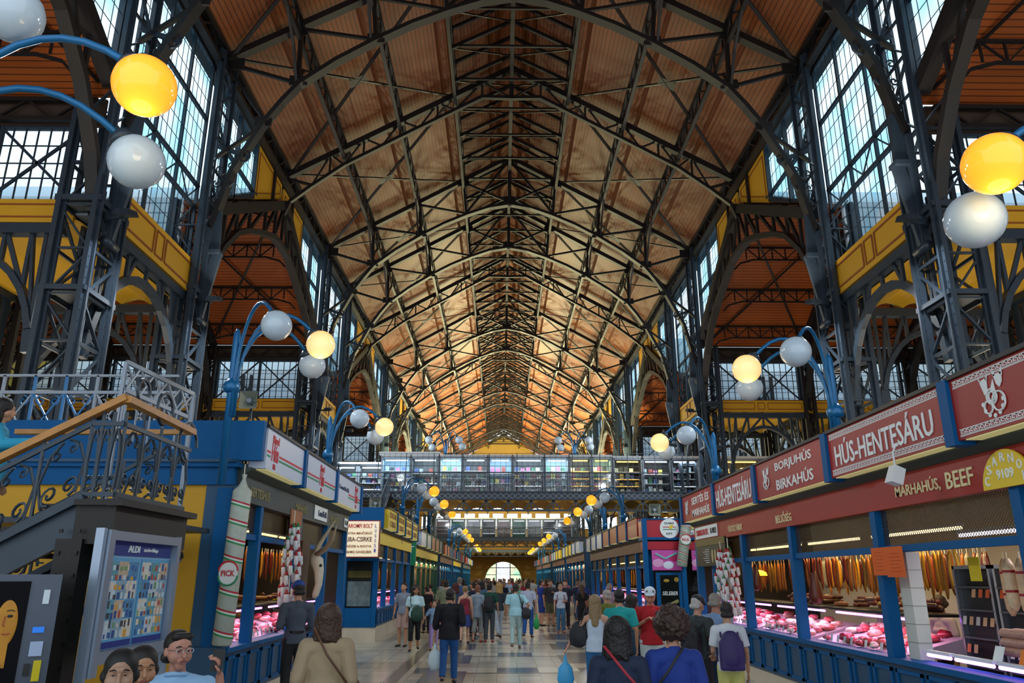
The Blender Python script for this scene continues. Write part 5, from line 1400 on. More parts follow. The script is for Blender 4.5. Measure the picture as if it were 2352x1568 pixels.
# poster and food banner on the left stall
r = thing('food_poster', 'poster of grilled meat hanging on the mesh of the left stall', 'poster', (-3.92, 13.9, 2.4)); MB().box(-3.96, -3.95, 13.5, 14.3, 2.3, 2.95).build('sheet', mat('poster_brown', '7a4434', .5, noise=.5, nscale=6), r); MB().box(-3.949, -3.946, 13.52, 14.28, 2.72, 2.93).build('picture_strip', mat('poster_top', '9a5a28', .5, noise=.5, nscale=8), r); MB().box(-3.949, -3.944, 13.52, 14.28, 2.66, 2.70).build('green_strip', M_GREENL, r)
# loudspeaker horns
for i, (x, y, z, lab) in enumerate(((-3.98, 11.0, 4.25, 'grey horn loudspeaker on top of the left blue stall'), (-4.2, 24.2, 3.98, 'grey horn loudspeaker on the blue poultry kiosk'), (4.35, 24.1, 3.79, 'small horn loudspeaker on the red corner kiosk'))):
    r = thing('horn_loudspeaker', lab, 'loudspeaker', (x, y, z - .25)); q = .8 if i == 0 else 1.1
    mb = MB(); a, b = .05 * q, .16 * q; mb.add([(x + dx, y + (0 if t else -.22 * q), z + dz) for t, ss in ((1, a), (0, b)) for dx, dz in ((-ss, -ss), (ss, -ss), (ss, ss), (-ss, ss))], [(0, 1, 5, 4), (1, 2, 6, 5), (2, 3, 7, 6), (3, 0, 4, 7), (3, 2, 1, 0)]); mb.build('horn', mat('speaker_grey', 'a0a69a', .5), r)
    MB().tube([(x, y - .18 * q, z), (x, y + .12, z)], .045 * q, 10).build('driver', M_GREYP, r); MB().beam((x, y, z), (x, y, z - .25), .03, .03).build('bracket', M_IRON, r)

# ---- advertisement case and vending machine on the left
r = thing('poster_case', 'aluminium-framed glass case with supermarket leaflets beside the stairs', 'notice board', (-3.62, 7.35, 1.0))
fxx = -3.6
for a, b, c, d in ((6.62, 6.72, 1.05, 2.2), (8.02, 8.1, 1.05, 2.2), (6.72, 8.02, 2.12, 2.196), (6.72, 8.02, 1.14, 1.24)): MB().box(fxx - .1, fxx + .01, a, b, c, d).build('frame', mat('aluminium', '98a6b8', .35, .6), r)
MB().box(fxx - .08, fxx - .06, 6.7, 8.05, 1.2, 2.14).build('backing', mat('pale_blue_paper', '86b4d8', .6), r)
MB().box(fxx - .058, fxx - .05, 6.74, 8.0, 2.0, 2.12).build('navy_header', mat('navy_header', '0c2a80', .5), r); text('ALDI', 'L', (fxx - .046, 7.2, 2.06), .22, .06, M_LETW, r); text('szórólap', 'L', (fxx - .046, 7.55, 2.055), .3, .045, M_LETW, r)
for i, a in enumerate((6.76, 7.4)):
    lf = MB().box(fxx - .056, fxx - .05, a, a + .6, 1.25, 1.98).build('leaflet', mat('leaflet_blue', '5aa2cc', .5, noise=.25, nscale=5), r)
    for q in range(12):
        yy = a + .02 + (q % 3) * .19; zz = 1.32 + (q // 3) * .16; c = ('b8c8d4', '4a86b4', 'c0a890', '5c98a8', 'd0ccc0', '88a4b8')[(q * 5 + i) % 6]
        MB().box(fxx - .0498, fxx - .0490, yy, yy + .18, zz, zz + .15).build('offer_block', mat('print_' + c, c, .5, noise=.4, nscale=14), lf)
    for q in range(64):
        yy = a + .02 + (q % 8) * .07 + random.uniform(0, .01); zz = 1.32 + (q // 8) * .078 + random.uniform(0, .012); c = random.choice(('c8d8e0', '2a5a9a', 'b04a3a', 'd8a030', '3a3c48', '6a9a6a', 'e0d0c0', '1c4a8c')); h = random.uniform(.03, .065); w = random.uniform(.02, .055)
        MB().box(fxx - .0485, fxx - .047, yy, yy + w, zz, zz + h).build('product_picture', mat('print_' + c, c, .5), lf)
    MB().box(fxx - .049, fxx - .046, a, a + .6, 1.25, 1.30).build('footer_strip', mat('navy_header', '0c2a80', .5), lf)
for yy in (6.60, 8.1): MB().beam((fxx - .05, yy + (-.02 if yy < 7 else .03), 0), (fxx - .05, yy + (-.02 if yy < 7 else .03), 2.21), .07, .05).build('support_post', MATS['aluminium'], r)
r = thing('vending_machine', 'dark grey coffee vending machine with a glowing portrait panel at the left edge', 'vending machine', (-3.5, 5.1, 0))
MB().box(-3.95, -2.98, 4.8, 5.5, 0, 1.84).build('cabinet', mat('vending_grey', '4a5260', .35, .3), r)
pn = MB().box(-3.9, -3.22, 4.785, 4.8, .5, 1.79).build('picture_panel', mat('dark_picture', '08070c', .5, spec=.1), r)
Mf = mat('portrait_gold', 'a06c0c', .5, emit=.10, ecol='e8a010', noise=.45, nscale=7)
MB().ball((-3.40, 4.792, 1.56), .16, 20, 12, (.95, .04, 1.1)).build('portrait_hair', M_DARK, pn, True)
MB().tube([(-3.375, 4.774, 1.55), (-3.385, 4.772, 1.49), (-3.37, 4.774, 1.48)], .006, 4).build('portrait_nose', mat('portrait_lip', '9a3a10', .5), pn)
MB().ball((-3.36, 4.784, 1.5), .115, 20, 12, (.74, .05, 1.4)).build('portrait_face', Mf, pn, True); MB().box(-3.42, -3.32, 4.78, 4.79, 1.2, 1.4).build('portrait_neck', Mf, pn)
MB().ball((-3.34, 4.776, 1.55), .018, 8, 6, (1.3, .3, .6)).build('portrait_eye', M_DARK, pn); MB().tube([(-3.37, 4.776, 1.585), (-3.34, 4.776, 1.592), (-3.31, 4.776, 1.583)], .005, 4).build('portrait_brow', M_DARK, pn); MB().tube([(-3.38, 4.776, 1.43), (-3.35, 4.776, 1.424), (-3.32, 4.776, 1.432)], .006, 4).build('portrait_mouth', mat('portrait_lip', '9a3a10', .5), pn)
MB().lathe([(.07, 0), (.095, .12), (.1, .14)], (-3.44, 4.80, 1.08), 16).build('cup', mat('cup_grey', '8a948c', .4), pn, True)
for q in range(4): MB().tube([(-3.62, 4.77, 1.02 - q * .045), (-3.5, 4.75, 1.06 - q * .045), (-3.38, 4.765, 1.05 - q * .045)], [.02, .024, .014], 8).build('portrait_finger', Mf, pn, True)
for nm, a, b, c, d, m in (('price_display', -3.11, -3.06, 1.63, 1.73, 'c8d4dc'), ('blue_display', -3.15, -3.06, 1.43, 1.47, '1468c8'), ('instruction_card', -3.15, -3.05, 1.27, 1.37, 'a0b0d0'), ('coin_slot', -3.17, -3.12, 1.14, 1.22, '15181c'), ('yellow_arrow_sticker', -3.1, -3.04, 1.1, 1.24, 'c8b410'), ('cup_door', -3.17, -3.07, .88, 1.06, '14171c')): MB().box(a, b, 4.78, 4.8, c, d).build(nm, mat('vm_' + m, m, .3, emit=.6 if m == '1468c8' else 0), r)
for q in range(2):
    for j in range(3): MB().box(-3.16 + q * .07, -3.11 + q * .07, 4.78, 4.8, .72 - j * .06, .76 - j * .06).build('button', mat('button_yellow', 'c8c870', .4, emit=.3), r)
r.location = (-4.16, 6.1, 0); r.scale = (.82, .82, 1.0); r.rotation_euler[2] = R(34)

# ---- poultry kiosk on the left, beyond the first stall
L2 = stall(-1, -4.1, 24.0, 33.0, [24.05, 26.2, 28.4, 30.6, 32.9], 'blue poultry stall with small yellow signs on the left', dz=.2, fascia=M_YS, signs=tuple((24.2 + i * 2.2, 26.2 + i * 2.2, M_YS, sg_text([('LUGOSI', .7, .34, 0), ('CSIRKE', .7, .34, 0)], col=M_BRL)) for i in range(4)), detail=2, plinth=.4)
tubes(-1, -4.1, 24.3, 32.7, 2.5, .8, 'strip light inside the poultry stall', True, 60)
hang_row(-4.6, 24.4, 32.6, 2.05, K_SLIM + K_SAL, .4, 'sausage hanging behind the glass of the poultry stall', 'sausages in the poultry stall', ''); meat_case(-1, -4.1, 24.3, 32.7, 'poultry stall', 40)
r = thing('kiosk_front', 'blue kiosk front with glazed door facing the camera below the lit poultry sign', 'kiosk', (-5.2, 23.95, 0))
MB().box(-7.6, -4.0, 23.9, 24.0, 0, .42).build('plinth', M_CREAM, r)
for x in (-4.07, -5.0, -5.35, -6.3): MB().box(x - .07, x + .07, 23.86, 24, .42, 3.2).build('post', M_BLUE, r)
MB().box(-7.6, -4.0, 23.88, 24, .42, .95).build('base_panel', M_BLUE, r); MB().box(-7.6, -4.0, 23.84, 24, 2.28, 2.42).build('lintel', M_BLUE, r); MB().box(-7.6, -3.9, 23.85, 24, 3.25, 3.85).build('blue_frieze', M_BLUE, r); MB().box(-7.6, -3.95, 23.8, 24, 3.12, 3.22).build('moulding', M_BLUED, r)
MB().quad((-4.95, 23.95, .95), (-4.12, 23.95, .95), (-4.12, 23.95, 2.28), (-4.95, 23.95, 2.28)).build('window_glass', M_GLASSC, r)
MB().box(-4.9, -4.2, 23.965, 23.985, 1.0, 1.7).build('window_picture', mat('case_picture', '7a8a90', .5, noise=.7, nscale=7), r); MB().box(-4.9, -4.2, 23.965, 23.985, 1.8, 2.0).build('gold_band', mat('dull_gold', '6a5a20', .5), r)
MB().box(-6.2, -5.45, 23.93, 23.97, 2.9, 3.1).build('yellow_notice', M_YS, r); MB().box(-6.2, -5.5, 23.93, 23.97, 2.45, 2.85).build('dark_notice', mat('navy_board', '16303c', .5), r)
o = thing('lit_box_sign', 'lit cream box sign with red and brown lettering for the poultry shop', 'sign', (-4.45, 23.3, 2.36))
MB().box(-5.0, -3.92, 23.25, 23.5, 2.36, 3.42).build('box', mat('sign_red_side', '8c1c1c', .5), o); MB().box(-4.5, -4.4, 23.5, 23.85, 3.28, 3.36).build('bracket', M_IRON, o); fc = MB().box(-4.96, -3.93, 23.22, 23.25, 2.39, 3.39).build('lit_face', mat('lit_cream', 'fff0d0', .4, emit=.35, ecol='ffe6c0'), o)
for body, z, w, h, m in (('BAROMFI BOLT', 3.26, .78, .12, M_REDL), ('EXTRA MINŐSÉGŰ', 3.06, .76, .085, M_BRL), ('LIBA-CSIRKE', 2.88, .76, .13, mat('dark_red_letter', '5a1c14', .5)), ('EGÉSZBE és BONTVA', 2.69, .76, .08, M_BRL), ('LIBAMÁJ GANSELEBER', 2.52, .78, .11, M_BRL)): text(body, 'C', (-4.5, 23.21, z), w, h, m, fc, bold=.01)
for i, ch in enumerate('LUGOSI'): text(ch, 'C', (-4.02, 23.21, 3.26 - i * .14), .05, .10, mat('violet_letter', '5a60c0', .5), fc)
o = thing('vertical_sign', 'narrow upright yellow sign with stacked letters beside the poultry kiosk', 'sign', (-5.35, 23.6, 1.4)); MB().box(-5.36, -5.32, 23.74, 23.86, 2.3, 2.36).build('bracket', M_IRON, o); bd = MB().box(-5.42, -5.26, 23.7, 23.74, 1.4, 2.42).build('board', mat('lemon_board', 'e6dc18', .5), o)
for i, ch in enumerate('LIBAMÁJAS'): text(ch, 'C', (-5.34, 23.69, 2.36 - i * .112), .06, .075, mat('green_letter', '3a6a20', .5), bd)

# ---- red corner kiosk on the right
R2 = stall(1, 4.3, 25.0, 41.0, [25.05, 27.3, 29.6, 31.9, 34.2, 36.5, 38.8, 40.9], 'long right-hand stall behind the red corner kiosk', signs=tuple((25.2 + i * 2.2, 27.2 + i * 2.2, (M_REDS, M_OR, M_OR, M_OR, M_WHITES, M_WHITES, M_WHITES)[i], None) for i in range(7)), fascia=mat('brown_fascia', '5a2c22', .5))
tubes(1, 4.3, 25.3, 40.7, 2.4, .8, 'strip light along the right-hand stall behind the red kiosk', True, 100)
hang_row(4.7, 25.3, 40.6, 2.08, K_GOLD + K_SLIM + K_SAL, .55, 'sausage hanging at the window of the stall behind the red kiosk', 'sausages behind the red kiosk', ''); meat_case(1, 4.3, 25.3, 40.7, 'stall behind the red kiosk', 50)
r = thing('corner_kiosk', 'bright red and blue corner kiosk with round logos and a blue door', 'kiosk', (5.3, 24, 0))
RD = mat('crimson_sign', 'b0102c', .4)
MB().box(4.0, 7.5, 24.0, 24.9, 2.98, 3.5).build('red_frieze', RD, r); MB().box(3.98, 7.5, 23.96, 24.9, 2.90, 2.98).build('moulding', M_BLUE, r); MB().box(3.98, 7.5, 23.96, 24.9, 3.5, 3.54).build('moulding', M_BLUE, r); MB().box(4.05, 7.5, 24.02, 24.9, 2.62, 2.86).build('lower_red_band', RD, r)
for x in (4.02, 5.15, 5.75, 6.9): MB().box(x - .07, x + .07, 23.95, 24.1, .4, 3.5 if x != 5.75 else 2.6).build('post', M_BLUE, r)
MB().box(3.98, 7.5, 23.95, 24.15, 0, .4).build('plinth', M_CREAM, r); MB().box(4.0, 7.5, 24.0, 24.12, .4, .95).build('base_panel', M_BLUED, r)
for i, (x, w) in enumerate(((4.78, .29), (5.42, .16))):
    lg = MB().tube([(x, 23.955, 3.24), (x, 23.985, 3.24)], w if i == 0 else .2, 28).build('round_logo', M_LETW, r)
    text('SZABÓ', 'C', (x, 23.95, 3.40), .3, .07, M_DARK, lg); text('KFT.', 'C', (x, 23.95, 3.08), .2, .06, M_DARK, lg)
    for m, z in ((M_REDL, 3.27), (M_GREENL, 3.20)): MB().box(x - .2, x + .2, 23.945, 23.952, z, z + .02).build('logo_stripe', m, lg)
    MB().add([(x + .02, 23.94, 3.2), (x + .12, 23.94, 3.3), (x + .1, 23.94, 3.36), (x - .02, 23.94, 3.3)], [(0, 1, 2, 3)]).build('logo_cleaver', M_YS, lg)
text('89', 'C', (6.1, 24.0, 2.74), .2, .14, M_LETW, r)
PK = mat('pink_poster', 'b84a9c', .4, emit=.12, noise=.3, nscale=4)
for i, (a, b) in enumerate(((4.2, 5.08), (5.4, 6.2))):
    p_ = MB().box(a, b, 23.93, 23.96, 2.02, 2.6).build('sausage_poster', PK, r)
    for (u, v, rr, m) in ((.2, .35, .15, 'e0a0d0'), (.55, .25, .14, 'd8e0f0'), (.75, .6, .12, 'c02060')): MB().ball((a + (b - a) * u, 23.93, 2.02 + .58 * v), rr, 14, 8, (1.2, .05, .8)).build('slice_picture', mat('pk_' + m, m, .5), p_, True)
    MB().tube([(a + .1, 23.92, 2.5), (a + .4, 23.92, 2.35), (a + .75, 23.92, 2.52)], .03, 6).build('ribbon_picture', mat('mint', '80c8c8', .5), p_)
dr = MB().box(4.3, 5.05, 23.97, 24.02, .45, 1.95).build('door', M_BLUE, r); MB().box(4.42, 4.96, 23.955, 23.97, .7, 1.88).build('door_poster', mat('dark_poster', '0c1210', .25), dr)
text('SELEBER', 'C', (4.69, 23.95, 1.36), .46, .11, M_LETW, dr, shear=.2); MB().ball((4.60, 23.95, 1.72), .09, 10, 6, (1, .1, .5)).build('gold_crest', mat('dull_gold2', 'b09030', .5), dr); MB().tube([(4.9, 23.95, 1.75), (4.9, 23.96, 1.75)], .07, 16).build('gold_seal', mat('dull_gold2', 'b09030', .5), dr)
MB().tube([(4.52, 23.95, .95), (4.7, 23.94, 1.05), (4.92, 23.95, 1.15)], .05, 6).build('food_picture', mat('food_g', '8a8a50', .6, noise=.5, nscale=20), dr)
MB().box(5.4, 6.2, 24.1, 24.15, 1.0, 2.0).build('window_glass', M_GLASSC, r)
garland(5.75, 23.8, 1.9, 1.45, 'dense bunch of red and white sausages in the red kiosk window', 4, .22, 7)
# awning lamp
r = thing('dome_lamp', 'glowing yellow dome lamp inside the far end of the right stall', 'lamp', (5.2, 17.2, 1.9)); MB().lathe([(.2, 0), (.18, .06), (.1, .1), (.02, .12)], (5.2, 17.2, 1.85), 16).build('shade', mat('glowing_yellow', 'ffd840', emit=1.6), r, True); MB().tube([(5.2, 17.2, 1.97), (5.2, 17.2, 3.0)], .008, 5).build('cord', M_DARK, r)

# ---- farther stalls
cols = {'b': (M_BLUE, M_BLUED), 'g': (mat('green_stall_paint', '0f5a44', .4), mat('deep_green', '0c4034', .4))}
far = [(-1, 34.5, 47, 'g', 'green-fronted left stall beyond the bridge'), (-1, 49, 61, 'b', 'fourth blue stall of the left row'), (-1, 63, 75, 'b', 'fifth blue stall of the left row'), (-1, 79, 98, 'b', 'last blue stall of the left row'),
       (1, 44, 56, 'b', 'third blue stall of the right row'), (1, 58, 71, 'b', 'fourth blue stall of the right row'), (1, 74, 88, 'b', 'fifth blue stall of the right row'), (1, 90, 104, 'b', 'last blue stall of the right row')]
sm = [M_WHITES, M_OR, M_BLUED, M_REDS, M_WHITES, M_YS]
for j, (s, a, b, c, lab) in enumerate(far):
    n = int((b - a) / 2.3); w = (b - a) / n; xf = 4.3 if s > 0 else -4.1
    stall(s, xf, a, b, [a + .05 + i * w for i in range(n)] + [b - .05], lab, dz=.1, fascia=random.choice((mat('brown_fascia', '5a2c22', .5), M_YS, mat('slate_fascia', '2e3a3c', .5))), paint=cols[c][0], dark=cols[c][1], signs=tuple((a + .1 + i * w, a - .1 + (i + 1) * w, sm[(i // 2 + j) % 6], None) for i in range(n)), detail=0, mesh=False)
    tubes(s, xf, a + .3, b - .3, 2.45, .12, 'bright strip light under the lintel of the %s' % lab, True, 60)
    MB_ = MB().box(min(xf, xf + s * 2.8), max(xf, xf + s * 2.8), a - .08, a, 0, 3.7); tag(center(MB_.build('stall_end_panel', cols[c][1])), 'plain painted end panel of the %s' % lab, 'panel')
    hang_row(xf + s * .15, a + .3, b - .3, 2.1, K_GOLD + K_SLIM + K_SAL, 2.2, 'goods hanging at the front of the %s' % lab, 'hanging goods, %s' % lab, '')
o = thing('shop_sign', 'green shop sign with a white letter on the left beyond the poultry stall', 'sign', (-4.6, 34.3, 3)); MB().box(-5.6, -4.0, 34.2, 34.4, 2.3, 3.3).build('board', mat('sign_green', '10825a', .5, emit=.1), o); text('T', 'C', (-4.2, 34.19, 2.95), .25, .3, M_LETW, o)
# ================================================================== people
def finish(o, vox, smooth=2):
    m = o.modifiers.new('remesh', 'REMESH'); m.mode = 'VOXEL'; m.voxel_size = vox; m.use_smooth_shade = True
    if smooth: q = o.modifiers.new('smooth', 'SMOOTH'); q.factor = .6; q.iterations = smooth
    return o
def cloth(c): return mat('cloth_' + c, c, .8, noise=.18, nscale=7, bump=.5)
def rotz(v, a, c=(0, 0)):
    x, y = v[0] - c[0], v[1] - c[1]; return Vector((c[0] + x * math.cos(a) - y * math.sin(a), c[1] + x * math.sin(a) + y * math.cos(a), v[2]))
def hand(mb, w, d, up, k, side, curl=.5):
    """palm, four fingers and a thumb from the wrist w along d; up is the back of the hand"""
    d = Vector(d).normalized(); up = (Vector(up) - d * Vector(up).dot(d)).normalized(); a = d.cross(up) * side
    w = Vector(w); pc = w + d * .05 * k
    mb.cap(w, w + d * .085 * k, .027 * k, .036 * k, 10, .5, up)
    for i, (o, L) in enumerate(((-.030, .070), (-.010, .080), (.010, .075), (.030, .060))):
        b = w + d * .09 * k + a * o * k; dd = (d - up * curl * .6).normalized(); e1 = b + dd * L * .5 * k; dd2 = (d * (1 - curl) - up * curl).normalized(); e2 = e1 + dd2 * L * .5 * k
        mb.cap(b, e1, .0100 * k, .0092 * k, 6); mb.cap(e1, e2, .0092 * k, .0078 * k, 6)
    b = w + d * .03 * k - a * .03 * k; t1 = b + (d * .7 - a * .6).normalized() * .04 * k; t2 = t1 + (d * .9 - a * .1 - up * curl * .5).normalized() * .035 * k
    mb.cap(b, t1, .014 * k, .012 * k, 6); mb.cap(t1, t2, .012 * k, .009 * k, 6)
def person(label, x, y, h, yaw, sex='m', skin='b98868', hair=('short', '1c1410'), top=('shirt', '6b7078', 'short'), bottom=('trousers', '1c2030'), shoes='1a1412',
           armL='down', armR='down', stride=0.0, sit=None, head=0.0, nod=0.0, face=False, vox=.014, z=0.0, glasses=False, cap=None, group=None, cat='person', collar=None, lean=0.0, fat=1.0, belt=None):
    k = h / 1.72; f = sex == 'f'; r = thing('person', label, cat, (0, 0, 0), group)
    K = lambda *p: Vector(p) * k
    SK = mat('skin_' + skin, skin, .5, noise=.08, nscale=12)
    dz = 0.0
    if sit is not None: dz = (sit + .09) / k - .92
    L = lambda px, py, pz: Vector((px, py - lean * max(0, pz - .9), pz + dz)) * k          # upper body
    sw = (.165 if f else .19) * (1 + (fat - 1) * .4); hw = (.155 if f else .15) * fat
    neck = L(0, .015, 1.43)
    # --- legs
    hips = [L(-.085, 0, .90), L(.085, 0, .90)]
    if sit is None:
        st = stride
        knees = [K(-.095, -.03 - st * .20, .50), K(.095, -.02 + st * .12, .50)]
        ank = [K(-.10, .02 - st * .30, .08), K(.10, .02 + st * .38, .08 + abs(st) * .12)]
    else:
        knees = [L(-.12, -.44, .88), L(.12, -.44, .88)]; ank = [Vector((knees[0].x, knees[0].y + .02, .08)), Vector((knees[1].x, knees[1].y - .04, .08))]
    body = MB()
    for i in (0, 1):
        q = (-1, 1)[i]
        body.cap(hips[i], knees[i], .078 * k * fat, .052 * k, 12); body.cap(knees[i] + K(0, .01, 0), knees[i].lerp(ank[i], .4) + K(0, .02, 0), .048 * k, .052 * k, 10); body.cap(knees[i].lerp(ank[i], .35) + K(0, .02, 0), ank[i], .050 * k, .034 * k, 10)
        body.cap(ank[i] + K(0, .03, -.04), ank[i] + K(q * .02, -.13, -.052), .032 * k, .024 * k, 8)
    body.cap(L(0, 0, .92), L(0, 0, 1.05), hw * .85 * k, .12 * k * fat, 14, .68); body.cap(L(0, 0, 1.05), L(0, 0, 1.26), .12 * k * fat, sw * .80 * k, 14, .62); body.cap(L(-sw * .6, 0.01, 1.35), L(sw * .6, .01, 1.35), .06 * k, .06 * k, 10)
    body.cap(L(0, .02, 1.34), L(0, .005, 1.50), .060 * k, .054 * k, 12)
    for q in (-1, 1): body.cap(L(q * .03, .025, 1.43), L(q * sw * .8, .02, 1.37), .035 * k, .04 * k, 8)
    # --- arms
    wr = []
    presets = {'down': ((.06, .02, 1.10), (.07, -.06, .85), .45), 'bent': ((.06, .06, 1.10), (-.06, -.20, 1.12), .8), 'fwd': ((.05, .0, 1.10), (.02, -.26, 1.02), .6), 'chest': ((.07, -.02, 1.10), (-.10, -.17, 1.22), .8),
               'back': ((.07, .10, 1.12), (.05, .20, .90), .5), 'out': ((.16, -.02, 1.14), (.30, -.06, .92), .7), 'up': ((.12, -.10, 1.20), (.16, -.26, 1.42), .8), 'hip': ((.16, .10, 1.14), (.04, .02, .96), .6), 'hold': ((.08, .02, 1.10), (.12, -.05, .84), 1.0)}
    sl = []
    for q, pose in ((-1, armR), (1, armL)):
        e, w, cu = presets[pose] if isinstance(pose, str) else pose
        S_ = L(q * sw, .01, 1.36); E = L(q * (sw + e[0]), e[1], e[2]); W_ = L(q * (sw + w[0]), w[1], w[2])
        body.cap(S_, E, .048 * k * (1 if not f else .88), .038 * k * (1 if not f else .85), 10); body.cap(E, W_, .039 * k * (.95 if not f else .82), .026 * k, 10)
        d = (W_ - E).normalized(); hand(body, W_ + d * .01, d, Vector((q, 0, .0)) if abs(d.z) > .6 else Vector((0, 0, 1)), k, q, cu)
        wr.append(W_ + d * .09 * k); sl.append((S_, E, W_))
    # --- head, turned and nodded about the neck
    hc = L(0, -.015, 1.585)
    M = Matrix.Rotation(head, 3, 'Z') @ Matrix.Rotation(nod, 3, 'X')
    H = lambda px, py, pz: hc + M @ (Vector((px, py, pz)) * k)
    body.ball(hc + M @ K(0, .015, .025), .094 * k, 16, 12, (.86, 1.08, 1.05), rot=M)
    body.cap(H(0, -.02, -.02), H(0, -.045, -.085), .068 * k, .036 * k, 12); body.cap(H(-.03, -.035, -.03), H(.03, -.035, -.03), .048 * k, .048 * k, 10)
    body.cap(H(0, -.088, .01), H(0, -.108, -.028), .010 * k, .016 * k, 8); body.cap(H(-.02, -.085, .035), H(.02, -.085, .035), .016 * k, .016 * k, 8)
    for q in (-1, 1): body.ball(H(q * .082, .015, -.005), .026 * k, 8, 6, (.4, .8, 1.2), rot=M)
    body.cap(H(-.018, -.088, -.06), H(.018, -.088, -.06), .012 * k, .012 * k, 6)
    finish(body.build('body', SK, r, True), vox if not face else min(vox, .0075), 2)
    if face:
        for q in (-1, 1):
            MB().ball(H(q * .032, -.0765, .008), .0115 * k, 10, 8, (1.1, .8, .42), rot=M).build('eye', mat('eye_white', '8c8480', .3), r, True)
            MB().tube([H(q * .018, -.088, .010), H(q * .032, -.0915, .0155), H(q * .047, -.085, .009)], .0036 * k, 6).build('eyelid', SK, r, True)
            MB().ball(H(q * .032, -.0825, .007), .0056 * k, 8, 6).build('iris', M_DARK, r, True)
            MB().tube([H(q * .014, -.094, .032), H(q * .032, -.096, .038), H(q * .052, -.084, .030)], .0042 * k, 6).build('eyebrow', mat('hair_' + hair[1], hair[1], .6), r, True)
        MB().cap(H(-.018, -.097, -.056), H(.018, -.097, -.056), .006 * k, .006 * k, 8).build('lips', mat('lip_tone', '8a4840', .5), r, True)
    if glasses:
        g = MB()
        for q in (-1, 1):
            g.tube([H(q * .034 + .024 * math.cos(t * math.pi / 6), -.106, .008 + .017 * math.sin(t * math.pi / 6)) for t in range(13)], .0018 * k, 5); g.tube([H(q * .058, -.104, .012), H(q * .084, .01, .012)], .0018 * k, 5)
        g.tube([H(-.010, -.107, .012), H(.010, -.107, .012)], .0018 * k, 5); g.build('glasses', M_CHROME, r)
    # --- hair
    st, hcol = hair; HM = mat('hair_' + hcol, hcol, .55, noise=.4, nscale=40, bump=.8); mb = MB()
    if st in ('short', 'grey', 'receding'):
        mb.ball(H(0, .032, .045), .098 * k, 18, 12, (.90, 1.02, .98), .02, rot=M); mb.cap(H(-.05, .07, -.04), H(.05, .07, -.04), .04 * k, .04 * k, 8)
        if st == 'short': mb.cap(H(-.045, -.045, .095), H(.045, -.045, .095), .026 * k, .026 * k, 8)
    elif st == 'bob':
        mb.ball(H(0, .03, .04), .114 * k, 20, 14, (1.0, 1.02, 1.0), .02, rot=M); mb.cap(H(0, .055, .0), H(0, .055, -.12), .108 * k, .095 * k, 14, .75)
        for i in range(16): t = math.pi * (.02 + .96 * i / 15); mb.cap(H(.095 * math.cos(t), .03 + .075 * math.sin(t), .02), H(.115 * math.cos(t) + random.uniform(-.01, .01), .03 + .085 * math.sin(t), -.16 + random.uniform(-.03, .02)), .026 * k, .017 * k, 6)
        for q in (-1, 1): mb.cap(H(q * .075, .02, .03), H(q * .085, .02, -.09), .035 * k, .03 * k, 10)
    elif st == 'long':
        mb.ball(H(0, .025, .04), .106 * k, 20, 14, (.95, 1.04, 1.0), .015, rot=M); mb.cap(H(0, .07, .0), H(0, .11, -.30), .085 * k, .06 * k, 14, .6)
        for q in (-1, 1): mb.cap(H(q * .07, .02, .02), H(q * .08, .06, -.22), .03 * k, .03 * k, 8)
    elif st == 'curly':
        mb.ball(H(0, .03, .045), .140 * k, 28, 20, (1.0, 1.0, .98), .06, rot=M)
        for i in range(120):
            a, b = random.uniform(0, 6.28), random.uniform(-.9, 1); cb = math.sqrt(1 - b * b); p = Vector((cb * math.cos(a), cb * math.sin(a), b)) * .142
            if p.y < -.07 and p.z < .06: continue
            mb.ball(H(p.x, p.y + .03, p.z + .045), .024 * k, 6, 4)
    elif st == 'bun': mb.ball(H(0, .03, .04), .101 * k, 18, 12, (.92, 1.03, 1.0), .02, rot=M); mb.ball(H(0, .13, .07), .045 * k, 10, 8)
    elif st == 'tied':
        mb.ball(H(0, .028, .045), .101 * k, 20, 14, (.94, 1.03, .98), .01, rot=M); mb.cap(H(-.06, .03, -.01), H(.06, .03, -.01), .05 * k, .05 * k, 10); mb.ball(H(0, .11, -.02), .05 * k, 10, 8, jit=.1)
    if st != 'bald': finish(mb.build('hair', HM, r, True), max(.008, vox * .9), 1)
    if cap:
        CM = mat('cap_' + cap, cap, .7); c = MB(); c.ball(H(0, .02, .065), .105 * k, 18, 12, (.92, 1.05, .85), rot=M).cap(H(-.045, -.10, .055), H(.045, -.10, .055), .035 * k, .035 * k, 10, .3, tuple(M @ Vector((0, 0, 1)))); finish(c.build('cap', CM, r, True), .012, 1)
    # --- clothes
    ty, tc, sv = top; TM = cloth(tc); mb = MB(); g = .016 if ty != 'jacket' else .028
    if f and ty != 'jacket': mb.cap(L(-.07, -.055, 1.22), L(.07, -.055, 1.22), .065 * k * fat, .065 * k * fat, 10)
    mb.cap(L(0, 0, .80 if ty in ('jacket', 'tunic') else .86), L(0, 0, .97), (hw * .98 + g + .012) * k, (hw * .94 + g + .008) * k, 18, .76, flat=1); mb.cap(L(0, 0, .96), L(0, 0, 1.06), (hw * .92 + g) * k, (.12 * fat + g) * k, 16, .74); mb.cap(L(0, 0, 1.06), L(0, 0, 1.25), (.12 * fat + g) * k, (sw * .82 + g) * k, 16, .66)
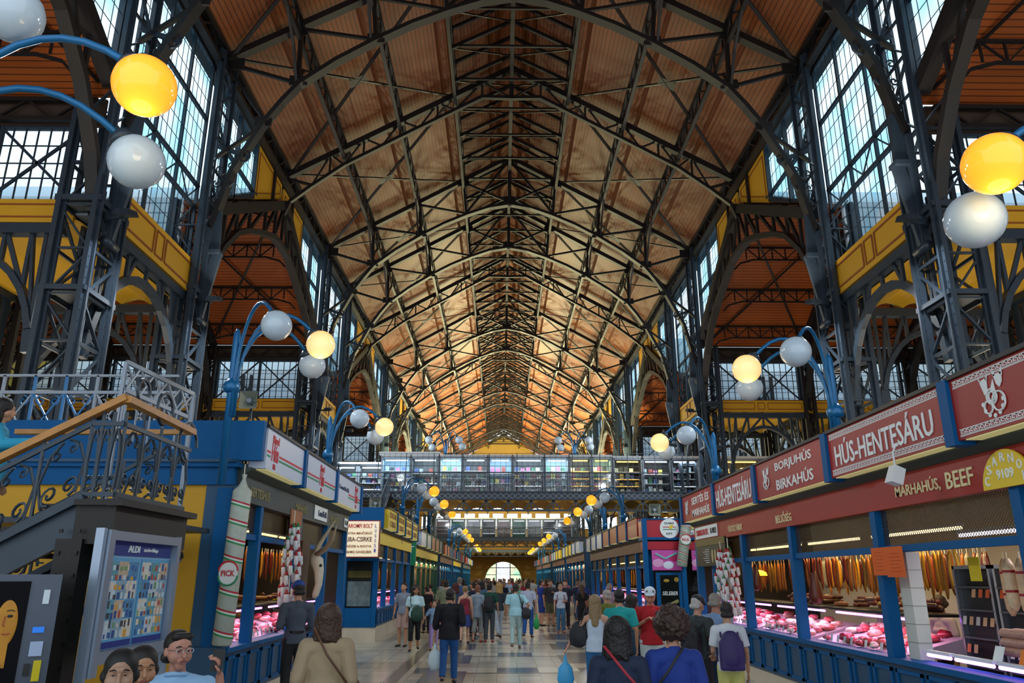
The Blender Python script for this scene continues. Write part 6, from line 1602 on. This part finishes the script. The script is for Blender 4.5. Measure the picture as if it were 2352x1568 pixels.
    if ty not in ('strapless', 'tank'): mb.cap(L(-sw * .72, .01, 1.355), L(sw * .72, .01, 1.355), (.06 + g) * k, (.06 + g) * k, 12); mb.cap(L(0, .014, 1.36), L(0, .012, 1.415), .080 * k, .068 * k, 12); [mb.cap(L(q * .04, .022, 1.415), L(q * sw * .8, .018, 1.375), .042 * k, .052 * k, 8) for q in (-1, 1)]
    elif ty == 'tank': mb.cap(L(-sw * .5, .01, 1.345), L(sw * .5, .01, 1.345), .06 * k, .06 * k, 12)
    if ty in ('dress', 'tunic'): mb.cap(L(0, 0, .92), L(0, 0, .60 if ty == 'dress' else .74), (hw * .98 + g) * k, (.20 if ty == 'dress' else .18) * k, 16, .78, flat=2)
    for S_, E, W_ in sl:
        if sv == 'short': mb.cap(S_, S_.lerp(E, .78), (.054 + g) * k, (.050 + g) * k, 12, flat=2)
        elif sv == 'long': mb.cap(S_, E, (.052 + g) * k, (.040 + g) * k, 10); mb.cap(E, E.lerp(W_, .93), (.040 + g) * k, (.026 + g) * k, 10)
        elif sv == 'rolled': mb.cap(S_, E, (.052 + g) * k, (.042 + g) * k, 10); mb.cap(E, E.lerp(W_, .35), (.042 + g) * k, (.036 + g) * k, 10)
    finish(mb.build({'jacket': 'jacket', 'dress': 'dress', 'strapless': 'dress'}.get(ty, 'shirt'), TM, r, True), max(.010, vox * .9), 3)
    if collar:
        cm = MB(); cm.tube([L(.068 * math.cos(t * math.pi / 6), .012 + .062 * math.sin(t * math.pi / 6) - .0, 1.435 - .012 * math.sin(t * math.pi / 6)) for t in range(13)], .016 * k, 6); cm.build('collar', cloth(collar), r, True)
    bt, bc = bottom; BM = cloth(bc); mb = MB()
    if bt != 'none':
        mb.cap(L(0, 0, .90), L(0, 0, 1.0), (hw * .96) * k, (hw * .90) * k, 16, .74)
        if f: mb.cap(L(-.07, .03, .89), L(.07, .03, .89), .076 * k * fat, .076 * k * fat, 12)
        if bt == 'skirt': mb.cap(L(0, 0, .92), L(0, 0, .52), (hw * .95) * k, .21 * k, 16, .78, flat=2)
        else:
            t = {'trousers': 1.0, 'capri': .55, 'shorts': -.3}[bt]
            for i in (0, 1):
                if t < 0: mb.cap(hips[i], hips[i].lerp(knees[i], 1.02), .100 * k * fat, .088 * k, 12, flat=2)
                else:
                    mb.cap(hips[i], knees[i], .096 * k * fat, .072 * k, 12); mb.cap(knees[i] + K(0, .012, 0), knees[i].lerp(ank[i], t * .98) + K(0, .02 if t < 1 else .012, 0), .072 * k, (.062 if t == 1 else .072) * k, 12, flat=2)
        finish(mb.build('skirt' if bt == 'skirt' else 'shorts' if bt == 'shorts' else 'trousers', BM, r, True), max(.010, vox * .9), 3)
    if belt: MB().lathe([(.136 * k, 0), (.138 * k, .035 * k)], (0, 0, 1.0 * k + dz * k), 18).build('belt', M_DARK, r)
    for i in (0, 1):
        q = (-1, 1)[i]; mb = MB(); a = ank[i]
        mb.cap(a + K(0, .035, -.042), a + K(q * .02, -.15, -.052), .040 * k, .034 * k, 12, .8, (0, 0, 1)); finish(mb.build('shoe', mat('shoe_' + shoes, shoes, .5), r, True), .012, 1)
    r.location = (x, y, z); r.rotation_euler[2] = yaw; WL[r.name] = Vector((x, y, z))
    r['h'] = 0; del r['h']
    return r, wr, L
def at(p, local):
    """world point of a local point on a placed person"""
    r = p[0]; return Vector(r.location) + Matrix.Rotation(r.rotation_euler[2], 3, 'Z') @ Vector(local)
def strapped(p, nm, lab, cat, col, c, size, straps, wear=None, scol=None, rough=.6):
    """bag with a soft boxy body at local c and strap loops through local points"""
    r0 = p[0]; o = thing(nm, lab, cat, tuple(at(p, c))); yaw = r0.rotation_euler[2]
    mb = MB(); sx_, sy_, sz_ = size
    base = WL[o.name]
    b = MB(); 
    b.cap((base.x, base.y, base.z - sz_ * .35), (base.x, base.y, base.z + sz_ * .45), sx_, sx_ * .8, 16, sy_ / sx_)
    b.box(base.x - sx_ * .92, base.x + sx_ * .92, base.y - sy_ * .7, base.y + sy_ * .7, base.z - sz_ * .95, base.z + sz_ * .45)
    finish(b.build('bag_body', mat('bag_' + col, col, rough, noise=.3, nscale=10), o, True), .015, 6)
    for pts in straps:
        MB().tube([base + (Vector(q) - Vector(c)) for q in pts], .011, 6).build('strap', mat('bag_' + (scol or col), scol or col, rough), o, True)
    o.rotation_euler[2] = yaw
    return o
def backpack(p, lab, col, k=1.0, fat=1.0):
    k *= .95; c = (0, .19 * fat, 1.17 * k); sw = .10
    return strapped(p, 'backpack', lab, 'backpack', col, c, (.15, .085, .23), [[(q * sw, .12, 1.33 * k), (q * sw, .03, 1.445 * k), (q * sw * 1.15, -.10, 1.36 * k), (q * sw * 1.3, -.12, 1.2 * k), (q * sw * 1.5, .05, 1.02 * k)] for q in (-1, 1)])
PI = math.pi
# three people sitting by the advertisement case
bn = thing('bench', 'dark wooden bench carrying the three seated people', 'bench', (-2.6, 5.1, 0)); MB().box(-2.85, -2.30, 4.3, 5.8, .50, .55).build('seat', M_DARK, bn)
for yy in (4.5, 5.65): MB().box(-2.8, -2.35, yy, yy + .05, 0, .5).build('leg', M_IRON, bn)
PG = person('seated man in a pale blue polo shirt and glasses holding a phone', -2.50, 5.55, 1.70, R(55), 'm', 'b07a68', ('short', '17100e'), ('shirt', '8fb4d8', 'short'), ('trousers', '20242c'), armR='down', armL=((.13, -.24, 1.18), (.10, -.36, 1.46), .9), sit=.60, head=R(28), face=True, glasses=True, collar='8fb4d8', vox=.01, fat=1.12)
PG[0].rotation_euler[2] = R(15)
person('seated dark-haired woman in navy, hand on shoulder, beside the man in glasses', -2.53, 5.08, 1.62, R(36), 'f', 'a87858', ('tied', '171010'), ('shirt', '18243c', 'short'), ('trousers', '20242c'), armL='down', armR=((.10, -.12, 1.12), (-.16, -.16, 1.30), .8), sit=.57, head=R(-2), nod=R(3), face=True, vox=.01)
person('frowning seated woman with dark hair and pearl earring at the end of the bench', -2.45, 4.62, 1.60, R(30), 'f', 'a07a64', ('tied', '0e0c0e'), ('tank', '3a4048', 'none'), ('trousers', '20242c'), sit=.60, head=R(-8), nod=R(2), face=True, vox=.01)
o = MB().box(-.035, .035, -.005, .005, 0, .13).build('phone', M_DARK); tag(o, 'dark phone held up by the seated man in glasses', 'phone'); o.location = at(PG, PG[1][1]) + Vector((-.01, -.03, -.05)); o.rotation_euler = (0, R(8), R(25))
# near figures seen from behind
P1 = person('woman with brown bobbed hair in a beige jacket seen from behind', -1.80, 6.9, 1.60, PI + R(6), 'f', 'b98870', ('bob', '3a2416'), ('jacket', '9a8468', 'long'), ('trousers', '2a2c30'), armL='bent', armR='bent', vox=.010, collar='a9c8dc', fat=1.08, head=R(4))
strapped(P1, 'shoulder_bag', 'small brown bag on a thin strap across the beige jacket', 'bag', '5a3a28', (-.22, .02, .92), (.10, .04, .09), [[(-.19, .13, 1.0), (-.02, .165, 1.22), (.10, .09, 1.42), (.08, -.06, 1.42), (-.08, -.16, 1.2), (-.22, -.02, 1.0)]])
P2 = person('woman with dark shoulder-length hair in a navy top with a red strap', .52, 6.1, 1.53, PI + R(-4), 'f', 'a87c60', ('bob', '120c0e'), ('shirt', '10203a', 'long'), ('trousers', '15181f'), vox=.010, fat=1.15)
strapped(P2, 'shoulder_bag', 'red-strapped bag of the dark-haired woman in navy', 'bag', 'a02030', (-.24, .0, .82), (.10, .05, .09), [[(-.24, .08, .95), (-.05, .17, 1.15), (.10, .10, 1.33), (.10, -.06, 1.33)]])
P3 = person('woman with a big curly brown mop of hair in a royal blue top', .95, 6.2, 1.57, PI + R(5), 'f', 'b08064', ('curly', '2c1710'), ('shirt', '0c2c7c', 'short'), ('trousers', '15181f'), vox=.010, fat=1.12)
strapped(P3, 'shoulder_bag', 'black-strapped bag of the curly-haired woman in blue', 'bag', '14161c', (.25, .0, .85), (.10, .05, .09), [[(.24, .06, .95), (.10, .175, 1.16), (-.07, .12, 1.36), (-.09, -.06, 1.36)]])
P4 = person('man in a navy cap and slate long-sleeved shirt at the left meat counter', -3.42, 12.3, 1.76, PI + R(30), 'm', 'b8846a', ('short', '15100e'), ('shirt', '424a58', 'long'), ('trousers', '0e1014'), armL='bent', armR='fwd', vox=.012, cap='12408c', nod=R(12), belt=True)
def carrier(p, wi, lab, col, size=(.13, .06, .2), alpha=None):
    w = at(p, p[1][wi]); o = thing('carrier_bag', lab, 'bag', (w.x, w.y, w.z - .5)); m = mat('carrier_' + col, col, .4, noise=.15, nscale=8)
    mb = MB(); mb.tube([(w.x, w.y, w.z - .02), (w.x, w.y, w.z - .14), (w.x, w.y, w.z - .22), (w.x, w.y, w.z - .38), (w.x, w.y, w.z - .5)], [.015, .03, size[0] * .8, size[0], size[0] * .6], 12)
    for v_ in range(len(mb.v)): q = mb.v[v_]; mb.v[v_] = (q[0], w.y + (q[1] - w.y) * .5, q[2])
    mb.build('bag_body', m, o, True); MB().tube([(w.x - .02, w.y, w.z - .1), (w.x, w.y, w.z + .02), (w.x + .02, w.y, w.z - .1)], .008, 5).build('handle', m, o); return o
carrier(P4, 0, 'pink-white plastic bag held by the man in the navy cap', 'c8a8c0')
P5 = person('man in a black cardigan and blue jeans walking away with a white bag', -1.28, 14.9, 1.62, PI, 'm', 'b08064', ('short', '15100e'), ('jacket', '0b0d18', 'rolled'), ('trousers', '0f4a86'), armR='bent', armL='down', stride=.5, vox=.012, fat=1.15)
carrier(P5, 1, 'white plastic carrier bag hanging from the hand of the man in black', 'c4dce6')
P6 = person('woman with long ash-blonde hair in a white sleeveless top and jeans', 1.05, 12.0, 1.57, PI + R(-12), 'f', 'c09078', ('long', '8a7452'), ('tank', 'b8c8dc', 'none'), ('trousers', '1c5c90'), armR='down', armL='out', vox=.012)
carrier(P6, 1, 'bright blue plastic bag held out by the long-haired woman', '3aa0d8')
strapped(P6, 'shoulder_bag', 'black patterned shoulder bag of the long-haired woman', 'bag', '10141c', (.26, -.02, 1.02), (.14, .07, .16), [[(.22, .02, 1.15), (.14, .06, 1.38), (.14, -.04, 1.38), (.24, -.06, 1.15)]])
P7 = person('young man in a turquoise T-shirt seen from behind', 1.47, 12.4, 1.65, PI, 'm', 'b98468', ('short', '0f0c0e'), ('shirt', '18a0a0', 'short'), ('trousers', '1a2430'), vox=.012)
P8 = person('dark-haired woman in a patterned blue top with sunglasses on her head', 1.78, 13.1, 1.55, PI + R(-60), 'f', 'b08468', ('bob', '1c1210'), ('tunic', '2a5068', 'short'), ('trousers', '12141c'), vox=.013)
strapped(P8, 'handbag', 'small black handbag beside the woman in the patterned top', 'bag', '0c0d12', (.2, -.05, .85), (.08, .05, .08), [[(.2, -.02, .95), (.16, .02, 1.38), (.18, -.06, 1.38), (.2, -.08, .95)]])
P9 = person('man in a red T-shirt, white shorts and white cap reading his hands', 2.0, 12.7, 1.66, R(-8), 'm', 'b87c64', ('short', '6a5a4a'), ('shirt', 'a8101c', 'short'), ('shorts', 'b8c4c4'), armL='chest', armR='chest', nod=R(18), vox=.010, cap='c8dce8', face=True, fat=1.2, shoes='d0d0d0')
P10 = person('man in an olive shirt behind the man in turquoise', 1.75, 16.0, 1.58, PI + R(20), 'm', 'b08468', ('receding', '9a948c'), ('shirt', '5c6420', 'short'), ('trousers', '2a6480'), vox=.016, nod=R(14))
P11 = person('grey-haired man in a flat cap and grey waistcoat with a black backpack', 2.3, 10.9, 1.58, PI + R(-50), 'm', 'b88870', ('short', 'b0aca8'), ('shirt', '2c3436', 'short'), ('trousers', '15181c'), nod=R(22), vox=.012, cap='20242a', armL='bent', armR='bent')
backpack(P11, 'black backpack with red trim worn by the man in the flat cap', '12141c', .93)
P12 = person('grey-haired man in a light blue shirt leaning toward the counter', 2.62, 11.2, 1.60, PI + R(-38), 'm', 'b08068', ('short', '8c8680'), ('shirt', '7c98c0', 'short'), ('trousers', '1c3450'), nod=R(24), vox=.012, armL='bent', armR='bent')
P13 = person('short-haired woman in yellow trousers with a purple backpack', 2.38, 9.8, 1.53, PI + R(-8), 'f', 'b08468', ('short', '1c1416'), ('shirt', 'c8ccd4', 'short'), ('trousers', 'c0c070'), vox=.010, nod=R(10), armL='fwd')
backpack(P13, 'purple backpack worn by the woman in yellow trousers', '2c1c58', .9)
carrier(P13, 0, 'small clear plastic bag carried by the woman in yellow trousers', '8a98a8', (.07, .04, .1))
# middle distance
Q = [
 ('woman in a white floral top and black cropped trousers walking toward the camera', -2.58, 21.25, 1.62, R(5), dict(sex='f', hair=('bob', '2a1c1a'), top=('shirt', 'b4d4dc', 'short'), bottom=('capri', '101318'), stride=.35, head=R(20), face=True)),
 ('man in a grey T-shirt partly hidden behind the woman in the floral top', -3.05, 22.6, 1.68, R(-20), dict(hair=('short', '14100e'), top=('shirt', '7c8494', 'short'), bottom=('shorts', 'b09088'))),
 ('little girl in a flowered top and lilac trousers holding a hand', -2.1, 21.5, 1.24, R(8), dict(sex='f', hair=('tied', '2a1814'), top=('shirt', '7c9cc0', 'short'), bottom=('trousers', 'a48cc8'), stride=.2, face=True, armR='out')),
 ('tall man in an olive-grey T-shirt walking away in the crowd', -1.95, 23.6, 1.76, PI, dict(hair=('short', '1a1410'), top=('shirt', '6c7258', 'short'), bottom=('shorts', '5a5248'), fat=1.15)),
 ('woman with dark red hair between the walking shoppers', -1.75, 25.2, 1.64, PI, dict(sex='f', hair=('bob', '4a1616'), top=('shirt', '30405c', 'short'))),
 ('blonde woman in a strapless red and flowered dress with a brown bag', -1.38, 23.5, 1.58, PI, dict(sex='f', hair=('bun', '9a7c50'), top=('strapless', '7c1c34', 'none'), bottom=('skirt', '2c3c78'), stride=.5)),
 ('dark-haired woman in a navy V-neck turning her head', -1.25, 26.4, 1.68, PI + R(50), dict(sex='f', hair=('short', '2a1a14'), top=('shirt', '12203c', 'short'))),
 ('woman in a grey flowered blouse and grey capri trousers with red shoes', -1.03, 24.0, 1.60, PI + R(-14), dict(sex='f', hair=('short', '7c4c34'), top=('tunic', '8494a4', 'short'), bottom=('capri', '888a88'), shoes='901c1c', stride=.3)),
 ('man in a dark green T-shirt with a black backpack', -.68, 24.0, 1.66, PI + R(-6), dict(hair=('short', '1a1210'), top=('shirt', '0c4434', 'short'), bottom=('trousers', '3c444c'), shoes='8a1c1c')),
 ('blonde woman in pale trousers beside the man with the black backpack', -.40, 25.6, 1.64, PI + R(20), dict(sex='f', hair=('bob', 'b08a50'), top=('shirt', '2c3440', 'short'), bottom=('trousers', 'a8b4c0'), stride=.5)),
 ('bald-crowned man in a pale blue shirt and pale trousers walking away', .06, 21.9, 1.66, PI, dict(hair=('receding', '2c2420'), top=('shirt', '9cccd8', 'short'), bottom=('trousers', '9cb8b8'), stride=.45, shoes='5c4c44', fat=1.15, armR='hip')),
 ('man in a white shirt and blue jeans with a green bag', .52, 25.8, 1.68, PI + R(-10), dict(hair=('short', '241c18'), top=('shirt', 'b4bcd4', 'short'), bottom=('trousers', '1c549c'), stride=.45, nod=R(5))),
 ('man in a royal blue T-shirt and blue shorts standing in the aisle', 1.25, 31.9, 1.72, PI + R(-70), dict(hair=('short', '2a2018'), top=('shirt', '0c3494', 'short'), bottom=('shorts', '143c8c'))),
 ('man in a striped dark polo shirt and olive shorts', 1.6, 31.6, 1.72, R(10), dict(hair=('short', '241c18'), top=('shirt', '2c2c34', 'short'), bottom=('shorts', '4c5038'), armL='chest', fat=1.2)),
 ('woman in a white top and jeans with red shoes standing facing the camera', 1.72, 27.9, 1.60, R(0), dict(sex='f', hair=('short', '8c7c6c'), top=('shirt', 'c4ccdc', 'short'), bottom=('trousers', '3c6c90'), shoes='a01c24', armL='bent', face=True)),
 ('man in a dark shirt just behind the woman with the red bag', 2.05, 30.0, 1.72, R(0), dict(hair=('short', '241c18'), top=('shirt', '1c2438', 'short'))),
 ('long-haired woman in a black top with a tan shoulder bag', 2.4, 27.5, 1.58, PI + R(30), dict(sex='f', hair=('long', '4c3420'), top=('shirt', '101218', 'short'), bottom=('trousers', '14161c'))),
 ('man in a dark blue shirt by the right-hand stalls', 3.1, 33.5, 1.68, PI, dict(hair=('receding', '8c8078'), top=('shirt', '1c3c80', 'short'))),
 ('man in a pinkish shirt bending over the right-hand counter', 3.3, 27.0, 1.62, PI + R(-50), dict(hair=('receding', 'a09890'), top=('shirt', 'a890a8', 'short'), nod=R(20))),
 ('girl in an orange top standing by the left stalls', -3.1, 31.5, 1.55, PI + R(60), dict(sex='f', hair=('bun', '15100e'), top=('tank', 'a84c38', 'none'), bottom=('trousers', '202838'))),
 ('person in black bending at the left stalls', -2.9, 28.0, 1.5, PI + R(30), dict(hair=('short', '15100e'), top=('shirt', '0c0d12', 'short'), nod=R(20))),
 ('woman in a red top facing the camera farther down the aisle', .62, 38.0, 1.66, R(0), dict(sex='f', hair=('bob', '6a4c34'), top=('shirt', '8c1c34', 'short'))),
 ('man in a blue checked shirt in the crowd on the left', -1.9, 30.5, 1.82, PI, dict(hair=('short', '7c7068'), top=('shirt', '4c6c9c', 'short'))),
 ('woman in a denim-blue top with a crossed strap in the crowd', -1.05, 30.0, 1.7, PI, dict(sex='f', hair=('bob', '1c1616'), top=('shirt', '4c6c84', 'short'))),
 ('woman in a pale green top farther along the aisle', .42, 33.5, 1.55, PI, dict(sex='f', hair=('short', '9c8c74'), top=('shirt', '6cac98', 'short'))),
]
PP = []
for lab, x, y, h, yaw, kw in Q:
    kw.setdefault('vox', .016); kw.setdefault('skin', random.choice(('b98868', 'c09078', 'a87858', 'c89880'))); PP.append(person(lab, x, y, h, yaw, **kw))
strapped(PP[0], 'shoulder_bag', 'dark green shoulder bag in front of the woman in the floral top', 'bag', '143c30', (.05, -.17, .93), (.17, .06, .14), [[(-.1, -.15, 1.05), (-.13, -.1, 1.38), (.0, .06, 1.4)]])
strapped(PP[5], 'shoulder_bag', 'brown bag at the hip of the woman in the strapless dress', 'bag', '5c4434', (.16, .08, .92), (.13, .06, .12), [[(.1, .1, 1.0), (-.12, .1, 1.35)]])
backpack(PP[8], 'black backpack on the man in the dark green T-shirt', '0e1016', .97)
strapped(PP[10], 'camera_bag', 'black camera bag at the hip of the man in pale blue', 'bag', '15161c', (-.28, .05, .9), (.13, .08, .12), [[(-.2, .05, 1.0), (-.08, .12, 1.38), (.0, -.05, 1.4)]])
carrier(PP[11], 0, 'green plastic bag swinging from the hand of the man in jeans', '1c9c50', (.1, .05, .14))
backpack(PP[14], 'red bag strapped on the woman in the white top', '8c1424', .93); 
bp = bpy.context.scene.objects[-1] if False else None
strapped(PP[16], 'shoulder_bag', 'tan leather shoulder bag of the woman in black', 'bag', '9a6c50', (-.22, .0, 1.0), (.12, .06, .12), [[(-.2, .02, 1.1), (-.14, .04, 1.36)]])
# on the stairs and on the bridge, vendors in the stall
person('woman in a turquoise cardigan climbing the stairs with her hand on the rail', -5.42, 7.75, 1.58, PI + R(-70), 'f', 'b98868', ('bob', '1c1616'), ('jacket', '2c9cc0', 'long'), ('trousers', '14283c'), vox=.011, z=1.98, armR=((.08, -.10, 1.18), (.06, -.38, 1.22), .4), armL='down')
person('man in a light blue shirt standing on the stair head of the bridge', -6.5, 33.0, 1.66, R(20), 'm', 'b98868', ('short', '8c8884'), ('shirt', '6c94cc', 'short'), ('trousers', '1c202c'), z=4.05, armL='bent', armR='bent')
person('dark-haired vendor in white behind the right meat counter', 5.55, 12.2, 1.62, R(-60), 'm', 'a07858', ('short', '15100e'), ('shirt', 'a8a098', 'short'), vox=.014)
person('second vendor in white bending behind the right meat counter', 5.65, 11.0, 1.58, R(-80), 'f', 'a07858', ('tied', '2a1a14'), ('shirt', 'b4a8a8', 'short'), vox=.014, nod=R(20))
# distant crowd: a few kinds of shopper, copied
CR = [('white', 'b8c4cc', 'm', 'short'), ('dark blue', '1c2c4c', 'm', 'short'), ('red', '8c2430', 'f', 'bob'), ('grey', '6c747c', 'f', 'short'), ('pale blue', '8cacc8', 'm', 'receding'), ('black', '14161c', 'f', 'long'), ('green', '3c6450', 'm', 'short'), ('pink', 'b07c94', 'f', 'bob'), ('beige', '9c8c70', 'm', 'receding')]
PR = []
for nm, c, sx_, hr in CR:
    lab = 'distant shopper in a %s top in the crowd toward the arched doorway' % nm
    PR.append((person(lab, 0, 0, 1.62, PI, sx_, random.choice(('b98868', 'a87858')), (hr, random.choice(('1c1410', '4c3420', '7c7068'))), ('shirt', c, 'short'), ('trousers', random.choice(('1c2434', '4c4c48', '3c5c80'))), vox=.035, stride=.3, group='distant shoppers in %s tops' % nm), lab, nm))
used = [False] * len(PR)
n = 0; rows = []
for i in range(66):
    y = 35 + 72 * (i / 66) ** 1.2; x = random.uniform(-3.2, 3.3)
    rows.append((x, y))
for i, (x, y) in enumerate(rows):
    (r0, _, _), lab, nm = PR[i % len(PR)]; yaw = random.choice((PI, PI, 0)) + random.uniform(-.5, .5); sc = random.uniform(.96, 1.08)
    if not used[i % len(PR)]: used[i % len(PR)] = True; o = r0; o.location = (x, y, 0); o.rotation_euler[2] = yaw
    else: o = copy_tree(r0, loc=(x, y, 0), rz=yaw)
    o.scale = (sc, sc, sc)
